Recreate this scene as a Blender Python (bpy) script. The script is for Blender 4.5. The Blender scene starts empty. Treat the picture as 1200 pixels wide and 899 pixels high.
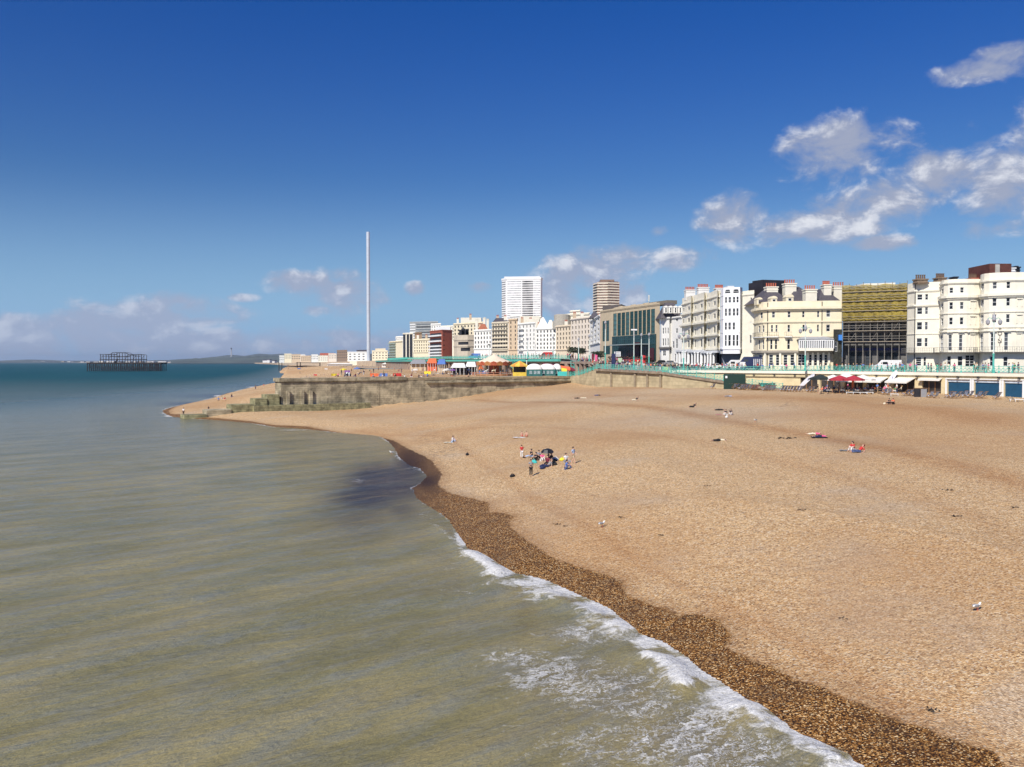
import bpy, bmesh, math, random
import numpy as np
from mathutils import Vector, Matrix
R = math.radians
rnd = random.Random(7)
S = bpy.context.scene
# ---------------------------------------------------------------- camera
F, CZ = 1003.0, 12.2
PIT = math.atan(25.5 / F)
cd = bpy.data.cameras.new("camera"); cam = bpy.data.objects.new("camera", cd)
S.collection.objects.link(cam); S.camera = cam
cam.location = (0, 0, CZ); cam.rotation_euler = (R(90) - PIT, 0, 0)
cd.sensor_width = 36; cd.lens = 36 * F / 1200; cd.clip_start = .5; cd.clip_end = 40000
S.view_settings.view_transform = 'Standard'; S.view_settings.look = 'None'
S.view_settings.gamma = 1; S.view_settings.use_curve_mapping = False
S.view_settings.exposure = 0.32
# ---------------------------------------------------------------- light
SUN_EL, SUN_AZ = 42.0, 211.0        # azimuth clockwise from +Y (the way the camera looks)
sd = Vector((math.sin(R(SUN_AZ)) * math.cos(R(SUN_EL)), math.cos(R(SUN_AZ)) * math.cos(R(SUN_EL)), math.sin(R(SUN_EL))))
sl = bpy.data.lights.new("sun", 'SUN'); sl.energy = 4.2; sl.angle = R(.53); sl.color = (1, .95, .86)
so = bpy.data.objects.new("sun", sl); S.collection.objects.link(so)
so.rotation_euler = sd.to_track_quat('Z', 'Y').to_euler()

def ray(px, py):
    u = (449.5 - py) / F
    return Vector(((px - 600) / F, math.cos(PIT) + u * math.sin(PIT), -math.sin(PIT) + u * math.cos(PIT)))
def G(px, py, z=0.0):
    d = ray(px, py); s = (z - CZ) / d.z
    return Vector((d.x * s, d.y * s, z))
def YP(px, py, Y):
    d = ray(px, py); s = Y / d.y
    return Vector((d.x * s, Y, CZ + d.z * s))
def zat(py, Y): return YP(600, py, Y).z
def XY(px, Y): return Vector(((px - 600) / F * Y, Y))

# ---------------------------------------------------------------- node helpers
class NT:
    def __init__(s, tree): s.t = tree; s.n = tree.nodes; s.l = tree.links
    def new(s, typ, **kw):
        n = s.n.new(typ)
        for k, v in kw.items(): setattr(n, k, v)
        return n
    def put(s, sock, v):
        if isinstance(v, bpy.types.NodeSocket): s.l.new(v, sock)
        elif v is not None:
            if hasattr(sock.default_value, '__len__') and not hasattr(v, '__len__'): v = [v] * len(sock.default_value)
            if hasattr(sock.default_value, '__len__') and len(sock.default_value) == 4 and len(v) == 3: v = (*v, 1)
            sock.default_value = v
    def m(s, op, a, b=None, c=None, clamp=False):
        n = s.new('ShaderNodeMath', operation=op, use_clamp=clamp)
        for i, v in enumerate((a, b, c)):
            if v is not None: s.put(n.inputs[i], v)
        return n.outputs[0]
    def vm(s, op, a, b=None):
        n = s.new('ShaderNodeVectorMath', operation=op); s.put(n.inputs[0], a)
        if b is not None: s.put(n.inputs[1], b)
        return n.outputs[0]
    def noise(s, vec, scale, detail=3, rough=.55, dist=0, out=0):
        n = s.new('ShaderNodeTexNoise'); s.put(n.inputs['Vector'], vec)
        n.inputs['Scale'].default_value = scale; n.inputs['Detail'].default_value = detail
        n.inputs['Roughness'].default_value = rough; n.inputs['Distortion'].default_value = dist
        return n.outputs[out]
    def voro(s, vec, scale, out='Color', feature='F1'):
        n = s.new('ShaderNodeTexVoronoi', feature=feature); s.put(n.inputs['Vector'], vec)
        n.inputs['Scale'].default_value = scale
        return n.outputs[out]
    def ss(s, v, a, b, lo=0., hi=1.):
        n = s.new('ShaderNodeMapRange', interpolation_type='SMOOTHSTEP'); s.put(n.inputs[0], v)
        for i, q in enumerate((a, b, lo, hi)): s.put(n.inputs[i + 1], q)
        return n.outputs[0]
    def mix(s, f, a, b, blend='MIX'):
        n = s.new('ShaderNodeMix', data_type='RGBA', blend_type=blend)
        s.put(n.inputs[0], f); s.put(n.inputs[6], a); s.put(n.inputs[7], b)
        return n.outputs[2]
    def ramp(s, v, stops):
        n = s.new('ShaderNodeValToRGB'); s.put(n.inputs[0], v); e = n.color_ramp.elements
        while len(e) < len(stops): e.new(.5)
        for q, (p, c) in zip(e, stops): q.position = p; q.color = (*c, 1)
        return n.outputs[0]
    def attr(s, name, out='Fac'): return s.new('ShaderNodeAttribute', attribute_name=name).outputs[out]
    def bump(s, h, strength, dist, normal=None):
        n = s.new('ShaderNodeBump'); s.put(n.inputs['Strength'], strength); s.put(n.inputs['Distance'], dist)
        s.put(n.inputs['Height'], h)
        if normal is not None: s.l.new(normal, n.inputs['Normal'])
        return n.outputs[0]

# ---------------------------------------------------------------- world: daylight sky with broken cumulus
w = bpy.data.worlds.new("World"); S.world = w; w.use_nodes = True
n = NT(w.node_tree); n.n.clear()
sky = n.new('ShaderNodeTexSky', sky_type='NISHITA', sun_disc=False)
sky.sun_elevation = R(SUN_EL); sky.sun_rotation = R(SUN_AZ); sky.air_density = 1.0; sky.dust_density = .2; sky.ozone_density = 3.5
tc = n.new('ShaderNodeTexCoord').outputs['Generated']
sep = n.new('ShaderNodeSeparateXYZ'); n.l.new(tc, sep.inputs[0])
hs = n.new('ShaderNodeHueSaturation'); n.l.new(sky.outputs[0], hs.inputs['Color'])
hs.inputs['Saturation'].default_value = 1.42; hs.inputs['Value'].default_value = 1.0; hs.inputs['Hue'].default_value = .502
az = n.m('ARCTAN2', sep.outputs[0], sep.outputs[1]); el = n.m('ARCSINE', sep.outputs[2])
def ang(px, py):
    d = ray(px, py).normalized(); return math.atan2(d.x, d.y), math.asin(d.z)
CL = [(985,178,44,24,.15),(935,266,36,15,.2),(985,256,38,18,.2),(1040,234,38,17,.2),(1100,204,36,18,.2),
 (1188,205,36,38,.1),(1165,267,26,9,0),(1158,82,38,9,.2),(1190,68,24,11,.2),(860,256,30,20,.2),
 (792,302,32,11,.1),(773,272,9,6,0),(688,318,48,19,.1),(655,342,22,26,.1),(735,303,34,14,.1),(742,345,12,12,0),(715,345,28,20,-.05),
 (366,331,38,9,.1),(402,342,36,19,.1),(432,350,20,9,.1),(375,363,16,5,0),(182,371,60,15,.1),(228,365,36,13,.1),(205,354,22,9,-.05),(165,387,70,9,.3),
 (65,383,80,10,.5),(150,380,60,12,.45),(230,372,34,10,.3),(55,377,22,4,.2),(105,381,14,4,.2),(120,400,170,15,.55),(290,402,130,9,.2),(20,406,170,12,.3),(275,390,18,4,0),
 (560,338,15,5,0),(487,338,9,6,0),(283,349,12,4,0),(375,392,50,5,-.05),(420,402,80,8,.1),(540,400,120,12,-.15),(1035,285,22,7,-.05),
 (1340,120,60,24,0),(-160,372,70,14,.1),(-200,390,160,22,0)]
def blobs(a, e):
    best = None
    for (x, y, rx, ry, k) in CL:
        a0, e0 = ang(x, y)
        da = n.m('MULTIPLY', n.m('SUBTRACT', a, a0), F / (rx * 1.25) * math.cos(a0)); de = n.m('MULTIPLY', n.m('SUBTRACT', e, e0), F / (ry * 1.3))
        r2 = n.m('MULTIPLY_ADD', da, da, n.m('MULTIPLY', de, de))
        v = n.m('MULTIPLY_ADD', r2, -.5, .80 + k * .5)
        best = v if best is None else n.m('MAXIMUM', best, v)
    return n.m('MAXIMUM', best, -1.2)
def cl_noise(da, de):
    c = n.new('ShaderNodeCombineXYZ')
    n.put(c.inputs[0], n.m('ADD', az, da)); n.put(c.inputs[1], n.m('MULTIPLY', n.m('ADD', el, de), 1.5)); c.inputs[2].default_value = 3.3
    return n.noise(c.outputs[0], 17, 9, .6, .25)
base = blobs(az, el); n1 = cl_noise(0, 0); n2 = cl_noise(-.008, .014)
dens = n.m('ADD', base, n.m('MULTIPLY', n.m('SUBTRACT', n1, .5), 2.9))
alpha = n.ss(dens, .05, .95)
lit = n.ss(n.m('ADD', n.m('MULTIPLY', n.m('SUBTRACT', n1, n2), 3.5), n.m('MULTIPLY', n.m('SUBTRACT', dens, .6), .16)), -.05, .75)
ccol = n.mix(lit, (.30, .33, .43, 1), (.66, .67, .71, 1))
lowmask = n.ss(el, .02, .16)
ccol = n.mix(lowmask, n.mix(.55, ccol, (.31, .35, .50, 1)), ccol)
alpha = n.m('MULTIPLY', alpha, n.m('MULTIPLY_ADD', lowmask, .16, .76))
skyc = n.mix(n.ss(el, -.02, .215, .9, 0.), hs.outputs[0], (3.2, 6.2, 10.6, 1)); skyc = n.mix(n.ss(el, .03, .42, 0, 1), skyc, (1.4, .80, 1.2, 1), 'MULTIPLY')
bg1 = n.new('ShaderNodeBackground'); n.l.new(skyc, bg1.inputs[0]); bg1.inputs[1].default_value = .06
bg2 = n.new('ShaderNodeBackground'); n.l.new(ccol, bg2.inputs[0]); bg2.inputs[1].default_value = 1.0
mx = n.new('ShaderNodeMixShader'); n.l.new(alpha, mx.inputs[0]); n.l.new(bg1.outputs[0], mx.inputs[1]); n.l.new(bg2.outputs[0], mx.inputs[2])
wo = n.new('ShaderNodeOutputWorld'); n.l.new(mx.outputs[0], wo.inputs[0])
w.cycles.sampling_method = 'MANUAL'; w.cycles.sample_map_resolution = 512
S.cycles.max_bounces = 5; S.cycles.diffuse_bounces = 2; S.cycles.glossy_bounces = 3; S.cycles.transparent_max_bounces = 6
S.cycles.use_denoising = True; S.cycles.use_adaptive_sampling = True

# ---------------------------------------------------------------- materials
MATS = {}
def mat(name, col, rough=.8, var=.12, scale=2.0, bump=0., metal=0., stain=0., spec=None, bands=None):
    key = name
    if key in MATS: return MATS[key]
    m = bpy.data.materials.new(name); m.use_nodes = True; t = NT(m.node_tree); b = t.n['Principled BSDF']
    b.inputs['Roughness'].default_value = rough; b.inputs['Metallic'].default_value = metal
    if spec is not None: b.inputs['Specular IOR Level'].default_value = spec
    pos = t.new('ShaderNodeTexCoord').outputs['Object']
    nz = t.noise(pos, scale, 4, .6)
    lo = tuple(c * (1 - var) for c in col); hi = tuple(min(1, c * (1 + var)) for c in col)
    c = t.mix(t.ss(nz, .3, .7), lo, hi)
    if stain:
        mp = t.new('ShaderNodeMapping'); mp.inputs['Scale'].default_value = (1, 1, .22); t.l.new(pos, mp.inputs[0])
        st = t.ss(t.noise(mp.outputs[0], 1.3, 5, .65), .55, .8)
        c = t.mix(t.m('MULTIPLY', st, stain), c, tuple(q * .55 * f for q, f in zip(col, (1, .9, .75))))
    if bands:      # rubble / board courses
        br = t.new('ShaderNodeTexBrick'); sx = t.new('ShaderNodeSeparateXYZ'); t.l.new(pos, sx.inputs[0])
        cb = t.new('ShaderNodeCombineXYZ'); t.l.new(t.m('SUBTRACT', sx.outputs[0], sx.outputs[1]), cb.inputs[0]); t.l.new(sx.outputs[2], cb.inputs[1])
        t.l.new(cb.outputs[0], br.inputs[0]); br.inputs['Scale'].default_value = 1.0
        br.inputs['Brick Width'].default_value = bands[0]; br.inputs['Row Height'].default_value = bands[1]; br.inputs['Mortar Size'].default_value = bands[2]
        br.inputs['Color1'].default_value = (1, 1, 1, 1); br.inputs['Color2'].default_value = (.62, .6, .58, 1); br.inputs['Mortar'].default_value = (.32, .3, .27, 1)
        c = t.mix(bands[3], c, br.outputs[0], 'MULTIPLY')
    t.l.new(c, b.inputs['Base Color'])
    if bump: t.l.new(t.bump(t.noise(pos, scale * 6, 4, .6), .6, bump), b.inputs['Normal'])
    MATS[key] = m
    return m
def glass(name, col=(.018, .022, .026)):
    if name in MATS: return MATS[name]
    m = bpy.data.materials.new(name); m.use_nodes = True; t = NT(m.node_tree); b = t.n['Principled BSDF']
    oi = t.new('ShaderNodeObjectInfo')
    c = t.mix(t.ss(oi.outputs['Random'], .45, .95), col, tuple(q * 2.2 + .05 for q in col))
    t.l.new(c, b.inputs['Base Color']); b.inputs['Roughness'].default_value = .22; b.inputs['Specular IOR Level'].default_value = .18
    MATS[name] = m
    return m

# ---------------------------------------------------------------- object helpers
def tag(o, label, cat, group=None, kind=None):
    if label: o['label'] = label
    if cat: o['category'] = cat
    if group: o['group'] = group
    if kind: o['kind'] = kind
    return o
def empty(name, loc, label=None, cat=None, group=None, rz=0):
    o = bpy.data.objects.new(name, None); S.collection.objects.link(o); o.location = loc; o.rotation_euler = (0, 0, rz)
    o.empty_display_size = .3
    if label: tag(o, label, cat, group)
    return o
def link(name, me, parent=None, mt=None, loc=None):
    o = bpy.data.objects.new(name, me); S.collection.objects.link(o)
    if parent: o.parent = parent
    if loc is not None: o.location = loc
    if mt is not None:
        if not me.materials: me.materials.append(None)
        o.material_slots[0].link = 'OBJECT'; o.material_slots[0].material = mt
    return o
def copy_tree(o, parent=None):
    c = o.copy(); S.collection.objects.link(c)
    if parent: c.parent = parent
    for ch in o.children: copy_tree(ch, c)
    return c
def paint(root, table):
    for c in root.children:
        k = c.name.split('.')[0]
        if k in table and c.material_slots:
            c.material_slots[0].link = 'OBJECT'; c.material_slots[0].material = table[k]
        paint(c, table)
class MB:
    def __init__(s): s.v = []; s.f = []; s.mi = []; s.cm = 0
    def face(s, pts, flip=False):
        b = len(s.v); s.v += [tuple(p) for p in pts]; idx = list(range(b, b + len(pts)))
        s.f.append(idx[::-1] if flip else idx); s.mi.append(s.cm)
    def box(s, c, d, M=None):
        cx, cy, cz = c; a, b, e = d[0] / 2, d[1] / 2, d[2] / 2
        p = [Vector((cx + i * a, cy + j * b, cz + k * e)) for k in (-1, 1) for j in (-1, 1) for i in (-1, 1)]
        if M is not None: p = [M @ q for q in p]
        for q in ((0, 2, 3, 1), (4, 5, 7, 6), (0, 1, 5, 4), (2, 6, 7, 3), (0, 4, 6, 2), (1, 3, 7, 5)): s.face([p[i] for i in q])
    def bar(s, a, b, r, r2=None, n=6, cap=True):
        a = Vector(a); b = Vector(b); r2 = r if r2 is None else r2
        z = (b - a).normalized(); x = z.orthogonal().normalized(); y = z.cross(x)
        A = [a + (x * math.cos(2 * math.pi * i / n) + y * math.sin(2 * math.pi * i / n)) * r for i in range(n)]
        B = [b + (x * math.cos(2 * math.pi * i / n) + y * math.sin(2 * math.pi * i / n)) * r2 for i in range(n)]
        for i in range(n): j = (i + 1) % n; s.face([A[i], A[j], B[j], B[i]])
        if cap: s.face(A[::-1]); s.face(B)
    def lathe(s, c, prof, n=12):
        c = Vector(c)
        rings = [[c + Vector((r * math.cos(2 * math.pi * i / n), r * math.sin(2 * math.pi * i / n), z)) for i in range(n)] for r, z in prof]
        for A, B in zip(rings, rings[1:]):
            for i in range(n): j = (i + 1) % n; s.face([A[i], A[j], B[j], B[i]])
        s.face(rings[0][::-1]); s.face(rings[-1])
    def prism(s, poly, z0, z1):
        A = [Vector((p[0], p[1], z0)) for p in poly]; B = [Vector((p[0], p[1], z1)) for p in poly]; k = len(poly)
        ar = sum(poly[i][0] * poly[(i + 1) % k][1] - poly[(i + 1) % k][0] * poly[i][1] for i in range(k))
        if ar < 0: A.reverse(); B.reverse()
        for i in range(k): j = (i + 1) % k; s.face([A[i], A[j], B[j], B[i]])
        s.face(A[::-1]); s.face(B)
    def ell(s, c, r, n=8, k=5):
        c = Vector(c)
        prof = [[c + Vector((r[0] * math.sin(a) * math.cos(b), r[1] * math.sin(a) * math.sin(b), -r[2] * math.cos(a))) for b in [2 * math.pi * i / n for i in range(n)]] for a in [math.pi * (q + .02) / (k + .04) for q in range(k + 1)]]
        for A, B in zip(prof, prof[1:]):
            for i in range(n): j = (i + 1) % n; s.face([A[i], A[j], B[j], B[i]])
    def mesh(s, name, off=None):
        me = bpy.data.meshes.new(name)
        v = s.v if off is None else [(p[0] - off[0], p[1] - off[1], p[2] - off[2]) for p in s.v]
        me.from_pydata(v, [], s.f); me.update()
        return me
    def build(s, name, mt, parent=None, smooth=False, local=False, weld=False):
        off = None
        if parent and not local:
            q = parent; off = Vector((0, 0, 0))
            while q: off += q.location; q = q.parent
        me = s.mesh(name, off)
        for q in (mt if isinstance(mt, (list, tuple)) else [mt]): me.materials.append(q)
        if max(s.mi, default=0): me.polygons.foreach_set('material_index', s.mi)
        if weld:
            bm = bmesh.new(); bm.from_mesh(me); bmesh.ops.remove_doubles(bm, verts=bm.verts, dist=1e-4); bm.to_mesh(me); bm.free()
        if smooth: me.shade_smooth()
        o = bpy.data.objects.new(name, me); S.collection.objects.link(o)
        if parent: o.parent = parent
        return o
# ================================================================ the ground, beach and sea
WL = [(1400,1010),(1080,935),(1010,899),(985,888),(945,868),(900,846),(885,832),(866,814),(848,801),(819,785),(805,770),(776,751),(750,744),(733,738),(727,728),(718,715),(704,708),
 (690,702),(672,694),(655,686),(640,680),(623,675),(604,672),(586,671),(576,664),(566,656),(547,646),(540,637),(536,628),(527,610),(517,602),(507,596),(497,590),(488,583),(482,572),(492,567),(501,558),
 (492,549),(478,545),(468,537),(463,526),(456,518),(447,512),(436,510),(427,509.5),(410,508.5),(393,507),(360,503),(322,500.7),(294,496),(259,492.8),(221,490.3),(203,488.6),(193,485),(189.5,481.7),
 (197,478.5),(213,474.6),(230,471),(248,467),(266,461),(284.5,456.4),(305,452),(322,448.6),(330,445),(333,441.5),(331,437.5),(328,434.6),(331,432),(335,430.2),(337,428.6),(330,427.2),(310,426.3),(293,425.9)]
WE = [(1400,935),(1230,893),(1191,884),(1163,865),(1130,856),(1105,848),(1060,832),(1004,810),(960,790),(930,779),(900,764),(880,757),(857,746),(853,733),(845,717),(822,711),(796,709),(770,697),(733,683),
 (730,672),(705,662),(680,655),(655,648),(637,640),(618,628),(597,613),(602,602),(588,597),(573,595),(572,586),(550,579),(527,572),(513,563),(518,553),(507,540),(493,532),(480,525),(462,514),(445,508.5),
 (400,504),(360,499.5),(322,497.5),(294,493),(259,490),(225,487.5),(200,484.5),(197,481),(213,473.6),(230,470),(248,466),(284.5,455.6),(322,448),(333,441),(327,434)]
WLw = np.array([G(a, b, 0).xy[:] for a, b in WL]); WEw = np.array([G(a, b, (.9 if b > 560 else .5 if b > 500 else .25)).xy[:] for a, b in WE])
WLw = np.vstack([[(60., 5.)], WLw, [(-2600., 9000.)]])
def dist_line(P, L, signed=True):
    best = np.full(len(P), 1e18); sg = np.ones(len(P)); along = np.zeros(len(P))
    for i in range(len(L) - 1):
        a, b = L[i], L[i + 1]; ab = b - a; ap = P - a
        t = np.clip((ap @ ab) / (ab @ ab), 0, 1); q = ap - t[:, None] * ab
        d = (q ** 2).sum(1); m = d < best; best[m] = d[m]; along[m] = i + t[m]
    return np.sqrt(best), along
def inside(P, poly):
    c = np.zeros(len(P), bool); n_ = len(poly); x, y = P[:, 0], P[:, 1]
    for i in range(n_):
        x1, y1 = poly[i]; x2, y2 = poly[(i + 1) % n_]
        if y1 == y2: continue
        m = (y1 > y) != (y2 > y)
        c ^= m & (x < (x2 - x1) * (y - y1) / (y2 - y1) + x1)
    return c
LANDPOLY = np.vstack([WLw, [(30000, 9000), (30000, 5)]])
def sdist(P):      # + inland, - at sea
    d, al = dist_line(P, WLw); return np.where(inside(P, LANDPOLY), d, -d), al
def tps(ctrl):
    C = np.array([[*G(a, b, z)] for a, b, z in ctrl]); X = C[:, :2] / 100; k = len(X)
    r = np.sqrt(((X[:, None] - X[None]) ** 2).sum(2)); K = np.where(r > 0, r ** 2 * np.log(r + 1e-12), 0) + np.eye(k) * .002
    A = np.zeros((k + 3, k + 3)); A[:k, :k] = K; A[:k, k] = A[k, :k] = 1; A[:k, k + 1:] = X; A[k + 1:, :k] = X.T
    s = np.linalg.solve(A, np.concatenate([C[:, 2], [0, 0, 0]]))
    def f(P):
        P = P / 100; out = s[k] + P @ s[k + 1:]
        for i in range(k):
            r2 = ((P - X[i]) ** 2).sum(1); out += s[i] * .5 * r2 * np.log(r2 + 1e-12)
        return out
    return f
fc = [(a, b, 0) for a, b in WL[1:52:2]] + [(a, b, 1.0) for a, b in WE[1:35:3]]
fc += [(330,484,.5),(380,481,.8),(440,477,1.2),(490,473,2.0),(540,464.5,3.2),(600,455.5,4.9),(660,449,6.2),(720,454,6.0),(800,452,6.3),(850,454.5,6.6),
 (930,456.6,6.55),(985,459,6.5),(1040,464,6.2),(1200,467.5,6.2),(1300,472,6.2),(1200,490,5.3),(1040,485,5.3),(880,474,5.4),(760,465,5.3),(660,462,4.4),(560,475,2.6),(450,490,1.0),
 (1200,540,4.0),(1000,530,3.9),(850,505,3.9),(700,490,3.5),(600,500,2.6),(520,500,1.9),(1200,640,3.0),(1000,620,2.9),(850,590,2.7),(700,560,2.6),(600,545,2.2),
 (1200,780,2.1),(1050,740,2.2),(900,690,2.1),(760,640,2.1),(640,590,1.9),(560,550,1.6)]
wc = [(a, b, 0) for a, b in WL[50:68]] + [(265,488,.6),(300,470,2.4),(318,466,3.6),(290,462,1.8),(335,455,5.5),(352,447,7.9),(400,446,8.),(440,446,8.),(520,446,8.),(600,446,8.),(700,446,8.),
 (352,440,7.9),(400,438,8.),(480,438,8.),(600,438,8.),(345,436,7.5),(400,433,8.),(480,433,8.),(345,432,6.8),(372,430.5,8.),(420,430,8.),(350,429,7.0),(380,427.5,8)]
HF, HW = tps(fc), tps(wc)
GA, GB = np.array((-71.6, 184.)), np.array((17., 240.)); GD = (GB - GA) / np.linalg.norm(GB - GA); GN = np.array((-GD[1], GD[0]))   # GN points away from the camera side
def height(P, rough=True):
    P = np.asarray(P, float); d, al = sdist(P)
    side = (P - GA) @ GN
    f = HF(P); wv = HW(P); wv = np.minimum(wv, 8.05); f = np.clip(f, -5, 6.75)
    t = np.clip((side - .7) / 2.8, 0, 1); h = f * (1 - t) + wv * t
    far = np.clip((P[:, 1] - 900) / 500, 0, 1); h = h * (1 - far) + far * np.clip(d * .05, -4, 7.9)
    h = np.where(d > 0, np.maximum(h, np.minimum(.015 + .10 * d, 1.0) * np.clip(d / 6, .6, 1)), np.minimum(h, np.maximum(-.02 + .10 * d, -4)))
    h = np.where((P[:, 1] < 500) & (d > 0), np.minimum(h, .02 + .16 * d + .3 * np.clip(d - 40, 0, 99)), h)
    if rough:
        und = .09 * np.sin(P[:, 0] * .21 + 1.3 * np.sin(P[:, 1] * .09)) * np.sin(P[:, 1] * .17 + P[:, 0] * .05) + .05 * np.sin(P[:, 0] * .53 - P[:, 1] * .37 + 2 * np.sin(P[:, 1] * .13))
        terr = .16 * np.sin(d * .19 + .6 * np.sin(P[:, 0] * .04))
        h = h + (und + terr) * np.clip((d - 8) / 12, 0, 1) * np.clip((330 - P[:, 1]) / 100, 0, 1)
    return h
def H(x, y): return float(height(np.array([[x, y]]))[0])
def ground(px, py):      # where the sight line through a photo pixel meets the beach
    z = 4.0
    for _ in range(25):
        p = G(px, py, z); z += .6 * (H(p.x, p.y) - z)
    p = G(px, py, z); return Vector((p.x, p.y, H(p.x, p.y)))

def polar(a0, a1, na, r0, r1, nr):
    th = np.radians(np.linspace(a0, a1, na)); r = np.exp(np.linspace(math.log(r0), math.log(r1), nr))
    T, Rr = np.meshgrid(th, r); P = np.stack([np.sin(T) * Rr, np.cos(T) * Rr], 2).reshape(-1, 2)
    return P
def grid_mesh(name, P, z, na, nr, attrs, mt, keep=None):
    idx = np.arange(na * nr).reshape(nr, na)
    q = np.stack([idx[:-1, :-1], idx[:-1, 1:], idx[1:, 1:], idx[1:, :-1]], 2).reshape(-1, 4)
    if keep is not None:
        q = q[keep[q].any(1)]; used = np.unique(q); rm = np.full(na * nr, -1); rm[used] = np.arange(len(used))
        q = rm[q]; P = P[used]; z = z[used]; attrs = {k: v[used] for k, v in attrs.items()}
    me = bpy.data.meshes.new(name); me.vertices.add(len(P)); co = np.column_stack([P, z]).astype(np.float32)
    me.vertices.foreach_set('co', co.ravel()); me.loops.add(q.size); me.loops.foreach_set('vertex_index', q.ravel().astype(np.int32))
    me.polygons.add(len(q)); me.polygons.foreach_set('loop_start', np.arange(0, q.size, 4, dtype=np.int32)); me.polygons.foreach_set('loop_total', np.full(len(q), 4, np.int32))
    me.update(calc_edges=True); me.validate(); me.shade_smooth(); me.materials.append(mt)
    for k, v in attrs.items():
        a = me.attributes.new(k, 'FLOAT', 'POINT'); a.data.foreach_set('value', v.astype(np.float32))
    o = bpy.data.objects.new(name, me); S.collection.objects.link(o); return o

def shingle_mat():
    m = bpy.data.materials.new('shingle'); m.use_nodes = True; t = NT(m.node_tree); b = t.n['Principled BSDF']
    pos = t.new('ShaderNodeNewGeometry').outputs['Position']
    c1 = t.voro(pos, 14); c1 = t.mix(.5, c1, t.voro(pos, 27), 'OVERLAY'); g1 = t.new('ShaderNodeSeparateColor'); t.l.new(c1, g1.inputs[0])
    c2 = t.voro(pos, 3.2); g2 = t.new('ShaderNodeSeparateColor'); t.l.new(c2, g2.inputs[0])
    big = t.noise(pos, .09, 4, .6); mid = t.noise(pos, .6, 4, .65); bandn = t.noise(pos, .035, 3, .5)
    dry = t.ramp(g1.outputs[0], [(0, (.12, .07, .04)), (.12, (.36, .21, .095)), (.35, (.57, .345, .155)), (.65, (.69, .45, .22)), (.85, (.80, .60, .34)), (1, (.80, .69, .52))])
    grey = t.ramp(g1.outputs[1], [(0, (.17, .13, .10)), (.3, (.46, .34, .22)), (.7, (.64, .49, .32)), (1, (.80, .69, .53))])
    berm = t.ss(t.m('ADD', t.attr('grey'), t.m('MULTIPLY', t.m('SUBTRACT', mid, .5), .8)), .3, .9)
    dry = t.mix(t.m('MULTIPLY', t.m('MAXIMUM', berm, t.ss(big, .5, .75)), .75), dry, grey)
    dry = t.mix(t.m('MULTIPLY', t.ss(g2.outputs[2], .3, .9), .35), dry, t.mix(.5, dry, (.30, .18, .11)), 'MIX')
    dry = t.mix(t.ss(t.noise(pos, .028, 4, .55), .42, .66, 0., .5), dry, (.42, .22, .09))
    dry = t.mix(t.m('MULTIPLY', t.attr('damp'), t.ss(mid, .25, .6, .45, .95), clamp=True), dry, t.mix(1., dry, (.68, .50, .36, 1), 'MULTIPLY'))
    c3 = t.voro(pos, 21); g3 = t.new('ShaderNodeSeparateColor'); t.l.new(c3, g3.inputs[0])
    wetc = t.ramp(g3.outputs[0], [(0, (.014, .006, .002)), (.25, (.055, .022, .005)), (.5, (.17, .070, .014)), (.75, (.36, .165, .038)), (.9, (.62, .36, .13)), (1, (.80, .62, .36))])
    wetc = t.mix(t.ss(mid, .45, .7, 0, .4), wetc, (.08, .045, .022))
    shade_tint = t.attr('shade_tint'); wetc = t.mix(t.m('MULTIPLY', shade_tint, .8), wetc, (.040, .020, .010))  # shadow lying on the shore, painted as a dark tint in the shingle colour
    wet = t.ss(t.m('ADD', t.attr('wet'), t.m('MULTIPLY', t.m('SUBTRACT', t.noise(pos, .9, 5, .7), .5), 1.1)), -.12, .12)
    wet = t.m('MULTIPLY', wet, 1, clamp=True)
    spk = t.m('MULTIPLY', t.attr('speck'), t.ss(t.noise(pos, 1.3, 4, .7), .5, .62)); 
    halo = t.ss(t.m('ADD', t.attr('wet'), t.m('MULTIPLY', mid, .8)), -1.1, .5, 0, .42); dry = t.mix(halo, dry, t.mix(1., dry, (.45, .34, .25, 1), 'MULTIPLY'))
    col = t.mix(wet, dry, wetc); col = t.mix(t.m('MULTIPLY', spk, .6), col, (.12, .08, .06))
    t.l.new(col, b.inputs['Base Color'])
    t.l.new(t.m('MULTIPLY_ADD', wet, -.12, .28), b.inputs['Specular IOR Level'])
    t.l.new(t.m('MULTIPLY_ADD', wet, -.36, .92), b.inputs['Roughness'])
    hgt = t.m('ADD', t.voro(pos, 14, 'Distance'), t.m('MULTIPLY', t.noise(pos, 1.1, 5, .65), 4.2))
    t.l.new(t.bump(hgt, .85, .06), b.inputs['Normal'])
    return m

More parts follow.
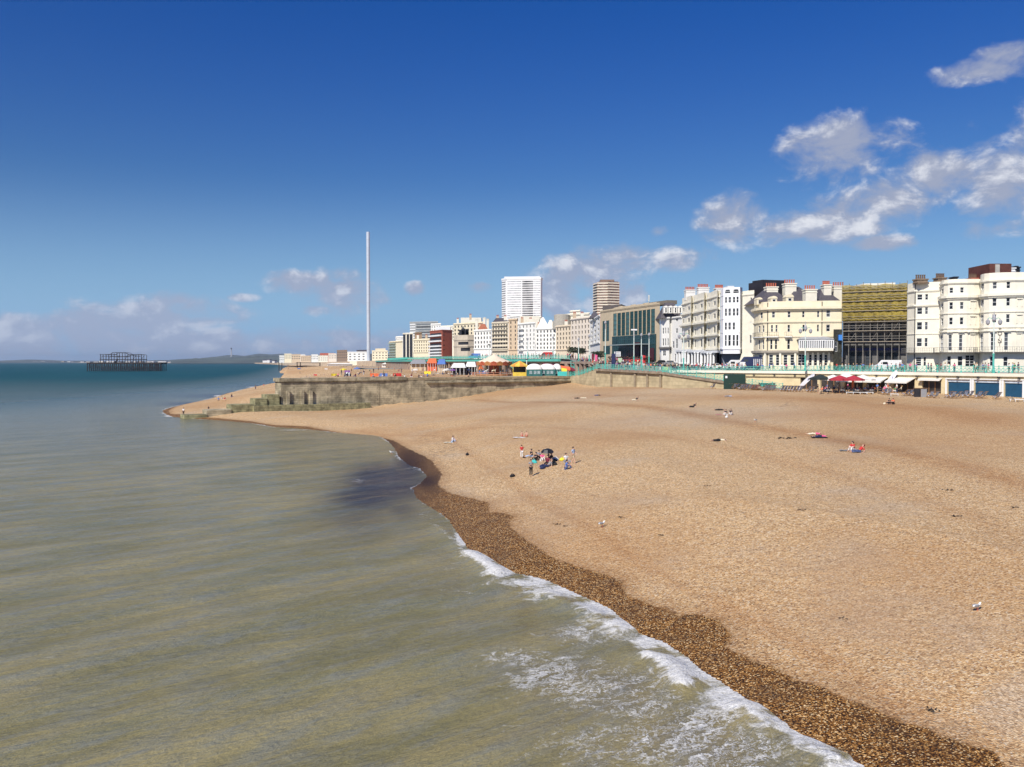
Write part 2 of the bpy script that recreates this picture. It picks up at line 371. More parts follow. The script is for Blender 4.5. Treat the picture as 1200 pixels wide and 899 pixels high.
def blob(P, lst):
    o = np.zeros(len(P))
    for (px, py, rx, ry, k) in lst:
        c = G(px, py, .3); a = G(px + rx, py, .3); bb = G(px, py - ry, .3)
        e = ((P[:, 0] - c.x) - (P[:, 1] - c.y) * c.x / c.y) / abs(a.x - c.x); f = (P[:, 1] - c.y) / abs(bb.y - c.y)
        o = np.maximum(o, k * np.exp(-(e * e + f * f)))
    return o
na, nr = 600, 1000
P = polar(-52, 52, na, 7, 14000, nr)
Z = height(P); D, AL = sdist(P)
we, _ = dist_line(P, WEw); poly = np.vstack([[(60., 18.)], WEw, [(-3000, 1500), (-3000, 5)]])
wsg = np.where(inside(P, poly), we, -we) * np.clip((800 - P[:, 1]) / 100, 0, 1)
wsg = np.where(P[:, 1] > 800, -3, wsg)
attrs = {'wet': np.clip(wsg, -8, 8), 'shade_tint': blob(P, [(478,545,32,26,1.2),(500,562,22,14,1.2),(455,520,16,10,.9),(1080,890,60,22,.35)]),
         'speck': blob(P, [(520,535,22,12,1.),(500,520,14,8,.8),(922,513,12,2.5,1.)]),
         'damp': sum(k * np.exp(-(dist_line(P, np.array([[*G(a, b, zz)][:2] for a, b, zz in ln]))[0] / w_) ** 2) for ln, w_, k in [([(560,468,3.),(660,474,3.6),(760,482,3.9),(900,505,3.9),(1030,528,3.9),(1200,562,3.9),(1300,585,3.9)], 2.2, .7), ([(680,462,5.),(800,466,5.2),(950,473,5.2),(1100,487,5.),(1250,505,5.)], 3.5, .42), ([(500,500,2.),(640,500,2.8),(760,512,3.2),(900,540,3.3),(1050,575,3.2),(1250,640,3.1)], 1.2, .28), ([(420,500,1.),(520,508,1.6),(560,530,1.9),(620,570,2.),(760,640,2.),(900,700,2.),(1080,790,2.)], .6, .35)]),
         'grey': blob(P, [(700,490,420,14,.7),(830,520,260,16,.8),(1000,760,160,30,.5),(650,620,60,30,.6),(1190,850,60,40,.9),(780,680,60,30,.5)]) }
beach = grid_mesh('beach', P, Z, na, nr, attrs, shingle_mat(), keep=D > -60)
tag(beach, 'wide orange shingle beach with a dark wet band along the sea', 'beach', kind='structure')

# ---------------- sea
def water_mat():
    m = bpy.data.materials.new('sea_water'); m.use_nodes = True; t = NT(m.node_tree); b = t.n['Principled BSDF']
    pos = t.new('ShaderNodeNewGeometry').outputs['Position']
    m0 = t.new('ShaderNodeMapping'); m0.inputs['Rotation'].default_value = (0, 0, R(-46)); t.l.new(pos, m0.inputs[0]); mp = t.new('ShaderNodeMapping'); mp.inputs['Scale'].default_value = (.28, 1, 1); t.l.new(m0.outputs[0], mp.inputs[0]); sw = mp.outputs[0]
    big = t.noise(pos, .02, 4, .6); mid = t.noise(sw, .22, 4, .6); fine = t.noise(sw, 1.15, 6, .7)
    far = t.attr('far')
    silt = t.mix(t.ss(mid, .35, .7), (.215, .190, .080), (.345, .285, .125))
    silt = t.mix(t.ss(fine, .42, .66, 0, .75), silt, (.235, .23, .175))
    midc = t.mix(t.ss(big, .3, .7), (.075, .125, .110), (.13, .155, .125)); deep = t.mix(t.ss(big, .35, .7), (.006, .060, .072), (.014, .088, .090))
    k = t.m('ADD', far, t.m('MULTIPLY', t.m('SUBTRACT', big, .5), .35))
    col = t.mix(t.ss(k, .05, .5), silt, midc); col = t.mix(t.ss(k, .5, .95), col, deep)
    shade_tint = t.m('MULTIPLY', t.m('MINIMUM', t.attr('shade_tint'), 1.), t.ss(t.noise(sw, .7, 5, .7), .30, .50), clamp=True)  # the shore shadow continues over the water, painted into its colour in streaks
    col = t.mix(shade_tint, col, (.018, .016, .022)); col = t.mix(t.m('MULTIPLY', t.attr('shade_tint'), .55, clamp=True), col, (.045, .04, .05))
    f1 = t.noise(pos, 1.5, 6, .72, .9); cell = t.voro(t.vm('ADD', pos, t.vm('SCALE', pos, 0)), 1.0, 'Distance', 'DISTANCE_TO_EDGE')
    wob = t.new('ShaderNodeVectorMath', operation='MULTIPLY_ADD'); t.l.new(t.noise(pos, 1.1, 4, .6, out=1), wob.inputs[0]); wob.inputs[1].default_value = (1.6, 1.6, 1.6); t.l.new(sw, wob.inputs[2])
    cell = t.voro(wob.outputs[0], 1.35, 'Distance', 'DISTANCE_TO_EDGE'); cell2 = t.voro(wob.outputs[0], 3.6, 'Distance', 'DISTANCE_TO_EDGE')
    rdg = lambda sc_, wd, o_: t.ss(t.m('ABSOLUTE', t.m('SUBTRACT', t.noise(t.vm('ADD', wob.outputs[0], (o_, o_, 0)), sc_, 4, .62, .6), .5)), 0., wd, 1, 0)
    lace = t.m('MAXIMUM', t.m('MAXIMUM', rdg(.8, .030, 0), t.m('MULTIPLY', rdg(1.9, .034, 7.3), .75)), t.m('MULTIPLY', rdg(.35, .018, 3.1), .9))
    fo = t.attr('foam'); lc = t.attr('lace')
    dense = t.ss(t.m('ADD', fo, t.m('MULTIPLY', t.m('SUBTRACT', f1, .5), 1.5)), .38, .8)
    grain = t.ss(t.noise(pos, 7, 5, .75), .3, .56, .55, 1)
    lacy = t.m('MULTIPLY', t.m('MULTIPLY', lace, grain), t.ss(t.m('ADD', lc, t.m('MULTIPLY', t.m('SUBTRACT', f1, .5), 2.2)), .3, .85))
    foam = t.m('MAXIMUM', t.m('MULTIPLY', dense, grain), lacy); foam = t.m('MULTIPLY', foam, 1, clamp=True)
    col = t.mix(t.m('MULTIPLY', lc, .45), col, (.20, .165, .11))
    col = t.mix(foam, col, (.80, .79, .76))
    t.l.new(col, b.inputs['Base Color']); b.inputs['IOR'].default_value = 1.333
    t.l.new(t.m('ADD', t.m('MULTIPLY_ADD', foam, .6, .15), t.ss(far, .2, .9, 0, .3)), b.inputs['Roughness']); t.l.new(t.ss(far, .25, .95, .5, .16), b.inputs['Specular IOR Level'])
    near = t.m('SUBTRACT', 1, t.ss(far, .3, 1))
    hgt = t.m('ADD', t.m('MULTIPLY', t.noise(sw, .3, 3, .5), 1.8), t.m('ADD', t.m('MULTIPLY', fine, .95), t.m('MULTIPLY', t.noise(sw, 5.5, 4, .7), .4)))
    hgt = t.m('ADD', hgt, t.m('MULTIPLY', foam, .06))
    t.l.new(t.bump(hgt, .8, .50), b.inputs['Normal'])
    return m
na, nr = 760, 720
P = polar(-60, 52, na, 6, 30000, nr); D, AL = sdist(P)
sea_d = np.clip(-D, 0, None); yy = P[:, 1]
Lw = dist_line(P, np.array([G(a, b).xy[:] for a, b in [(1080,935),(1010,899),(900,846),(848,801),(776,751),(718,715),(655,686),(586,671),(547,646)]]))[0]
swell = .06 * np.sin((P[:, 0] * -.70 + P[:, 1] * .71) * .75 + 1.4 * np.sin(P[:, 0] * .11)) + .035 * np.sin((P[:, 0] * -.6 + P[:, 1] * .8) * 1.7 + 2 * np.sin(P[:, 0] * .23 + 1))
z = swell * np.clip(sea_d / 8, 0, 1) * np.clip((160 - yy) / 80, 0, 1)
foam = np.zeros(len(P)); 
crests = [([(505,612),(520,622),(532,634),(538,640)], .12, .5), ([(543,645),(556,652),(568,660),(580,668),(584,673)], .3, 1), ([(560,690),(575,683),(582,675)], .12, .5), ([(630,690),(660,705),(690,718),(716,730),(731,742)], .22, .4),
          ([(745,765),(770,772),(788,784),(800,800),(806,806)], .3, 1), ([(690,795),(715,800),(740,806)], .1, .3), ([(860,822),(880,834),(898,850),(915,856)], .22, .7), ([(925,868),(950,878),(970,886),(985,893)], .2, .8)]
for line, amp, fk in crests:
    L = np.array([G(a, b, .1).xy[:] for a, b in line]); dd, al = dist_line(P, L); taper = np.clip(np.minimum(al, len(L) - 1 - al) / .5 + .3, 0, 1)
    z += amp * np.exp(-(dd / .7) ** 2) * taper; foam = np.maximum(foam, fk * np.exp(-(dd / (.25 + .3 * fk)) ** 2) * taper)
st = np.clip((75 - yy) / 30, 0, 1)                                    # strong swash close by, a thin line further off
wid = .25 + 1.9 * np.clip((62 - yy) / 18, 0, 1) * (.55 + .45 * np.sin(AL * 1.9 + 1)) ; wid = np.clip(wid, .2, None) + np.clip((yy - 75) * .006, 0, 1.6)
edge = np.exp(-(sea_d / wid) ** 2) * (.62 + .5 * np.clip((68 - yy) / 12, 0, 1)) * (.7 + .3 * np.sin(AL * 2.7)) * np.clip((430 - yy) / 60, 0, 1)
foam = np.maximum(foam, edge)
foam = np.maximum(foam, blob(P, [(650,688,44,12,.85),(705,710,34,12,.85),(620,677,40,6,.9),(690,725,40,8,.55),(795,768,44,14,.85),(850,804,46,16,.8),(905,842,46,14,.7),(755,748,25,7,.8),(205,479,16,3,1.),(230,473,14,1.5,.9),(258,463,10,1.2,.9),(300,453,14,.8,.9),(200,486,12,1.5,.8),(490,545,18,8,.45),(470,530,12,8,.5),(345,502,30,1.2,.6)]))
lace_ = blob(P, [(690,735,60,14,.7),(830,830,60,20,.9),(760,820,60,20,.8),(660,782,66,24,1.0),(610,762,50,14,.7),(720,800,70,28,1.05),(800,850,80,36,1.15),(850,872,80,32,1.15),(700,860,100,30,.6),(560,690,60,16,.3),(520,682,60,10,.25),(780,790,40,22,.6),(530,655,30,14,.3),(420,560,14,4,.5),(500,600,14,10,.4),(930,885,40,16,.6)])
farv = np.clip(np.log(np.clip(np.hypot(P[:, 0] * .6 + 0, yy), 20, 1e5) / 75.) / math.log(900 / 75.), 0, 1.1)
farv = np.where(sea_d < 60, farv * (.55 + .45 * sea_d / 60), farv)
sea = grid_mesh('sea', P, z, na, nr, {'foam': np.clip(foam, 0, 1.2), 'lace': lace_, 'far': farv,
   'shade_tint': blob(P, [(452,560,44,18,1.5),(430,578,40,13,1.2),(470,590,22,14,.6),(478,545,20,18,1.),(420,600,50,18,.45),(270,463,50,2.2,.7),(220,472,30,2.5,.6),(330,452,40,1.5,.6)])}, water_mat(), keep=D < 9)
tag(sea, 'silty brown sea turning teal far out with foam along the beach', 'sea', kind='structure')
# ================================================================ masonry, promenade, groyne
cream = mat('cream_stucco', (.78, .69, .49), .85, .06, .7, stain=.25)
cream2 = mat('pale_stucco', (.81, .76, .62), .85, .05, .7, stain=.2)
white = mat('white_stucco', (.80, .78, .72), .8, .05, .7, stain=.15)
whitep = mat('white_paint', (.80, .80, .78), .5, .03)
tanst = mat('tan_stone', (.50, .38, .24), .9, .12, .8, stain=.3)
teal = mat('teal_paint', (.10, .46, .37), .5, .18, 3)
slate = mat('slate', (.085, .075, .085), .7, .25, 3)
redpot = mat('red_clay', (.42, .11, .06), .8, .2, 3)
dark = mat('dark_metal', (.025, .025, .03), .5, .2)
black = mat('black_cladding', (.022, .018, .022), .6, .3, .5)
gl = glass('window_glass'); glg = glass('green_glass', (.012, .05, .05))
groynem = mat('groyne_concrete', (.42, .36, .24), .95, .45, .45, bump=.12, stain=.75, bands=(2.6, .46, .05, .45))
groynes = mat('weedy_concrete', (.30, .28, .15), .95, .4, .9, bump=.12, stain=.6, bands=(3.2, .4, .05, .5))
seaw = mat('seawall_stone', (.47, .39, .24), .9, .18, .5, stain=.5, bands=(2.2, .75, .03, .5))
seawp = mat('seawall_render', (.66, .55, .33), .9, .1, .6, stain=.25)
paving = mat('paving', (.30, .27, .23), .9, .12, 1.0); asph = mat('asphalt', (.055, .055, .058), .9, .15, 1.0)
bluedoor = mat('blue_shutter', (.012, .075, .15), .5, .12, 1)
wood = mat('varnished_wood', (.30, .16, .07), .6, .2, 3)

# groyne, stepped, running down the beach into the sea
gr = empty('groyne', (GA[0], GA[1], 0), 'long stepped stone groyne running down the beach into the sea, stained with seaweed', 'groyne')
def gpt(s, off=0): q = GA + GD * s + GN * off; return (q[0], q[1])
def s_of(px):      # distance along the groyne line seen at a photo column
    k = (px - 600) / F; t = (k * GA[1] - GA[0]) / (GD[0] - k * GD[1]); return t
def gblock(name, s0, s1, z0, z1, o0, o1, mt, zl=None):
    m = MB(); n_ = max(1, int((s1 - s0) / 3)); 
    for i in range(n_):
        a = s0 + (s1 - s0) * i / n_; b = s0 + (s1 - s0) * (i + 1) / n_
        j1 = .05 * math.sin(i * 2.1 + s0); 
        za = z1 if zl is None else z1 + (zl - z1) * (i / n_)
        m.prism([gpt(a, o0 + .04 * math.sin(i * 1.7)), gpt(b + .004, o0 + .04 * math.sin(i * 1.7)), gpt(b + .004, o1), gpt(a, o1)], z0, za + j1)
    return m.build(name, mt, gr)
L_end = s_of(672) + 2
sA = s_of(329)
gblock('wall', sA, L_end, -1, 7.62, 0, 4.4, groynem)
gblock('coping', sA - .4, s_of(476), 7.64, 8.42, -.35, 4.5, groynem)
gblock('coping', s_of(476) + .05, L_end, 7.64, 8.2, -.1, 4.5, mat('pale_coping', (.42, .34, .21), .95, .2, 1, stain=.3, bands=(2.4, .5, .04, .6)))
gblock('ledge', s_of(500), L_end - 3, 6.75, 6.98, -.55, -.01, mat('ledge_stone', (.24, .19, .12), .95, .2, 1))
gblock('step', s_of(312), sA - .5, -1, 4.75, -.5, 4.0, groynes); gblock('step', s_of(298), s_of(312) - .1, -1, 3.9, -.8, 3.8, groynes)
gblock('apron', s_of(294), s_of(430), -1, 2.35, -2.2, -.56, groynes)
gblock('step', s_of(269), s_of(297), -1, 2.75, -1.4, 3.0, groynes); gblock('step', s_of(240), s_of(268.6), -1, 1.75, -1.7, 2.6, groynem)
gblock('toe', s_of(213), s_of(239.6), -1, .75, -2.0, 2.2, groynes)
for px_ in (335, 352, 362):
    s_ = s_of(px_); m = MB(); m.prism([gpt(s_, -.55), gpt(s_ + .7, -.55), gpt(s_ + .7, -.02), gpt(s_, -.02)], 1, 5.6); m.build('buttress', groynem, gr)

# promenade slabs (ruled strip: sea edge / building edge with heights)
EDGE = [((118,95,10.2),(150,128,10.2)), ((84,140,10.15),(101,168,10.25)), ((72.5,163,10.1),(86,184,10.3)), ((66,172.5,10.05),(80,189,10.35)), ((38.5,198,9.75),(62,209,10.9)), ((30,207,10.0),(52,250,11.6)),
        ((22,222,10.35),(44,300,13.2)), ((17.5,262,12.9),(38,390,13.5)), ((13.5,272,13.2),(34,420,13.7)), ((-14,330,13.3),(0,500,13.8)), ((-55,450,13.4),(-42,620,13.8)), ((-127,800,13.3),(-100,900,13.8)), ((-215,1150,12.6),(-190,1300,13)), ((-590,2150,9),(-520,2300,9.5))]
m = MB()
for (a0, b0), (a1, b1) in zip(EDGE, EDGE[1:]):
    A0, B0, A1, B1 = map(Vector, (a0, b0, a1, b1))
    C0, C1 = B0 + (B0 - A0).normalized() * 60, B1 + (B1 - A1).normalized() * 60
    m.face([A0, B0, B1, A1]); m.face([B0, C0, C1, B1])
pm = m.build('promenade', paving, weld=True); tag(pm, 'paved promenade above the beach', 'promenade', kind='structure')
m = MB()
for (a0, b0), (a1, b1) in zip(EDGE[:9], EDGE[1:10]):
    A0, B0, A1, B1 = map(Vector, (a0, b0, a1, b1)); f = lambda A, B, t: A.lerp(B, t) + Vector((0, 0, .12 if False else .008))
    m.face([f(A0, B0, .42), f(A0, B0, .86), f(A1, B1, .86), f(A1, B1, .42)])
rd = m.build('road', asph, weld=True); tag(rd, 'asphalt seafront road behind the promenade', 'road', kind='structure')
m = MB()
for t_ in (.41, .86):
    for (a0, b0), (a1, b1) in zip(EDGE[:9], EDGE[1:10]):
        A0, B0, A1, B1 = map(Vector, (a0, b0, a1, b1)); p, q = A0.lerp(B0, t_), A1.lerp(B1, t_); p2, q2 = A0.lerp(B0, t_ + .008), A1.lerp(B1, t_ + .008); up = Vector((0, 0, .13))
        m.face([p + up, p2 + up, q2 + up, q + up]); m.face([p, p + up, q + up, q], flip=True); m.face([p2, q2, q2 + up, p2 + up], flip=True)
kb = m.build('kerb', mat('kerb_stone', (.4, .39, .36), .9, .1)); tag(kb, 'stone kerbs of the seafront road', 'kerb', kind='structure')
def pz(x, y):      # height of the promenade sheet
    best = None
    for (a0, b0), (a1, b1) in zip(EDGE, EDGE[1:]):
        for T in ((a0, b0, b1), (a0, b1, a1)):
            (x1, y1, z1), (x2, y2, z2), (x3, y3, z3) = T; den = (y2 - y3) * (x1 - x3) + (x3 - x2) * (y1 - y3)
            u = ((y2 - y3) * (x - x3) + (x3 - x2) * (y - y3)) / den; v = ((y3 - y1) * (x - x3) + (x1 - x3) * (y - y3)) / den
            if u >= -1e-6 and v >= -1e-6 and u + v <= 1 + 1e-6: return u * z1 + v * z2 + (1 - u - v) * z3
    return 10.3
# lower promenade west of the groyne root
lp = MB(); low = [(16.5, 241), (19, 262), (12.5, 272.5), (-14.5, 331), (-55.5, 451), (-127.5, 801), (-150, 790), (-74, 452), (-38, 330), (-20, 262), (-8, 233)]
lp.face([Vector((x, y, 8.02)) for x, y in low], flip=True)
o = lp.build('lower_promenade', paving); tag(o, 'lower paved esplanade with cafes behind the groyne', 'esplanade', kind='structure')
if o.data.polygons[0].normal.z < 0: o.data.flip_normals()

# ---------------------------------------------------------------- path / facade machinery
class Path:
    def __init__(s, pts):
        s.p = [Vector(q) for q in pts]; s.u = [0]
        for a, b in zip(s.p, s.p[1:]): s.u.append(s.u[-1] + (b - a).length)
        s.L = s.u[-1]
    def at(s, u, d=0.):          # d>0: outward (towards the viewer side)
        u = min(max(u, 0), s.L)
        for i in range(len(s.p) - 1):
            if u <= s.u[i + 1] + 1e-9:
                a, b = s.p[i], s.p[i + 1]; t = (u - s.u[i]) / (s.u[i + 1] - s.u[i]); q = a.lerp(b, t); break
        if d:
            dr = (b - a).normalized(); nn = Vector((dr.y, -dr.x))
            for k in (i, i + 1):
                if abs(s.u[k] - u) < 1e-6 and 0 < k < len(s.p) - 1:
                    d2 = (s.p[k + 1] - s.p[k]).normalized(); d1 = (s.p[k] - s.p[k - 1]).normalized(); n2 = Vector((d2.y, -d2.x)); n1 = Vector((d1.y, -d1.x))
                    nn = (n1 + n2).normalized(); nn = nn / max(.5, nn.dot(n1))
            q = q + nn * d
        return q
    def u_at(s, px):
        k = (px - 600) / F; out = None
        for i in range(len(s.p) - 1):
            a, b = s.p[i], s.p[i + 1]; fa, fb = a.x - k * a.y, b.x - k * b.y
            if (fa <= 0 <= fb) or (fb <= 0 <= fa):
                if fa == fb: continue
                return s.u[i] + (s.u[i + 1] - s.u[i]) * fa / (fa - fb)
        return 0 if k < s.p[0].x / s.p[0].y else s.L
    def Y_at(s, px): return s.at(s.u_at(px)).y
    def inner(s, u0, u1): return [u0] + [x for x in s.u if u0 + 1e-4 < x < u1 - 1e-4] + [u1]
def v3(p, z): return Vector((p.x, p.y, z))
def sweep(m, pa, u0, u1, d0, d1, z0, z1):
    us = pa.inner(u0, u1)
    for a, b in zip(us, us[1:]):
        A0, A1, B0, B1 = pa.at(a, d0), pa.at(a, d1), pa.at(b, d0), pa.at(b, d1)
        m.face([v3(A1, z0), v3(B1, z0), v3(B1, z1), v3(A1, z1)]); m.face([v3(A0, z1), v3(A1, z1), v3(B1, z1), v3(B0, z1)])
        m.face([v3(A0, z0), v3(B0, z0), v3(B1, z0), v3(A1, z0)])
    for u, fl in ((u0, False), (u1, True)):
        A0, A1 = pa.at(u, d0), pa.at(u, d1); m.face([v3(A0, z0), v3(A1, z0), v3(A1, z1), v3(A0, z1)], flip=fl)
def wallgrid(m, pa, z0, z1, ops, depth):
    us = sorted({round(x, 4) for x in list(pa.u) + [q for o_ in ops for q in o_[:2]] if 0 <= x <= pa.L + 1e-6})
    zs = sorted({round(x, 4) for x in [z0, z1] + [q for o_ in ops for q in o_[2:4]] if z0 - 1e-6 <= x <= z1 + 1e-6})
    us = [u for i, u in enumerate(us) if i == 0 or u - us[i - 1] > 1e-3]
    for a, b in zip(us, us[1:]):
        uc = (a + b) / 2; col = [o_ for o_ in ops if o_[0] < uc < o_[1]]; A, B = pa.at(a), pa.at(b); st = None
        for c, d in zip(zs, zs[1:]):
            zc = (c + d) / 2; hole = any(o_[2] < zc < o_[3] for o_ in col)
            if hole:
                if st is not None: m.face([v3(A, st), v3(B, st), v3(B, c), v3(A, c)]); st = None
            elif st is None: st = c
        if st is not None: m.face([v3(A, st), v3(B, st), v3(B, zs[-1]), v3(A, zs[-1])])
    for (a, b, c, d) in ops:
        A, B = pa.at(a), pa.at(b); dr = (B - A).normalized(); nin = Vector((-dr.y, dr.x)) * depth; A2, B2 = A + nin, B + nin
        m.face([v3(A, c), v3(B, c), v3(B2, c), v3(A2, c)]); m.face([v3(A, d), v3(A2, d), v3(B2, d), v3(B, d)])
        m.face([v3(A, c), v3(A2, c), v3(A2, d), v3(A, d)]); m.face([v3(B, c), v3(B, d), v3(B2, d), v3(B2, c)])
WC = {}
def win_mesh(wd, h, style):
    key = (round(wd, 1), round(h, 1), style)
    if key in WC: return WC[key]
    f = MB(); p = MB(); b = min(.085, wd * .09); fw = wd
    if style in ('sash', 'tall', 'arch'):
        for x in (-1, 1): f.box((x * (fw / 2 - b / 2), 0, h / 2), (b, .08, h))
        for z_ in (b / 2, h - b / 2): f.box((0, 0, z_), (fw - 2 * b, .08, b))
        f.box((0, -.02, h * .5), (fw - 2 * b, .09, .07))
        if style == 'tall': f.box((0, 0, h * .26), (fw - 2 * b, .07, .05)); f.box((0, 0, h * .74), (fw - 2 * b, .07, .05))
        if wd > 1.5: f.box((0, .0, h / 2), (.07, .075, h - 2 * b))
        if style == 'arch':
            n_ = 6; r = fw / 2
            for sgn in (-1, 1):
                for i in range(n_):
                    a0, a1 = math.pi / 2 * i / n_, math.pi / 2 * (i + 1) / n_
                    q = [(sgn * r * math.cos(a0), h - r + r * math.sin(a0)), (sgn * r * math.cos(a1), h - r + r * math.sin(a1)), (sgn * r, h)]
                    f.face([(x, -.05, z_) for x, z_ in q], flip=sgn > 0)
    elif style == 'strip':
        for x in (-1, 1): f.box((x * (fw / 2 - .05), 0, h / 2), (.1, .12, h))
        for i in range(5): f.box((0, 0, h * (i + .5) / 5), (fw - .2, .06, .12))
    else:
        f.box((0, 0, .05), (fw, .1, .1)); f.box((0, 0, h - .05), (fw, .1, .1))
    p.face([(-wd / 2, .05, 0), (wd / 2, .05, 0), (wd / 2, .05, h), (-wd / 2, .05, h)])
    WC[key] = (f.mesh('window'), p.mesh('pane')); return WC[key]
def put_window(root, pa, op, depth, style, simple=False, fm=None, gm=None):
    a, b, c, d = op; A, B = pa.at(a), pa.at(b); mid = (A + B) / 2; dr = (B - A).normalized(); nin = Vector((-dr.y, dr.x)); wd = (B - A).length
    fr, pn = win_mesh(wd, d - c, style)
    q = mid + nin * (depth - .1 if not simple else depth - .05); lx = v3(q, c) - root.location; ang_ = math.atan2(dr.y, dr.x)
    sc = (wd / max(.1, round(wd, 1)), 1, (d - c) / max(.1, round(d - c, 1)))
    if simple:
        o = link('window', pn, root, gm or gl, lx); o.rotation_euler.z = ang_; o.scale = sc; return o
    o = link('window', fr, root, fm or whitep, lx); o.rotation_euler.z = ang_; o.scale = sc
    link('pane', pn, o, gm or gl); return o

def building(name, label, path, zb, top, wall, wins=(), cornices=(), back=12., group=None, cat='building', depth=.22, style='sash', simple=False, roof=None, parapet=.7, ref=None, dormers=(), fm=None, gm=None, capm=None):
    """path: [(px, Y)..]; heights as photo rows read at column `ref`; wins: (px0,px1,row_top,row_bottom[,style])"""
    pa = Path([XY(a, b) for a, b in path]); Yr = pa.Y_at(ref if ref else path[len(path) // 2][0])
    zz = lambda py: zat(py, Yr)
    base = v3(pa.at(pa.L / 2), zb); root = empty(name, base, label, cat, group)
    z1 = zz(top); ops = []
    for w_ in wins:
        u0, u1 = pa.u_at(w_[0]), pa.u_at(w_[1]); c, d = zz(w_[3]), zz(w_[2])
        if u1 - u0 > .15: ops.append((u0, u1, max(c, zb + .05), d, w_[4] if len(w_) > 4 else style))
    m = MB(); wallgrid(m, pa, zb - .6, z1, [q[:4] for q in ops], depth)
    a, b = pa.at(0), pa.at(pa.L); dr = (b - a).normalized(); bk = Vector((-dr.y, dr.x)) * back
    # sides follow the sight direction a little so neighbours do not cross
    a2, b2 = a + a.normalized() * back, b + b.normalized() * back
    for p, q in ((b, b2), (b2, a2), (a2, a)): m.face([v3(p, zb - .6), v3(q, zb - .6), v3(q, z1), v3(p, z1)])
    m.build('wall', wall, root)
    m = MB(); us = pa.u; rz = z1 - parapet
    m.face([v3(pa.at(u, -.01), rz) for u in us] + [v3(b2, rz), v3(a2, rz)]); m.build('roof', capm or slate, root)
    for q in ops: put_window(root, pa, q[:4], depth, q[4], simple, fm, gm)
    for cn in cornices:                      # (row, projection, thickness[, material, px0, px1])
        m = MB(); mt = cn[3] if len(cn) > 3 and cn[3] else wall; z_ = zz(cn[0])
        u0, u1 = (pa.u_at(cn[4]), pa.u_at(cn[5])) if len(cn) > 5 else (0, pa.L)
        sweep(m, pa, u0, u1, 0.001, cn[1], z_ - cn[2] / 2, z_ + cn[2] / 2); sweep(m, pa, u0, u1, 0.001, cn[1] * .55, z_ - cn[2] * 1.1, z_ - cn[2] / 2 - .002); m.build('cornice', mt, root)
    root['_z1'] = z1
    return root, pa, zz
def balcony(root, pa, zz, px0, px1, row, proj=1.0, rail=dark, slab=None, h=1.0):
    u0, u1 = pa.u_at(px0), pa.u_at(px1); z_ = zz(row); m = MB(); sweep(m, pa, u0, u1, .002, proj, z_ - .15, z_); s = m.build('balcony', slab or whitep, root)
    m = MB(); us = pa.inner(u0, u1)
    for a, b in zip(us, us[1:]):
        n_ = max(1, int((b - a) / .35)); A, B = pa.at(a, proj - .05), pa.at(b, proj - .05)
        m.bar(v3(A, z_ + h), v3(B, z_ + h), .035, n=4); m.bar(v3(A, z_ + h * .5), v3(B, z_ + h * .5), .02, n=4)
        for i in range(n_ + 1): q = A.lerp(B, i / n_); m.bar(v3(q, z_), v3(q, z_ + h), .022, n=4, cap=False)
    m.build('railing', rail, s)
def chimney(root, px0, px1, py_top, Y, zlow, wall=cream2, deep=2.0, pots=4, potm=None):
    a, b = XY(px0, Y), XY(px1, Y); z1 = zat(py_top, Y); m = MB(); w_ = b.x - a.x
    c = ((a.x + b.x) / 2, Y + deep / 2); m.box((c[0], c[1], (zlow + z1) / 2), (w_, deep, z1 - zlow)); m.box((c[0], c[1], z1 + .12), (w_ + .3, deep + .3, .24)); m.box((c[0], c[1], z1 - .5), (w_ + .2, deep + .2, .14))
    s = m.build('chimney', wall, root)
    for i in range(pots):
        m = MB(); x = a.x + w_ * (i + .5) / pots; m.lathe((x, Y + deep / 2, z1 + .22), [(.2, 0), (.17, .2), (.15, .75), (.19, .8), (.19, .92)], 8); m.build('chimney_pot', potm or redpot, s)
def hip(root, px0, px1, Y0, dep, z0, z1, inset=2.5, mt=None, name='roof'):
    a, b = XY(px0, Y0), XY(px1, Y0); m = MB(); i = min(inset, (b.x - a.x) * .45)
    B = [(a.x, Y0), (b.x, Y0), (b.x, Y0 + dep), (a.x, Y0 + dep)]; T = [(a.x + i, Y0 + dep * .4), (b.x - i, Y0 + dep * .4), (b.x - i, Y0 + dep * .6), (a.x + i, Y0 + dep * .6)]
    B = [Vector((*q, z0)) for q in B]; T = [Vector((*q, z1)) for q in T]
    for k in range(4): j = (k + 1) % 4; m.face([B[k], B[j], T[j], T[k]])
    m.face(T); return m.build(name, mt or slate, root)
def dormer(root, px0, px1, py0, py1, Y, wall, round_=True):
    a, b = XY(px0, Y), XY(px1, Y); z0, z1 = zat(py1, Y), zat(py0, Y); cx = (a.x + b.x) / 2; w_ = b.x - a.x; m = MB()
    m.box((cx, Y + 1.2, (z0 + z1) / 2), (w_, 2.4, z1 - z0))
    n_ = 8; prev = None
    for i in range(n_ + 1):
        t_ = math.pi * i / n_; q = (cx + w_ * .56 * math.cos(t_), z1 + w_ * .42 * math.sin(t_))
        if prev: m.face([(prev[0], Y - .12, prev[1]), (cx, Y - .12, z1), (q[0], Y - .12, q[1])], flip=True); m.face([(prev[0], Y - .12, prev[1]), (q[0], Y - .12, q[1]), (q[0], Y + 2.2, q[1]), (prev[0], Y + 2.2, prev[1])])
        prev = q
    d = m.build('dormer', wall, root); fr, pn = win_mesh(w_ * .5, (z1 - z0) * .8, 'sash')
    o = link('window', fr, d, whitep, Vector((cx, Y - .05, z0 + (z1 - z0) * .1)) - root.location); link('pane', pn, o, gl, (0, -.02, 0))
# =========== the long terrace of buildings, from right to left
R3 = lambda cols, rows: [(a, b, c, d) for a, b in cols for c, d in rows]
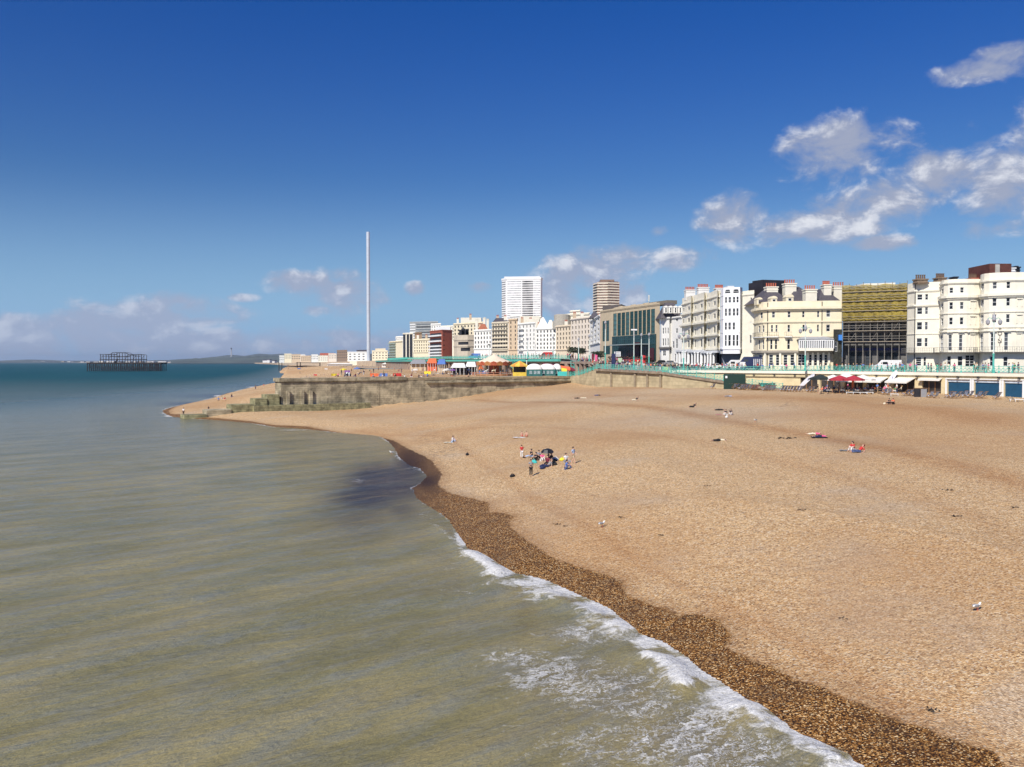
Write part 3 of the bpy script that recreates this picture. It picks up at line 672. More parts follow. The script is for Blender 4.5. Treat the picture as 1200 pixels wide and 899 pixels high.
# 1. white bow-fronted hotel
P1 = [(1062.5,181),(1071,178),(1100.5,175.5),(1102.5,173.4),(1105,172.2),(1110,171.1),(1116,170.4),(1124,170),(1132,169.8),(1140,169.9),(1147,170.2),(1149,168.4),(1152,167.2),(1158,166.1),(1166,165.3),(1176,164.7),(1188,164.3),(1200,164.2),(1212,164.6),(1226,165.6),(1232,167.2),(1262,166)]
flat_ = R3([(1073.6,1080),(1083,1086.6)], [(341.5,348.5),(357.8,366),(375.5,385),(395,405.5)]) + [(1072.8,1079.6,418,429,'tall'),(1082,1085,418,429)]
bow = R3([(1102,1104.3),(1111.2,1115.6),(1124,1128.3)], [(336.8,343.2),(354,362.3),(372,380.5)]) + [(a, b, 392.4, 411, 'tall') for a, b in [(1101.6,1104.3),(1110.8,1114.8),(1123.2,1127.6)]] + R3([(1109.5,1114),(1122,1128)], [(417.5,429)])
bow += R3([(1148.4,1151.6),(1161.5,1166.8),(1178,1182.6),(1207,1211),(1220,1223.6)], [(333,340.8),(351.2,360.6),(370,379.5)]) + [(a, b, 391, 411, 'tall') for a, b in [(1148.2,1151.2),(1160,1166),(1176.2,1181),(1206,1210.5)]] + R3([(1159.5,1165.5),(1175.5,1181),(1206,1211)], [(418,429)])
bow += [(1131,1142,416,429.5,'tall'), (1236,1240,352,361), (1236,1240,371,380), (1236,1240,392,411)]
h1, pa1, z1_ = building('hotel', 'large white bow-fronted hotel at the right with curved bays and sash windows', P1, 10.3, 327, cream2, flat_ + bow, [(337,.25,.3,None,1063,1100),(355,.3,.3,None,1063,1100),(347.5,.55,.5,None,1101,1262),(331,.3,.3,None,1101,1262),(367,.18,.18,None,1101,1262),(384.5,.18,.2,None,1101,1262),(388.5,.3,.2,None,1101,1262),(389.8,.14,.16,None,1063,1100),(371.5,.14,.16,None,1063,1100)], back=16, cat='hotel', ref=1124)
balcony(h1, pa1, z1_, 1063, 1260, 412.8, 1.3, mat('grey_iron', (.22, .21, .19), .6), mat('sooty_slab', (.10, .09, .08), .8), h=.95)
m = MB(); pa = pa1; u0, u1 = pa.u_at(1147.5), pa.L; sweep(m, pa, u0, u1, -.35, .004, z1_(327) , z1_(322.5)); m.build('parapet', cream2, h1)
m = MB(); u0 = pa.u_at(1071.5); m.bar(v3(pa.at(u0, .12), 10.4), v3(pa.at(u0, .12), z1_(326)), .09); m.build('drainpipe', dark, h1)
for pxa, pxb in ((1135.5,1142.5),(1190,1197)):     # blank niches with small pediments
    for r0, r1 in ((353,361.5),(371,380.5),(392,409)):
        m = MB(); a, b = pa.u_at(pxa), pa.u_at(pxb); z0_, z9 = z1_(r1), z1_(r0)
        sweep(m, pa, a, a + .18, .002, .1, z0_, z9); sweep(m, pa, b - .18, b, .002, .1, z0_, z9); sweep(m, pa, a, b, .003, .22, z9, z9 + .2); m.build('niche', cream2, h1)
for pxa, pxb in ((1110,1116),(1122,1129),(1160,1167.5),(1175.5,1183.5),(1132,1143.5),(1189,1198.5)):
    m = MB(); a, b = pa.u_at(pxa), pa.u_at(pxb); z9 = z1_(389.5); A, B = pa.at(a, .5), pa.at(b, .5); C = (A + B) / 2; A0, B0 = pa.at(a, 0), pa.at(b, 0)
    m.face([v3(A, z9), v3(B, z9), v3(C, z9 + .55)]); m.face([v3(A, z9), v3(C, z9 + .55), v3((A0 + B0) / 2, z9 + .55), v3(A0, z9)]); m.face([v3(C, z9 + .55), v3(B, z9), v3(B0, z9), v3((A0 + B0) / 2, z9 + .55)]); m.face([v3(A, z9), v3(A0, z9), v3(B0, z9), v3(B, z9)]); m.build('pediment', cream2, h1)
m = MB(); a, b = XY(1158, 172), XY(1183.5, 172); m.prism([(a.x, 172), (b.x, 172), (b.x, 180), (a.x, 180)], z1_(325), zat(309, 172)); o = m.build('plant_room', mat('rusty_cladding', (.11, .035, .022), .7, .25, 1), h1)
m = MB(); a, b = XY(1164.6, 171.9), XY(1169.6, 171.9); m.prism([(a.x, 171.8), (b.x, 171.8), (b.x, 171.98), (a.x, 171.98)], z1_(323), zat(310, 172)); m.build('panel', mat('grey_panel', (.45, .42, .36), .7), o)
for i, (a_, b_, t_, mm) in enumerate([(1074,1086,328,'b'),(1098,1108,326.5,'b'),(1137,1146,327,'r'),(1183.5,1188,315,'w'),(1189,1190.5,313,'d'),(1192,1193.5,314,'d'),(1117,1121,325.5,'d')]):
    chimney(h1, a_, b_, t_, 176, z1_(329), {'b': mat('brown_brick', (.25, .18, .12), .9, .3, 2), 'r': redpot, 'w': whitep, 'd': dark}[mm], 2, 0 if i > 2 else 5, mat('dark_pot', (.14, .09, .06), .9))
tc_ = bpy.data.curves.new('lettering', 'FONT'); tc_.body = 'P\nO\nI\nN\nT'; tc_.size = 1.0; tc_.space_line = .68; tc_.align_x = 'CENTER'; tc_.extrude = .02; tc_.materials.append(mat('bronze_letters', (.13, .11, .09), .6))
o = bpy.data.objects.new('tmp', tc_); S.collection.objects.link(o); lm = bpy.data.meshes.new_from_object(o.evaluated_get(bpy.context.evaluated_depsgraph_get())); bpy.data.objects.remove(o); o = link('lettering', lm); u = pa.u_at(1171); q = pa.at(u, .12); o.parent = h1; o.location = v3(q, z1_(389.7)) - h1.location; o.rotation_euler = (R(90), 0, math.atan2((pa.at(u + .5) - pa.at(u - .5)).y, (pa.at(u + .5) - pa.at(u - .5)).x))

# 2. building under scaffold and yellow netting
P2 = [(987.5,192),(1062,186)]
h2, pa, zz = building('scaffolded_building', 'dark fronted building behind scaffold with yellow netting', P2, 10.3, 336, mat('sooty_stucco', (.13, .125, .12), .85, .25, 1), [(a, a + 5, 378, 386) for a in range(996, 1058, 11)] + [(a, a + 5, 390, 400) for a in range(996, 1058, 11)] + [(993,1010,412,428,'tall'),(1014,1022,412,428,'tall'),(1030,1052,413,428,'tall')], [(404,.4,.5)], back=14, style='sash', fm=dark)
m = MB(); sweep(m, pa, 1, pa.L - .5, .02, .3, zz(410.6), zz(407.6)); m.build('fascia', mat('navy_fascia', (.015, .018, .10), .5), h2)
m = MB(); a, b = XY(1010, 190), XY(1048, 187.5); m.prism([(a.x, a.y), (b.x, b.y), (b.x, b.y + 6), (a.x, a.y + 6)], zz(336), zz(330.5)); m.build('roof_hut', cream2, h2)
def netting():
    mm = bpy.data.materials.new('debris_netting'); mm.use_nodes = True; t = NT(mm.node_tree); b = t.n['Principled BSDF']; pos = t.new('ShaderNodeTexCoord').outputs['Object']
    mp = t.new('ShaderNodeMapping'); mp.inputs['Scale'].default_value = (1, 1, .5); t.l.new(pos, mp.inputs[0]); nz = t.noise(mp.outputs[0], .7, 6, .7)
    t.l.new(t.mix(t.ss(nz, .3, .7), (.17, .12, .012), (.40, .30, .045)), b.inputs['Base Color']); b.inputs['Roughness'].default_value = .7
    t.l.new(t.bump(nz, .8, .5), b.inputs['Normal'])
    wv = t.m('MULTIPLY_ADD', t.ss(t.noise(pos, 2.1, 5, .7), .35, .65), .22, .74); t.l.new(wv, b.inputs['Alpha']); return mm
sc = empty('scaffold', v3(pa.at(pa.L / 2, 1), 10.35), 'steel scaffold with torn yellow netting on its upper lifts', 'scaffold')
PS = Path([XY(a, b) for a, b in [(986,189.6),(1062,183.4)]]); PSi = Path([XY(a, b) for a, b in [(987.4,190.8),(1061.8,184.8)]])
m = MB(); nn = 26; rows_ = [333.5, 341, 352, 363.5, 375.5]
for k in range(len(rows_) - 1):
    for i in range(nn):
        for j in range(4):
            def pt(i_, j_): 
                z_ = zz(rows_[k] + (rows_[k + 1] - rows_[k]) * j_ / 4 - (.7 * math.sin(i_ * .8) if k == 0 and j_ == 0 else 0)); return v3(PS.at(PS.L * i_ / nn, .12 + .12 * math.sin(i_ * 1.9 + j_ + k * 2) + .12 * math.sin(j_ / 4 * math.pi)), z_)
            m.face([pt(i, j + 1), pt(i + 1, j + 1), pt(i + 1, j), pt(i, j)])
m.build('netting', netting(), sc, smooth=True, weld=True)
galv = mat('scaffold_tube', (.22, .2, .17), .6, .2, 3); brd = mat('scaffold_boards', (.42, .34, .22), .9, .25, 2)
for i in range(10):
    m = MB(); q = PS.at(PS.L * i / 9, 0); m.bar(v3(q, 10.4), v3(q, zz(330 + (i % 3))), .07, n=5); q = PSi.at(PSi.L * i / 9, 0); m.bar(v3(q, 10.4), v3(q, zz(333)), .06, n=5); m.build('standard', galv, sc)
for r in (341, 352, 363.5, 376.5, 387.2, 400):
    m = MB(); z_ = zz(r); a, b, c, d = PS.at(0, .42), PS.at(PS.L, .42), PSi.at(PSi.L, 0), PSi.at(0, 0); m.prism([a, b, c, d], z_ - .12, z_); m.build('board_deck', brd, sc)
    m = MB(); a, b = PS.at(0, .5), PS.at(PS.L, .5)
    for dz in (-.1, .6, 1.1): m.bar(v3(a, z_ + dz), v3(b, z_ + dz), .05, n=4)
    m.build('ledger', galv, sc)
for i in (1, 4, 6):
    m = MB(); m.bar(v3(PS.at(PS.L * i / 9, .1), zz(401)), v3(PS.at(PS.L * (i + 2) / 9, .1), zz(377)), .05, n=4); m.bar(v3(PS.at(PS.L * i / 9, .1), zz(364)), v3(PS.at(PS.L * (i + 2) / 9, .1), zz(342)), .05, n=4); m.build('brace', galv, sc)
# dark gap building with ivy and blue sign
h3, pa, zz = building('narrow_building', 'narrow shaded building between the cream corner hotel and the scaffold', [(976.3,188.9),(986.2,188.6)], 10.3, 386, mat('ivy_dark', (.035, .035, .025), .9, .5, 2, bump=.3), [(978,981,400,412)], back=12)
m = MB(); sweep(m, pa, pa.u_at(981.5), pa.u_at(985.6), .05, .9, zz(399), zz(392.5)); o = m.build('sign_board', mat('blue_sign', (.05, .22, .62), .4, .05), h3)
# 3. cream corner hotel
P3 = [(883,203),(885.5,199.8),(889,197.2),(894,195.2),(901,193.8),(910,193),(925,192.3),(945,191.6),(962,191),(976,190.6),(985.9,190.3)]
w3 = R3([(890.5,893),(904,907.6),(922.4,925.8),(939.5,942.2),(957,959.4)], [(364.8,372.2)]) + [(967.6,972.4,363.5,372)] + R3([(888.4,890.6),(893,895.2),(903,905.4),(908.4,910.6),(922.4,925.4),(940,942.4),(957,959.2),(967.8,972.2)], [(380.8,388.8)]) + R3([(888.4,890.4),(893.2,895.2),(902.4,904.8),(907.8,910.2),(922.4,925.4)], [(397.5,409.3)])
w3 += [(a, a + 4.8, 415.5, 428.5, 'tall') for a in (889, 901, 909, 918, 926)] + [(935,944,415,428.5,'tall')] + [(a, a + 3.4, 415.5, 428.5, 'tall') for a in (948, 954, 960, 966)]
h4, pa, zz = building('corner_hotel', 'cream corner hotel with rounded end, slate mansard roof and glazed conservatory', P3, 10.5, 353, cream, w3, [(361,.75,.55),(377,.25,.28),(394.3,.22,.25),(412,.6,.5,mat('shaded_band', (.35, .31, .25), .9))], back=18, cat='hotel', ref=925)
for a in (897.5, 914, 931.5, 946, 952, 958.2, 964.4, 971):
    m = MB(); u = pa.u_at(a); sweep(m, pa, u - .22, u + .22, .002, .4, 10.4, zz(413)); m.build('pilaster', cream2, h4)
for a, b in ((886,896.5),(899,911.5),(919,927)): balcony(h4, pa, zz, a, b, 394.5, .9, dark)
Yc = 193.2
hip(h4, 890, 929, 196, 14, zz(352.5), zat(338.5, 203), 4.5); hip(h4, 924, 962, 195.2, 14, zz(352.5), zat(336.5, 202), 5); hip(h4, 958, 986, 195.6, 12, zz(352.5), zat(339, 202), 3)
for a, b, c in ((886.5,892.5,351),(902.6,910,350),(920.4,929.2,348.5)): dormer(h4, a, b, c, 357, 193.6 if a > 890 else 197, cream)
for a, b, c, y_ in ((898,911,337,200),(919.5,932.5,333,199),(943.5,956.5,340,193.6),(964.8,973.4,334.5,198),(976.5,990,336,199)): chimney(h4, a, b, c, y_, zz(356), cream2, 2.2, 5)
m = MB(); c0, c1 = pa.u_at(934.5), pa.u_at(973.5); zt, zb_ = zz(399), zz(408.8); sweep(m, pa, c0, c1, .02, 2.6, zb_ - .5, zb_); sweep(m, pa, c0, c1, .02, 2.6, zb_ - .001 + .001, zb_ + .1); cons = m.build('conservatory', cream2, h4)
m = MB(); us = [c0 + (c1 - c0) * i / 16 for i in range(17)]
for u in us: q = pa.at(u, 2.5); m.box((q.x, q.y, (zt + zb_) / 2), (.22, .22, zt - zb_))
sweep(m, pa, c0, c1, 2.35, 2.62, zt - .15, zt + .15); m.build('glazing_bar', whitep, cons)
m = MB(); sweep(m, pa, c0 + .2, c1 - .2, .03, 2.4, zb_ + .1, zt - .16); m.build('glazing', glass('pale_glass', (.10, .11, .12)), cons)
m = MB(); A, B, C_, D_ = pa.at(c0 - .3, 2.8), pa.at(c1 + .3, 2.8), pa.at(c1 - 1.2, .05), pa.at(c0 + 1.2, .05); z9 = zz(394.5); m.face([v3(A, zt + .16), v3(B, zt + .16), v3(C_, z9), v3(D_, z9)]); m.face([v3(A, zt + .16), v3(D_, z9), v3(pa.at(c0 - .3, .05), zt + .16)]); m.face([v3(B, zt + .16), v3(pa.at(c1 + .3, .05), zt + .16), v3(C_, z9)]); m.build('conservatory_roof', mat('lead_grey', (.32, .33, .36), .6), cons)
for px_ in (899.5, 962.5): m = MB(); u = pa.u_at(px_); m.bar(v3(pa.at(u, .14), 10.6), v3(pa.at(u, .14), zz(354)), .08); m.build('drainpipe', dark, h4)
# black roof box behind
h5, pa, zz = building('roof_extension', 'black clad modern block rising behind the cream roofs', [(876.5,214),(893,209),(922,211)], 10.8, 330, black, [(905,909,331,337)], back=14, ref=893, style='plain', parapet=.1)
m = MB(); sweep(m, pa, 1.5, pa.L - .5, -3, .01, zz(330), zz(327.8)); m.build('roof_edge', black, h5)
# cream slab with narrow windows and white arched oriel block
h6, pa, zz = building('cream_block', 'plain cream block with a blank side wall behind the corner hotel', [(869.5,211),(883.2,207.5)], 10.8, 340, cream2, [(878.5,880.5,348.5,354),(878,880.3,361.5,362.8),(878,880.3,377,378.2),(878,880.3,392.5,402)], [(344.5,.2,.25)], back=14, parapet=.3)
hip(h6, 872, 896, 214, 8, zz(341), zz(336), 2, cream2, 'upper_wall')
w7 = R3([(849,851.4),(853,856.2),(858.2,861),(862.4,865)], [(348,354.8),(361.5,370.2),(378,386.5)]) + [(a, b, 392.6, 405.5, 'sash') for a, b in ((849,851.4),(853,856.2),(858.2,861),(862.4,865))] + [(848.6,855.6,339.2,344,'arch'),(858.2,865.4,339.2,344,'arch')]
w7 = [q for q in w7 if not (q[0] == 862.4 and q[2] == 378)]
h7, pa, zz = building('oriel_block', 'white block with arched top windows and overhanging oriel above dark entrance', [(844,216),(847.2,212.4),(866.5,210.4),(869.4,212.6)], 17.0 - 2.2, 336.8, mat('oriel_white', (.82, .82, .84), .7, .03), w7, [(346,.06,.12),(357.6,.08,.12),(373.6,.08,.12),(389.6,.08,.12),(408.4,.25,.3)], back=12, ref=857, parapet=.3)
m = MB(); q0, q1 = XY(845, 216.5), XY(869.8, 214); m.prism([(q0.x, q0.y), (q1.x, q1.y), (q1.x + 1, q1.y + 10), (q0.x, q0.y + 10)], 10.8, 14.15); m.build('ground_floor', mat('blue_grey_wall', (.20, .22, .27), .8), h7)
m = MB(); q0, q1 = XY(852, 216), XY(861.5, 215.2); m.prism([(q0.x, q0.y - .2), (q1.x, q1.y - .2), (q1.x, q1.y + .3), (q0.x, q0.y + .3)], 10.85, 14.1); m.build('entrance', dark, h7)
m = MB(); a_, b_ = XY(866, 211.5), XY(879, 209); m.face([v3(a_, 11.0), v3(XY(864, 211.4), 10.9), v3(XY(869, 211), 14.2), v3(XY(883, 207.2), 14.2), v3(XY(878, 208), 10.9)]); m.build('sloping_wall', cream2, h7)
m = MB(); a_ = XY(852, 214); b_ = XY(861, 213); m.prism([(a_.x, 214), (b_.x, 214), (b_.x, 220), (a_.x, 220)], zz(336.8), zz(334)); m.build('roof_hut', whitep, h7)
# 4. cream terrace with stacked bays
names = ['right of', 'middle of', 'left of']
def terrace(i, pxL, pxR, YL, YR, top):
    dx = pxR - pxL; c0, c1 = pxL + dx * .30, pxL + dx * .86; Yc0 = YL + (YR - YL) * .3; Yc1 = YL + (YR - YL) * .86
    pth = [(pxL, YL), (c0 - .9, Yc0 + .2), (c0 + .5, Yc0 - 1.5), (c1 - 1.6, Yc1 - 1.6), (c1 - .2, Yc1), (pxR, YR)]
    k = lambda r: 424 - (424 - r) * (213 / YR) ** 0     # rows read at the right end of each house
    mx_ = (c0 + c1) / 2
    rows = [(351.5,356.5),(366.5,372),(381.5,389.5),(395.5,405.5)]
    rows = [(424 - (424 - a) * 214 / YR, 424 - (424 - b) * 214 / YR) for a, b in rows]
    wv_ = [(mx_ - 1.5, mx_ + .9, a, b) for a, b in rows] + [(c1 - 1.3, c1 - .4, a, b) for a, b in rows[1:]] + [(pxL + .8, pxL + 2.4, a, b) for a, b in rows]
    wv_ = [(*q, 'plain') for q in wv_]
    h, pa, zz = building('terraced_house', f'cream terraced house with stacked bays and red chimney pots, {["nearest the white oriel block", "middle one of the three", "next to the grey roofed houses"][i]}', pth, 10.9 + i * .3, top, cream2, wv_, [(424 - (424 - r) * 214 / YR, p_, t_) for r, p_, t_ in ((360.5,.5,.4),(375.5,.9,.45),(392,.7,.35),(346.5,.35,.3),(408.6,.8,.5))], back=13, group='cream terraced houses with stacked bays', ref=pxR - .1)
    # portico
    m = MB(); us = [pa.u_at(pxL + dx * t_) for t_ in (.04, .3, .52, .74, .97)]
    for q, u in enumerate(us):
        m = MB(); p_ = pa.at(u, 1.5); m.lathe((p_.x, p_.y, 11.0 + i * .3), [(.42, 0), (.42, .3), (.3, .4), (.27, 3.0), (.4, 3.2), (.4, 3.45)], 10); m.build('column', whitep, h)
    m = MB(); sweep(m, pa, 0.05, pa.L - .05, .02, 1.9, 14.45 + i * .3, 15.0 + i * .3); m.build('portico', whitep, h)
    m = MB(); sweep(m, pa, 0.1, pa.L - .1, .01, .05, 10.9 + i * .3, 14.4 + i * .3); m.build('shopfront', dark, h)
    return h, zz
hA, zA = terrace(0, 828.5, 843.5, 226, 216, 340); hB, zB = terrace(1, 813, 828.3, 237, 226.2, 342.5); hC, zC = terrace(2, 799, 812.8, 248, 237.2, 346.5)
chimney(hA, 838.5, 848, 338.5, 222, zA(342), white, 2.5, 6); chimney(hB, 818, 830.5, 337.5, 233, zB(345), white, 2.5, 7); chimney(hC, 803.5, 814.5, 340.5, 243, zC(350), white, 2.5, 6)
# grey-roofed narrow houses
h8, pa, zz = building('narrow_house', 'narrow white and cream houses with grey roof beside the glass fronted hotel', [(773.5,263),(775,260.5),(784,257),(785.5,258),(799,250)], 11.6, 372, white, R3([(776.2,777.8),(779,780.4),(781.8,783.2)], [(384,391),(396.5,405)]) + R3([(791.6,794.2)], [(371.5,377.5),(385.5,391),(397.5,408.5)]) + [(788,790,400,408), (776.5,780,411,417), (790.5,793,415,424)], [(372.5,.5,.4),(407.5,.6,.5,mat('grey_canopy', (.18, .17, .16), .8),774,785)], back=12, ref=785)
hip(h8, 773.5, 800.5, 257.5, 9, zz(373), zz(354), 2.2)
for i in range(4): dormer(h8, 778 + i * 5.6, 782 + i * 5.6, 360, 367, 256 - i, white)
# 5. glass fronted hotel (tall green glass strips between stone fins)
tanh = mat('hotel_stone', (.50, .41, .28), .85, .06, .8, stain=.15)
xs = [718.7 + 4.92 * i for i in range(10)]
P5 = [(703.6,306),(716,296),(773,264)]
h9, pa, zz = building('glass_fronted_hotel', 'stone hotel with ten tall green glass strips and glazed lobby', P5, 12.6, 357.5, tanh, [(x - .2, x + 4.2, 362, 391.2, 'strip') for x in xs] + [(706,709.3,370,397,'strip'),(710.4,713.6,370,397,'strip'),(706.8,714.8,403,414.5,'plain')], [(356.5,.3,.5)], back=18, cat='hotel', ref=766, gm=glg, fm=mat('bronze_frame', (.05, .07, .065), .5), depth=.16, parapet=.2)
m = MB(); a, b = pa.u_at(718.4), pa.u_at(769); sweep(m, pa, a, b, .02, .35, 12.65, zz(391.6)); lob = m.build('lobby_glazing', mat('lobby_glass', (.010, .035, .036), .2, .5, .3), h9)
m = MB()
for i in range(22): u = a + (b - a) * i / 21; sweep(m, pa, u - .05, u + .05, .36, .41, 12.65, zz(391.8))
for r in (396.5, 403, 409): sweep(m, pa, a, b, .36, .44, zz(r) - .06, zz(r) + .06)
m.build('mullion', mat('teal_mullion', (.03, .08, .08), .5), lob)
m = MB(); sweep(m, pa, pa.u_at(745), pa.u_at(751), .5, .62, 12.7, 18.5); sweep(m, pa, pa.u_at(762), pa.u_at(768), .5, .62, 12.7, 16.5); m.build('entrance', mat('maroon_door', (.06, .015, .02), .6), lob)
m = MB(); sweep(m, pa, pa.u_at(727), pa.u_at(763), .5, 4.2, 17.6, 17.9); m.build('canopy', mat('steel_canopy', (.25, .3, .3), .5), lob)
for i, x in enumerate(xs):
    m = MB(); u0, u1 = pa.u_at(x - .4), pa.u_at(x + 4.3); z0_, z9 = zz(357), zz(354.6 - (i % 3 == 1) * .8); A, B = pa.at(u0, .2), pa.at(u1, .2); C = (A + B) / 2; bk_ = Vector((.5, .86)) * 2.5
    m.face([v3(A, z0_), v3(B, z0_), v3(C.lerp(B, .3), z9), v3(C.lerp(A, .3), z9)]); m.face([v3(A, z0_), v3(C.lerp(A, .3), z9), v3(A + bk_, z9 + .3)]); m.face([v3(B, z0_), v3(B + bk_, z9 + .3), v3(C.lerp(B, .3), z9)]); m.face([v3(C.lerp(A, .3), z9), v3(C.lerp(B, .3), z9), v3(B + bk_, z9 + .3), v3(A + bk_, z9 + .3)]); m.build('gable', tanh, h9)
    if i < 9: m = MB(); u = pa.u_at(x + 4.4); sweep(m, pa, u - .14, u + .14, .01, .14, zz(391.4), zz(361)); m.build('fin', tanh, h9)
m = MB(); sweep(m, pa, pa.u_at(745), pa.L, -6, -2.5, zz(357), zz(352.5)); m.build('attic', mat('attic_brown', (.20, .17, .13), .8), h9)
m = MB(); q = XY(760, 275); m.bar((q.x, q.y, zz(356)), (q.x, q.y, zz(346.5)), .12); m.box((q.x, q.y, zz(347.5)), (.5, .3, 2.0)); m.build('antenna', mat('antenna_grey', (.5, .52, .5), .5), h9)
m = MB(); q0, q1 = XY(706, 310), XY(728, 300); m.prism([(q0.x, q0.y), (q1.x, q1.y), (q1.x + 3, q1.y + 10), (q0.x + 3, q0.y + 10)], zat(364, 305), zat(356.5, 300)); m.build('plant_room', mat('brown_louvres', (.12, .10, .09), .7, .3, 3), h9)
def generic(name, label, px0, px1, Y0, Y1, zb, top, wall, rows, ncol, base=414, group=None, back=14, corn=True, gap=.42, kw={}, cat='building', dm=None, floor_h=None, proj=None):
    wn = []
    r0 = top + 2.2
    hgt = (base - 3 - r0) / rows
    for i in range(ncol):
        c = px0 + (px1 - px0) * (i + .5) / ncol; hw = (px1 - px0) / ncol * gap / 2
        for r in range(rows): wn.append((c - hw, c + hw, r0 + hgt * (r + .2), r0 + hgt * (r + .78)))
    cor = [(top + 1.2, .5, .5), (base - 3.2, .5, .5)] if corn else []
    return building(name, label, [(px0, Y0), (px1, Y1)], zb, top, wall, wn, cor, back=back, group=group, simple=True, cat=cat, gm=dm or mat('dark_window', (.05, .055, .06), .25, .3, .2), ref=(px0 + px1) / 2, depth=.3, parapet=.4, **kw)
pink = mat('pinkish_stucco', (.76, .66, .54), .85, .06, .5, stain=.2); tan2 = mat('tan_brick', (.60, .46, .31), .9, .1, .6)
h, p_, z_ = generic('seafront_house', 'pale house with grey attic left of the glass fronted hotel', 691.5, 703.2, 402, 345, 13.3, 372, white, 5, 3, 406); hip(h, 691.5, 703.5, 372, 9, z_(372.5), z_(364), 2)
generic('seafront_house', 'pale pink seafront block with pink striped windows', 669, 691.2, 425, 404, 13.3, 372, pink, 6, 6, 414)
generic('seafront_house', 'cream block with low flat tower on its roof', 662, 691, 455, 440, 13.3, 367, cream2, 1, 4, 372, gap=.3)
h, p_, z_ = generic('seafront_house', 'tan seafront block with brown balcony and round turret', 651.5, 668.8, 440, 427, 13.4, 381, mat('peach_stucco', (.72, .60, .44), .85, .08, .6), 5, 5, 413)
m = MB(); q = XY(658.5, 452); m.lathe((q.x, q.y, z_(384)), [(5, 0), (5, z_(374) - z_(384)), (4.2, z_(374) - z_(384)), (4.2, z_(367) - z_(384)), (3, z_(366) - z_(384))], 16); m.build('turret', mat('turret_grey', (.40, .37, .31), .9), h)
h, p_, z_ = generic('white_hotel', 'white corner hotel with gables above the teal terrace', 628, 651.2, 462, 452, 13.4, 384, white, 5, 6, 413, cat='hotel')
hip(h, 629, 644, 464, 14, z_(384.2), z_(370.5), 3, white, 'gable'); hip(h, 640, 651, 462, 12, z_(384.2), z_(374), 2, cream2, 'gable')
h, p_, z_ = generic('white_hotel', 'narrow white hotel with rounded balconies and flat roof', 607, 627.6, 482, 466, 13.5, 378, white, 6, 5, 413, gap=.3, cat='hotel')
m = MB(); a, b = XY(609, 500), XY(632, 500); m.prism([(a.x, 500), (b.x, 500), (b.x, 515), (a.x, 515)], 20, zat(370.5, 500)); m.build('rear_wall', cream2, h)
for r in range(5): balcony(h, p_, z_, 608.5, 613.5, 411 - r * 6.4, 1.4, dark, h=.9)
h, p_, z_ = generic('grand_hotel', 'tall tan hotel with stacked bay windows and mansard roof', 576.5, 595.6, 500, 490, 13.5, 377, mat('hotel_tan', (.62, .55, .42), .9, .08, .6), 7, 6, 412, cat='hotel', gap=.5)
for r in range(7): m = MB(); sweep(m, p_, .5, p_.L - .5, .02, 1.2, z_(411 - r * 4.9) - .12, z_(411 - r * 4.9) + .12); m.build('balcony', mat('hotel_tan', (0, 0, 0)), h)
hip(h, 577, 596, 502, 12, z_(377.2), z_(371.5), 2)
generic('seafront_house', 'orange tan flats with a plain side and two columns of windows', 595.9, 606.6, 489, 483, 13.5, 373.5, tan2, 7, 2, 413, gap=.25)
h, p_, z_ = generic('gabled_hotel', 'white hotel with small red gable roof', 555.5, 576, 525, 512, 13.5, 386, white, 4, 6, 412, cat='hotel')
hip(h, 560, 572, 527, 12, z_(386.2), z_(378.5), 2, mat('red_tile', (.38, .13, .07), .85, .15, 1), 'tiled_roof')
for a, b, t_, y_ in ((557,560,374,545),(566,569,372.5,545),(570,573,374,545)): chimney(h, a, b, t_, y_, z_(388), cream2, 3, 0)
h, p_, z_ = generic('seafront_house', 'big cream block rising behind the concrete conference hall', 531.5, 566, 640, 612, 13.6, 378, cream, 4, 9, 400); 
m = MB(); a, b = XY(540, 640), XY(564, 640); m.prism([(a.x, 640), (b.x, 640), (b.x, 655), (a.x, 655)], 30, zat(372.3, 640)); m.build('roof_storey', cream2, h)
conc = mat('raw_concrete', (.52, .45, .35), .9, .08, .6)
h, pa, zz = building('conference_hall', 'low curved concrete hall with dark ribbon windows and dark roof plant', [(532,566),(536,560),(548,554),(556.5,556)], 13.6, 392.5, conc, [(537,549,400.5,404,'plain'),(540,551,407.5,411.5,'plain')], [(398,.4,.6),(405.5,.4,.6)], back=20, simple=True, gm=dark)
for a, b, t_, y_ in ((538,549,387,566),(541,544.5,385.3,566),(546,549,386,566)): chimney(h, a, b, t_, y_, zz(393), dark, 4, 0)
brick = mat('red_brick', (.33, .085, .05), .9, .12, 1)
h, pa, zz = building('brick_flats', 'red brick flats with white balconies', [(504,610),(518.6,585),(530,592)], 13.6, 386.8, brick, [(519.8,521.2,r, r + 1.6) for r in (392, 398, 404, 409)], [(386.8,.3,.5)], back=16, simple=True, ref=518.6)
for r in (393.5, 400, 406, 410, 413.6, 417): m = MB(); sweep(m, pa, pa.u_at(504.5), pa.u_at(517.5), .02, 1.6, zz(r) - .2, zz(r) + .8); b_ = m.build('balcony', whitep, h); m = MB(); sweep(m, pa, pa.u_at(504.8), pa.u_at(517.2), .01, .2, zz(r) + .9, zz(r) + 2.1); m.build('opening', dark, b_)
m = MB(); a, b = XY(511, 600), XY(528, 600); m.prism([(a.x, 598), (b.x, 598), (b.x, 606), (a.x, 606)], zz(387), zat(383.2, 600)); m.build('roof_hut', whitep, h)
h, pa, zz = building('office_tower', 'tall grey white block behind the brick flats', [(480.5,900),(487.5,896),(513.5,888)], 14, 377.5, mat('tower_grey', (.36, .37, .36), .8, .1, .3), [], [(377.3,.5,1)], back=20, ref=500)
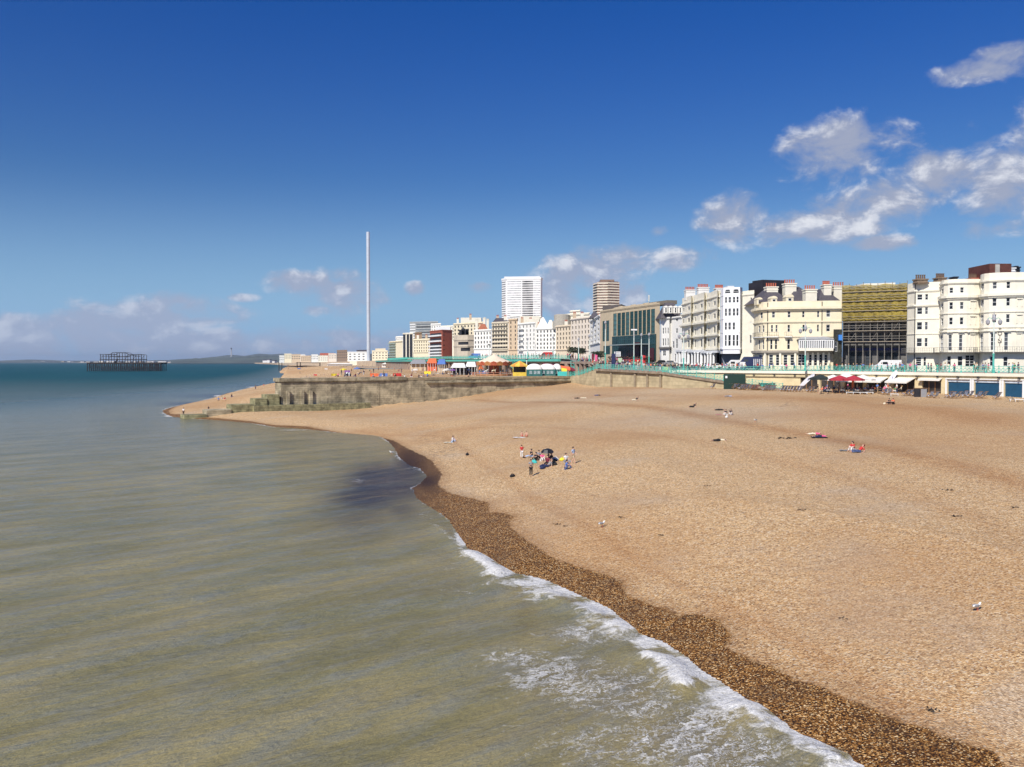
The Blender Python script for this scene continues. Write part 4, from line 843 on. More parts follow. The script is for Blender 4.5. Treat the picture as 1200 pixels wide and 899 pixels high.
for r in range(9): m = MB(); z_ = zz(380 + r * 3.1); sweep(m, pa, pa.u_at(488), pa.L - .5, .02, .35, z_ - .5, z_ + .6); m.build('window_band', gl if r % 2 else mat('band_grey', (.16, .18, .19), .4), h); m = MB(); sweep(m, pa, .3, pa.u_at(487), .02, .5, z_ - .4, z_ + .5); m.build('balcony', whitep, h)
h, pa, zz = building('striped_tower', 'narrow tower with dark vertical bands', [(472.5,700),(476,694),(484.5,690)], 13.8, 391, cream2, [], [(390.6,.4,.7)], back=14, ref=476)
for a, b in ((473,475.4),(477,479.6),(480.6,483.6)): m = MB(); sweep(m, pa, pa.u_at(a), pa.u_at(b), .02, .4, 15, zz(392)); m.build('window_band', dark, h)
generic('seafront_house', 'low cream terrace with two tan roof huts', 484.8, 503.6, 640, 622, 13.7, 397, cream, 4, 7, 416)
generic('seafront_house', 'brown brick block behind the low cream terrace', 486, 494.5, 672, 668, 13.7, 389.5, mat('brown_stone', (.30, .21, .13), .9, .1, .6), 1, 3, 394)
h, p_, z_ = generic('seafront_flats', 'cream flats with rows of long balconies left of the striped tower', 456.3, 472, 770, 735, 13.8, 399.5, cream, 1, 1, 404, gap=.1)
for r in range(6): m = MB(); sweep(m, p_, .4, p_.L * .5, .02, 1.5, z_(418.5 - r * 3.1), z_(417.4 - r * 3.1)); m.build('balcony', mat('green_grey', (.32, .38, .33), .8), h)
for i, (a, b, y_, t_, mt_, lb) in enumerate(((643,655,560,377,cream2,'pale block peeping behind the white corner hotel'),(598,612,600,369.5,white,'white slab rising behind the orange tan flats'),(620,634,620,371,cream2,'cream rear block behind the narrow white hotel'),(548,560,700,374,white,'white block behind the gabled hotel'),(517,533,760,381.5,cream2,'pale flats behind the brick flats'),(505,517,800,379,white,'white rear flats left of the big cream block'),(464,474,880,394,white,'white rear building left of the striped tower'),(668,680,560,363.5,cream2,'cream roof storey behind the pinkish block'),(684,697,520,369,white,'white rear block beside the brown tower foot'))):
    generic('rear_building', lb, a, b, y_, y_ * .985, 14, t_, mt_, 4, 4, 400, gap=.3)
for i, (a, y_, t_) in enumerate(((583,505,371.5),(592,500,371.5),(612,486,374),(622,482,374.5),(632,470,380),(648,462,380),(656,445,377.5),(664,440,377.5),(674,424,368),(683,418,368),(562,530,381),(536,620,374.5),(551,620,369.5),(489,632,393.5),(499,628,393.5))):
    m = MB(); q = XY(a, y_); z_ = zat(t_, y_); m.box((q.x, q.y + 5, z_ - 1.2), (1.6, 1.2, 3.6)); r_ = m.build('chimney_stack', cream2 if i % 2 else tan2); tag(r_, 'small chimney stack on the mid distance roofs', 'chimney', 'chimney stacks on the mid distance roofs')
    for k in range(3): m = MB(); m.lathe((q.x - .5 + k * .5, q.y + 5, z_ + .6), [(.2, 0), (.16, .9)], 6); m.build('chimney_pot', redpot, r_)
# Towers behind
h, pa, zz = building('white_tower', 'tall white tower block with rows of balconies', [(588,990),(594,978),(633.5,972),(635.5,984)], 20, 325.5, mat('tower_white', (.84, .84, .82), .7, .03, .2), [], [(326.2,.6,1.5)], back=22, ref=610, parapet=.5)
for r in range(21):
    z_ = zz(330 + r * 2.66); m = MB(); sweep(m, pa, pa.u_at(594.5), pa.u_at(611), .02, .1, z_ - .5, z_ + .5); sweep(m, pa, pa.u_at(625), pa.u_at(633), .02, .1, z_ - .5, z_ + .5); m.build('window_band', mat('tower_glass', (.42, .43, .44), .4, .4, .25), h)
    m = MB(); sweep(m, pa, pa.u_at(612), pa.u_at(624.6), .02, .12, z_ - .9, z_ + .7); m.build('recess', mat('tower_recess', (.17, .17, .17), .5, .8, .08), h); m = MB(); sweep(m, pa, pa.u_at(588.2), pa.u_at(592.5), .02, .3, z_ - .4, z_ + .5); m.build('balcony', mat('tower_shade', (.2, .2, .2), .6), h)
m = MB(); a, b = XY(591, 985), XY(632.5, 980); m.prism([(a.x, 985), (b.x, 980), (b.x, 998), (a.x, 998)], zz(326), zz(323.3)); m.build('roof_storey', whitep, h)
h, pa, zz = building('brown_tower', 'brick and white striped tower block behind the glass fronted hotel', [(695,668),(700.5,655),(712,654),(713,652),(725.5,656)], 20, 330.5, mat('tower_brick', (.50, .29, .19), .9, .1, .4), [], [], back=18, ref=712, parapet=.5)
for r in range(12):
    z_ = zz(332 + r * 3.15); m = MB(); sweep(m, pa, .2, pa.L - .2, .02, .5, z_ - .35, z_ + .55); m.build('balcony', mat('band_cream', (.72, .66, .54), .8), h)
    m = MB(); sweep(m, pa, pa.u_at(701), pa.u_at(724), .01, .12, z_ + .65, z_ + 1.35); m.build('window_band', mat('band_brown', (.2, .14, .11), .4, .6, .2), h)
    m = MB(); sweep(m, pa, pa.u_at(696), pa.u_at(699.5), .55, .7, z_ - 1.2, z_ - .3); m.build('opening', dark, h)
m = MB(); a, b = XY(703.5, 660), XY(719.5, 660); m.prism([(a.x, 660), (b.x, 660), (b.x, 668), (a.x, 668)], zz(331), zz(326.8)); m.build('roof_storey', mat('roof_brown', (.26, .17, .12), .9), h)
# distant low town
far_list = [(436,454.5,1300,411,cream,'cream'),(408,434,1420,412.5,white,'white'),(395,407,1320,410.5,mat('far_brown', (.25, .18, .13), .9),'brown'),(385,394.5,1650,414.5,pink,'pinkish'),(373,384.6,1750,417,cream2,'pale'),(365,372.8,1850,415.5,white,'white'),(352.6,364.6,1950,417,tan2,'tan'),
            (342,352.3,2050,415.3,tan2,'tan gabled'),(333.4,341.8,2150,414.6,cream,'cream'),(327.5,333.2,2250,416.6,white,'white'),(398,408,2600,412.5,cream2,'cream rear'),(418,431,2300,410.2,slate,'slate roofed'),(440,452,2100,408.6,cream,'tall cream'),(375,392,2600,414,redpot,'red roofed'),(345,358,2900,415.6,white,'white rear')]
for a, b, y_, t_, mt_, nm in far_list:
    h, p_, z_ = building('far_building', f'distant {nm} building by the beach, {"left" if a < 432 else "right"} of the slim tower', [(a, y_), (b, y_ * .985)], 8, t_, mt_, [(a + (b - a) * (i + .25) / 5, a + (b - a) * (i + .7) / 5, r, r + 1.1) for i in range(5) for r in ((t_ + 2, t_ + 5, t_ + 8) if t_ < 413 else (t_ + 2, t_ + 4.4))], [(t_, .5, 1.2)], back=25, simple=True, group='distant buildings along the far beach', gm=mat('dark_window', (0, 0, 0)), parapet=.1)
# ================================================================ sea walls, ramp, beach shops
def ruled(m, A, B):
    for i in range(len(A) - 1): m.face([A[i], A[i + 1], B[i + 1], B[i]])
PW = Path([(36.8,199.5),(66,172.5),(72.5,163),(84,140),(118,95)])
sw = empty('sea_wall', (84, 140, 6), 'cream sea wall with blue shutters and shop openings under the promenade', 'sea wall')
zs = lambda py, px=1150: zat(py, PW.Y_at(px))
doors = [(1110.5,1137),(1142,1171.5),(1177,1198.5),(1204,1228),(1234,1258)]; shops = [(1080.5,1103),(1047,1072),(1016,1040),(990,1011),(962,985),(938,958)]
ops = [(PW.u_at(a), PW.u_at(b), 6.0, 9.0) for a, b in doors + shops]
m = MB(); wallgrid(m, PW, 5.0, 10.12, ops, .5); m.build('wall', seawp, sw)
m = MB(); sweep(m, PW, 0, PW.L, .002, .35, 9.72, 10.26); m.build('coping', cream2, sw)
m = MB(); sweep(m, PW, PW.u_at(850), PW.u_at(955), .002, .2, 8.9, 9.1); m.build('string_course', mat('ledge_stone', (0, 0, 0)), sw)
for i, (a, b) in enumerate(doors):
    u0, u1 = PW.u_at(a), PW.u_at(b); m = MB(); sweep(m, PW, u0 + .02, u1 - .02, -.34, -.3, 5.9, 8.62)
    for k in range(12): z_ = 6.2 + k * .2; sweep(m, PW, u0 + .05, u1 - .05, -.30, -.275, z_, z_ + .1)
    m.build('shutter', bluedoor, sw)
    m = MB(); sweep(m, PW, u0 + .02, u1 - .02, -.3, -.1, 8.63, 8.97); sg = m.build('header', mat('pale_header', (.55, .60, .66), .6, .15, 2), sw)
    m = MB(); sweep(m, PW, u0 - .35, u0 - .05, .002, .14, 6, 9.1); sweep(m, PW, u1 + .05, u1 + .35, .002, .14, 6, 9.1); sweep(m, PW, u0 - .35, u1 + .35, .002, .18, 9.12, 9.3); m.build('door_surround', whitep, sw)
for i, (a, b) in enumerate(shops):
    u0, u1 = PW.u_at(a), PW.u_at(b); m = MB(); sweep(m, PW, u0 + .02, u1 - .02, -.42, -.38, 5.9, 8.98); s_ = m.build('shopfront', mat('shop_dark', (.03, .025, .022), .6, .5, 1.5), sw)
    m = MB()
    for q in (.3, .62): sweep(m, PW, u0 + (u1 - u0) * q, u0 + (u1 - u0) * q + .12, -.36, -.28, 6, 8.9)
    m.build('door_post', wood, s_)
    if i in (0, 1, 2, 3):
        m = MB(); h_ = 2.6 if i in (1, 2, 3) else .9; z9 = 9.25; us = [u0 - .2, u1 + .3] if i != 2 else [u0 - 1, u1 + .2]
        A = [v3(PW.at(u, .02), z9) for u in us]; B = [v3(PW.at(u, h_), z9 - .75 if h_ > 1 else z9 - .2) for u in us]; C = [q - Vector((0, 0, .3)) for q in B]
        m.face([A[0], B[0], B[1], A[1]]); m.face([B[0], C[0], C[1], B[1]]); m.face([A[0], C[0], B[0]]); m.face([A[1], B[1], C[1]]); m.build('awning', mat('awning_cream', (.80, .76, .68), .8, .04), sw)
for a in range(860, 1260, 24): m = MB(); u = PW.u_at(a); q = PW.at(u, .4); m.box((q.x, q.y, 9.5), (.35, .3, .25)); m.build('flood_lamp', dark, sw)
# stone wall under the promenade, centre
PS2 = Path([(22,222),(30,207),(36.4,195.8)])
s2 = empty('stone_wall', (30, 207, 6), 'tan block stone sea wall with a dark overhanging ledge in the centre', 'sea wall')
m = MB(); us = [0, PS2.u[1], PS2.L]; ztop = [10.33, 10.0, 9.75]
for (a, b), (c, d) in zip(zip(us, us[1:]), zip(ztop, ztop[1:])):
    A, B = PS2.at(a, .25), PS2.at(b, .25); m.face([v3(A, 5), v3(B, 5), v3(B, d - .5), v3(A, c - .5)])
m.build('wall', seaw, s2)
m = MB()
for (a, b), (c, d) in zip(zip(us, us[1:]), zip(ztop, ztop[1:])):
    A, B, A1, B1 = PS2.at(a, .0), PS2.at(b, .0), PS2.at(a, .9), PS2.at(b, .9)
    m.face([v3(A1, c - .45), v3(B1, d - .45), v3(B1, d + .05), v3(A1, c + .05)]); m.face([v3(A, c + .05), v3(A1, c + .05), v3(B1, d + .05), v3(B, d + .05)]); m.face([v3(A, c - .45), v3(B, d - .45), v3(B1, d - .45), v3(A1, c - .45)])
m.build('ledge', mat('stained_ledge', (.26, .20, .14), .9, .3, 1, stain=.5), s2)
for px_ in (718, 746, 760.5, 776, 789): m = MB(); u = PS2.u_at(px_); sweep(m, PS2, u - .3, u + .3, .26, .6, 5, 9.4); m.build('pilaster', mat('wall_pilaster', (.30, .24, .16), .9, .2, 1), s2)
# sloping wall with steps between lower and upper levels
s3 = empty('stair_wall', (20, 230, 7), 'rubble wall under the stairs climbing from the tents to the promenade', 'wall')
m = MB(); A = [Vector((22, 222, 5)), Vector((20.2, 229, 5)), Vector((18.4, 235, 5)), Vector((15.4, 241.5, 5))]; B = [Vector((22, 222, 10.3)), Vector((20.2, 229, 9.3)), Vector((18.4, 235, 8.4)), Vector((15.4, 241.5, 7.95))]
ruled(m, A[::-1], B[::-1]); C = [q + Vector((1.6, .5, 0)) for q in B]; ruled(m, B[::-1], C[::-1]); m.build('wall', seaw, s3)
m = MB()
for i in range(24):
    t_ = i / 24 * 3; k = min(2, int(t_)); q = B[k].lerp(B[k + 1], t_ - k); m.box((q.x + 2.6, q.y + .8, q.z - .45), (2.2, .95, .9))
m.build('steps', paving, s3)
# ramp from promenade down to the cafe
rp = empty('beach_ramp', (45, 181, 7), 'long ramp with teal railing sloping from the promenade down to the cafe', 'ramp')
R0, R1 = Vector((33.9, 192.6, 9.72)), Vector((53.7, 169.7, 6.62)); nrm = Vector((.76, .64, 0)); m = MB()
m.face([Vector((R0.x, R0.y, 5)), Vector((R1.x, R1.y, 5)), R1, R0]); m.build('wall', seaw, rp)
m = MB(); I0, I1 = R0 + nrm * 3.6, R1 + nrm * 3.2; m.face([R0, R1, I1, I0]); m.build('ramp_deck', paving, rp)
m = MB(); o_ = -nrm * .35
m.face([R0 + o_, R1 + o_, R1 + o_ + Vector((0, 0, .1)), R0 + o_ + Vector((0, 0, .1))]); m.face([R0 + o_ - Vector((0, 0, .35)), R1 + o_ - Vector((0, 0, .35)), R1 + o_, R0 + o_]); m.face([R0 + o_ + Vector((0, 0, .1)), R1 + o_ + Vector((0, 0, .1)), R1 + Vector((0, 0, .1)), R0 + Vector((0, 0, .1))]); m.face([R0 + o_ - Vector((0, 0, .35)), R0 - Vector((0, 0, .35)), R1 - Vector((0, 0, .35)), R1 + o_ - Vector((0, 0, .35))]); m.build('ledge', mat('stained_ledge', (0, 0, 0)), rp)
# arches under the west promenade
PA = Path([(-127,799.5),(-55,449.5),(-14,329.5),(13.2,271.6),(17.2,261.6),(22.5,223)])
s4 = empty('arches_wall', (-14, 330, 8), 'row of dark arched shopfronts under the western promenade', 'arches')
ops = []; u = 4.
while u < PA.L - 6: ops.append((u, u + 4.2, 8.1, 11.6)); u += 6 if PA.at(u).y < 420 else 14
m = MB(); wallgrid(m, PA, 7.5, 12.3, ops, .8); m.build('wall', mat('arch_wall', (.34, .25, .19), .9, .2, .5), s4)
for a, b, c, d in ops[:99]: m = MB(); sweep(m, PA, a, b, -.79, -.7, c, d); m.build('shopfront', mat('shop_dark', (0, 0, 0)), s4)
m = MB(); sweep(m, PA, 5, PA.u_at(657), .01, .9, 12.3, 13.05); m.build('fascia', teal, s4)

m = MB(); Bt = [Vector(q) for q in ((-590,2150,9),(-215,1150,12.6),(-127,800,13.3))]; At = [Vector((q.x, q.y, 5)) for q in Bt]; ruled(m, At, [q + Vector((0, 0, .02)) for q in Bt]); m.build('far_wall', mat('arch_wall_pale', (.52, .42, .30), .9, .2, .2), s4)
def railing(pts, label, step=2.4, h=1.15, name='railing'):
    pts = [Vector(p) for p in pts]; root = empty(name, pts[0], label, 'railing', 'teal promenade railings'); tr, la = MB(), MB(); L = sum((b - a).length for a, b in zip(pts, pts[1:])); step = max(step, L / 98)
    cnt = 0
    for a, b in zip(pts, pts[1:]):
        n_ = max(1, round((b - a).length / step)); up = Vector((0, 0, 1))
        for i in range(n_ + (b is pts[-1])):
            q = a.lerp(b, i / n_); m = MB(); m.lathe(q, [(.13, 0), (.13, .25), (.07, .3), (.07, h - .1), (.12, h), (.05, h + .16)], 6); m.build('post', teal, root)
        for hh, r in ((h - .03, .055), (.2, .05), (h * .72, .03)): tr.bar(a + up * hh, b + up * hh, r, n=4)
        for i in range(n_ * 3):
            p, q = a.lerp(b, i / (n_ * 3)), a.lerp(b, (i + 1) / (n_ * 3))
            la.bar(p + up * .2, q + up * h * .72, .04, n=3, cap=False); la.bar(p + up * h * .72, q + up * .2, .04, n=3, cap=False); la.bar(p + up * .2, p + up * h, .03, n=3, cap=False)
    tr.build('rail', teal, root); la.build('lattice', teal, root); return root
E = lambda x, y, z: (x, y, z)
railing([(38.5,197.8,9.85),(66,172.3,10.2),(72.4,162.8,10.28)], 'teal cast iron railing on the wall above the beach cafe')
railing([(72.6,162.6,10.28),(84,139.9,10.3),(100,118,10.3)], 'teal cast iron railing on the wall above the blue shutters')
railing([(22.1,222,10.42),(30,207,10.1),(36.4,195.8,9.85),(38.2,197.9,9.85)], 'teal railing along the stone wall before the glass fronted hotel')
railing([R0 + Vector((0, 0, .1)), R1 + Vector((0, 0, .1))], 'teal railing sloping down the beach ramp')
railing([B[0], B[1], B[2], B[3]], 'teal railing descending the stairs beside the tents')
railing([(17.6,262.5,12.95),(13.6,272.3,13.25),(-14,330,13.35),(-25,362,13.4)], 'teal railing along the raised terrace above the tents')
railing([(-25.3,363,13.4),(-55,450,13.4),(-90,618,13.4)], 'teal railing of the far western promenade')
# teal staircase by the carousel and teal glazed stair drum
st = empty('staircase', (-3, 300, 8), 'teal metal staircase descending from the raised terrace behind the carousel', 'staircase')
a, b = Vector((-3.5, 304, 13.3)), Vector((2.2, 283, 8.3)); m = MB()
for i in range(22): q = a.lerp(b, (i + .5) / 22); m.box((q.x + .9, q.y, q.z), (1.8, .9, .1))
m.build('steps', dark, st)
for dx in (0, 1.8):
    m = MB(); d_ = Vector((dx, 0, 0))
    for k in (0, .55, 1.1): m.bar(a + d_ + Vector((0, 0, k)), b + d_ + Vector((0, 0, k)), .12 if k == 0 else .07, n=4)
    m.build('stringer', teal, st)
st = empty('stair_bastion', (19, 247, 8), 'teal railed stair landing between the red awnings and the promenade crowd', 'staircase')
m = MB(); a, b = Vector((17.6, 256, 10.9)), Vector((24, 236, 9.9))
for i in range(9):
    q = a.lerp(b, i / 8); m.bar((q.x, q.y, q.z - 2.2), (q.x, q.y, q.z + 1.6), .1, n=5)
for k in (0, .8, 1.6): m.bar(a + Vector((0, 0, k)), b + Vector((0, 0, k)), .09, n=4)
m.build('rail', teal, st)
m = MB(); m.face([a - Vector((0, 0, 1.9)), b - Vector((0, 0, 1.9)), b - Vector((0, 0, .1)), a - Vector((0, 0, .1))]); m.build('side_panel', mat('teal_panel', (.16, .46, .38), .5, .3, 4), st)

# ---------------------------------------------------------------- lamp posts
def lamp(px, y, toprow, label, kind=0):
    g = XY(px, y); z0 = pz(g.x, g.y); z1 = zat(toprow, y); h = z1 - z0
    r = empty('street_lamp', (g.x, g.y, z0), label, 'street lamp', 'promenade lamp posts'); m = MB(); o = Vector((0, 0, 0))
    m.lathe(o, [(.28, 0), (.28, .6), (.18, .75), (.15, h * .3), (.2, h * .31), (.2, h * .33)], 8); m.build('base', teal, r, local=True)
    m = MB(); m.lathe((0, 0, h * .33), [(.13, .0), (.10, h * .5)], 8); m.build('pole', mat('pale_pole', (.62, .70, .64), .5, .1), r, local=True)
    if kind == 0:
        for s_ in (-1, 1):
            m = MB(); prev = None
            for i in range(7): t_ = i / 6 * math.pi; q = Vector((s_ * .65 * (1 - math.cos(t_)) / 1.2, 0, h * .83 + .9 * math.sin(t_ * .8))); (m.bar(prev, q, .05, n=5) if prev else None); prev = q
            m.build('arm', teal, r, local=True)
            m = MB(); m.lathe((s_ * 1.05, 0, h * .83 - .35), [(.1, 0), (.32, .25), (.36, .7), (.12, .95), (.05, 1.1)], 8); m.build('lantern', mat('lantern_grey', (.34, .34, .36), .3, .2, 5), r, local=True)
        m = MB(); m.lathe((0, 0, h * .85), [(.12, 0), (.36, .3), (.3, .9), (.08, 1.3), (.03, 1.9)], 8); m.build('finial', mat('lantern_grey', (0, 0, 0)), r, local=True)
    elif kind == 1:
        m = MB(); m.bar((0, 0, h * .8), (0, 0, h - .7), .07, n=6); m.lathe((0, 0, h - .9), [(.1, 0), (.32, .3), (.28, .6), (.06, .95)], 8); m.build('lantern', mat('lantern_grey', (0, 0, 0)), r, local=True)
    else:
        m = MB(); m.bar((0, 0, h * .8), (0, 0, h), .08, n=6); m.box((0, 0, h), (1.5, .4, .35)); m.build('lamp_head', whitep, r, local=True)
lamp(1164, 147.5, 366.5, 'ornate white lamp post with lantern cluster before the white bow-fronted hotel'); lamp(943.5, 176, 379.5, 'ornate pale lamp post before the glazed conservatory')
lamp(801, 199, 387, 'ornate pale lamp post before the cream terraced houses', 0); lamp(742.8, 216, 386.5, 'stout lamp post with a twin head before the glass fronted hotel', 2)
lamp(751.5, 226, 390.5, 'slim lamp post at the glass fronted hotel, second from the right there', 1); lamp(760.5, 222, 390, 'slim lamp post nearest the right end of the glass fronted hotel', 1)
lamp(709.3, 222.5, 376, 'tall white lamp post at the left end of the glass fronted hotel', 1); lamp(690.5, 240, 392, 'pale lamp post before the pinkish seafront block', 1); lamp(678, 262, 396, 'pale lamp post amid the crowd by the stair landing', 1)
lamp(618.5, 334, 396, 'pale lamp post on the terrace before the narrow white hotel', 1); lamp(648, 292, 394, 'pale lamp post on the terrace before the white corner hotel', 1)
def pole(px, y, r0, r1, z0, label, w_=.14):
    g = XY(px, y); z1 = zat(r1, y); m = MB(); m.lathe((0, 0, 0), [(w_ * 1.6, 0), (w_ * 1.6, .8), (w_, 1.0), (w_ * .7, z1 - z0)], 8); rt = empty('pole', (g.x, g.y, z0), label, 'pole'); m.build('mast', mat('pale_pole', (0, 0, 0)), rt, local=True)
    m = MB(); m.box((0, 0, z1 - z0), (.9, .3, .3)); m.build('lamp_head', dark, rt, local=True)
pole(573.2, 262, 440, 404, 8.02, 'tall pale mast left of the carousel'); pole(617.2, 246, 444, 421, 8.02, 'short grey pole between yellow kiosk and white tents', .16)

# ---------------------------------------------------------------- observation tower and pier ruin
tw = empty('observation_tower', (*XY(432, 1065), 8), 'very tall slim white observation tower standing behind the beach', 'tower')
g = XY(432, 1065); zt = zat(272, 1065); m = MB(); m.lathe((g.x, g.y, 8), [(2.25, 0), (2.25, zt - 8)], 20); m.build('shaft', mat('tower_steel', (.62, .65, .68), .35, .05, .1, metal=.25), tw, smooth=False)
m = MB()
for i in range(1, 17): m.lathe((g.x, g.y, 8 + i * (zt - 8) / 17), [(2.29, 0), (2.29, .25)], 20)
m.build('joint', mat('joint_grey', (.45, .48, .5), .5), tw); m = MB(); m.prism([(g.x - 22, g.y - 8), (g.x + 14, g.y - 8), (g.x + 14, g.y + 6), (g.x - 22, g.y + 6)], 7.9, 13.2); m.build('base_building', cream2, tw)
m = MB(); m.prism([(g.x + 16, g.y - 10), (g.x + 70, g.y - 8), (g.x + 70, g.y + 6), (g.x + 16, g.y + 6)], 7.9, 11.8); m.build('entrance_hall', whitep, tw)
rust = mat('rusted_iron', (.022, .015, .014), .85, .4, .3); YP_ = 1110
pr = empty('ruined_pier', (*XY(146, YP_), 0), 'burnt-out skeleton of an iron pier standing alone in the sea', 'pier ruin')
X = lambda px: XY(px, YP_).x; Zp = lambda r: zat(r, YP_)
for i, px_ in enumerate([102.5 + k * 2.27 for k in range(39)]):
    m = MB(); 
    m.bar((X(px_), YP_ - .3, Zp(426)), (X(px_), YP_ + 16.3, Zp(426)), .3, n=4)
    for yy_, rr in ((0, .6), (16, .5)): m.bar((X(px_), YP_ + yy_, -2), (X(px_) + .3 * math.sin(i * 2.), YP_ + yy_, Zp(425.6)), rr, n=5)
    if i < 38: m.bar((X(px_), YP_, 1.5), (X(px_ + 2.27), YP_, Zp(426.5)), .16, n=4); m.bar((X(px_), YP_, Zp(431)), (X(px_ + 2.27), YP_, Zp(431)), .16, n=4)
    if 116 < px_ < 166: m.bar((X(px_ + 1.1), YP_ + 8, -2), (X(px_ + 1.1), YP_ + 8, Zp(425)), .45, n=5); m.bar((X(px_ + 2.2), YP_ + 4, .5), (X(px_), YP_ + 4, Zp(426)), .2, n=4)
    m.build('pile', rust, pr)
m = MB(); m.prism([(X(102), YP_ - 1), (X(189.5), YP_ - 1), (X(189.5), YP_ + 18), (X(102), YP_ + 18)], Zp(426.6), Zp(424.6)); m.build('deck', rust, pr)
m = MB(); m.prism([(X(117), YP_), (X(167), YP_), (X(166.5), YP_ + 16), (X(118), YP_ + 16)], Zp(421.7), Zp(420.9)); m.build('upper_floor', rust, pr)
for i, px_ in enumerate([118 + k * 3.2 for k in range(16)]):
    m = MB(); top_ = 415.2 if px_ < 130 or px_ > 148 else 413.4
    m.bar((X(px_), YP_, Zp(424.7)), (X(px_), YP_, Zp(top_ + (.5 if i % 3 else 0))), .38, n=4); m.bar((X(px_), YP_ + 15, Zp(424.7)), (X(px_ + .4), YP_ + 15, Zp(416)), .3, n=4)
    if i % 4 != 3: m.bar((X(px_), YP_, Zp(417.6)), (X(px_ + 3.2), YP_, Zp(417 + (i % 3) * .4)), .3, n=4)
    if i % 3 == 0: m.bar((X(px_), YP_, Zp(420.8)), (X(px_ + 3.2), YP_, Zp(416.8)), .22, n=4)
    m.build('iron_frame', rust, pr)
for a, b, r0, r1 in ((117.3,132,415.4,415.2),(129,133,415.4,413.2),(132,147,413.2,413.2),(147,151,413.3,415.6),(150,166,415.6,415.4),(128,148,418,417.8),(150,158,416.2,417.3)):
    m = MB(); m.bar((X(a), YP_, Zp(r0)), (X(b), YP_, Zp(r1)), .38, n=4); m.bar((X(a), YP_ + 15, Zp(r0) - .5), (X(b), YP_ + 15, Zp(r1) - .5), .3, n=4); m.bar((X(b), YP_, Zp(r1)), (X(b), YP_ + 15, Zp(r1) - .5), .25, n=4); m.build('roof_beam', rust, pr)
m = MB(); m.bar((X(135), YP_ - 1, Zp(425)), (X(139), YP_ - 1, Zp(421)), 1.1, n=4); m.build('fallen_stair', rust, pr)
for px_, y_, r1, n_ in ((327, 1180, 424.6, 'iron column standing in the shallows, left one of the tall pair'), (330.4, 1180, 424.8, 'iron column standing in the shallows, right one of the tall pair'), (348.2, 1000, 424.4, 'shorter iron column under the left end of the beam frame'), (352, 1000, 424.4, 'shorter iron column, second in the beam frame'), (375, 1000, 424.8, 'iron column at the right end of the beam frame')):
    g = XY(px_, y_); z0 = min(H(g.x, g.y), 7) - .5; m = MB(); m.lathe((g.x, g.y, z0), [(.75, 0), (.6, 1), (.5, zat(r1, y_) - z0)], 8); o = m.build('iron_column', rust); tag(o, n_, 'column', 'old pier columns on the beach')
m = MB(); m.bar((XY(347.5, 1000).x, 1000, zat(425, 1000)), (XY(375.5, 1000).x, 1000, zat(425.4, 1000)), .4, n=4); o = m.build('iron_beam', rust); tag(o, 'long iron beam lying across the short columns on the far beach', 'beam')

# ---------------------------------------------------------------- far coast, hills, chimney
FAR = [(-60,9500),(0,9300),(40,9000),(90,8800),(150,8200),(200,7600),(250,6800),(293,5600),(315,4200),(337,2600)]
m = MB(); A = [Vector((*XY(a, b), 0)) for a, b in FAR]; Bq = [Vector((*XY(a, b), 7)) for a, b in [(p, y * 1.02) for p, y in FAR]]; Cq = [Vector((*XY(a, b * 1.6), 9)) for a, b in FAR]
for i in range(len(A) - 1): m.face([A[i], A[i + 1], Bq[i + 1], Bq[i]]); m.face([Bq[i], Bq[i + 1], Cq[i + 1], Cq[i]])
o = m.build('far_coast', mat('far_shingle', (.34, .25, .16), .95, .15, .01)); tag(o, 'low far shoreline beyond the bay', 'coast', kind='structure')
def hills(name, prof, y_, mt_):
    m = MB(); n_ = 120; a, b = prof[0][0], prof[-1][0]; rows = []
    for k in range(7):
        t_ = k / 6; row = []
        for i in range(n_ + 1):
            px_ = a + (b - a) * i / n_; r = np.interp(px_, [q[0] for q in prof], [q[1] for q in prof]); h_ = zat(r, y_); h_ = max(0, h_) * (math.sin(t_ * math.pi / 2) ** .8) * (1 + .07 * math.sin(px_ * .9 + t_ * 3) * t_)
            q = XY(px_, y_ * (.80 + .2 * t_)); row.append(Vector((q.x, q.y, h_ + 2)))
        rows.append(row)
    for k in range(6):
        for i in range(n_): m.face([rows[k][i], rows[k][i + 1], rows[k + 1][i + 1], rows[k + 1][i]])
    o = m.build(name, mt_, smooth=True, weld=True); tag(o, None, None, kind='structure'); return o
hm = mat('hill_green', (.075, .095, .08), .95, .35, .002)
hills('hills', [(-80,423.3),(0,423),(20,422),(45,421.6),(70,422.8),(120,423.2),(180,422.6),(240,420.2),(262,416.6),(285,417),(300,415.6),(318,414.9),(335,415.5),(352,417.5),(400,418),(460,419),(600,419)], 11000, hm)
hills('hills', [(200,423),(225,420.5),(250,419.5),(280,418.8),(300,417.6),(330,417.4),(360,417.3),(420,415.5),(520,413),(700,412)], 6500, hm)
ch = empty('power_station', (*XY(271.3, 6300), 0), 'tall thin far chimney above a low pale power station', 'chimney')
g = XY(271.3, 6300); m = MB(); m.lathe((g.x, g.y, 0), [(5.5, 0), (4.2, zat(409.5, 6300))], 10); m.build('chimney', mat('far_grey', (.45, .45, .47), .8), ch); m = MB(); m.lathe((g.x, g.y, zat(409.5, 6300)), [(4.6, 0), (4.6, 11)], 10); m.build('chimney_cap', dark, ch)
m = MB(); m.prism([(g.x - 18, g.y), (g.x + 50, g.y), (g.x + 50, g.y + 40), (g.x - 18, g.y + 40)], 0, zat(419, 6300)); m.build('hall', mat('far_grey', (0, 0, 0)), ch)
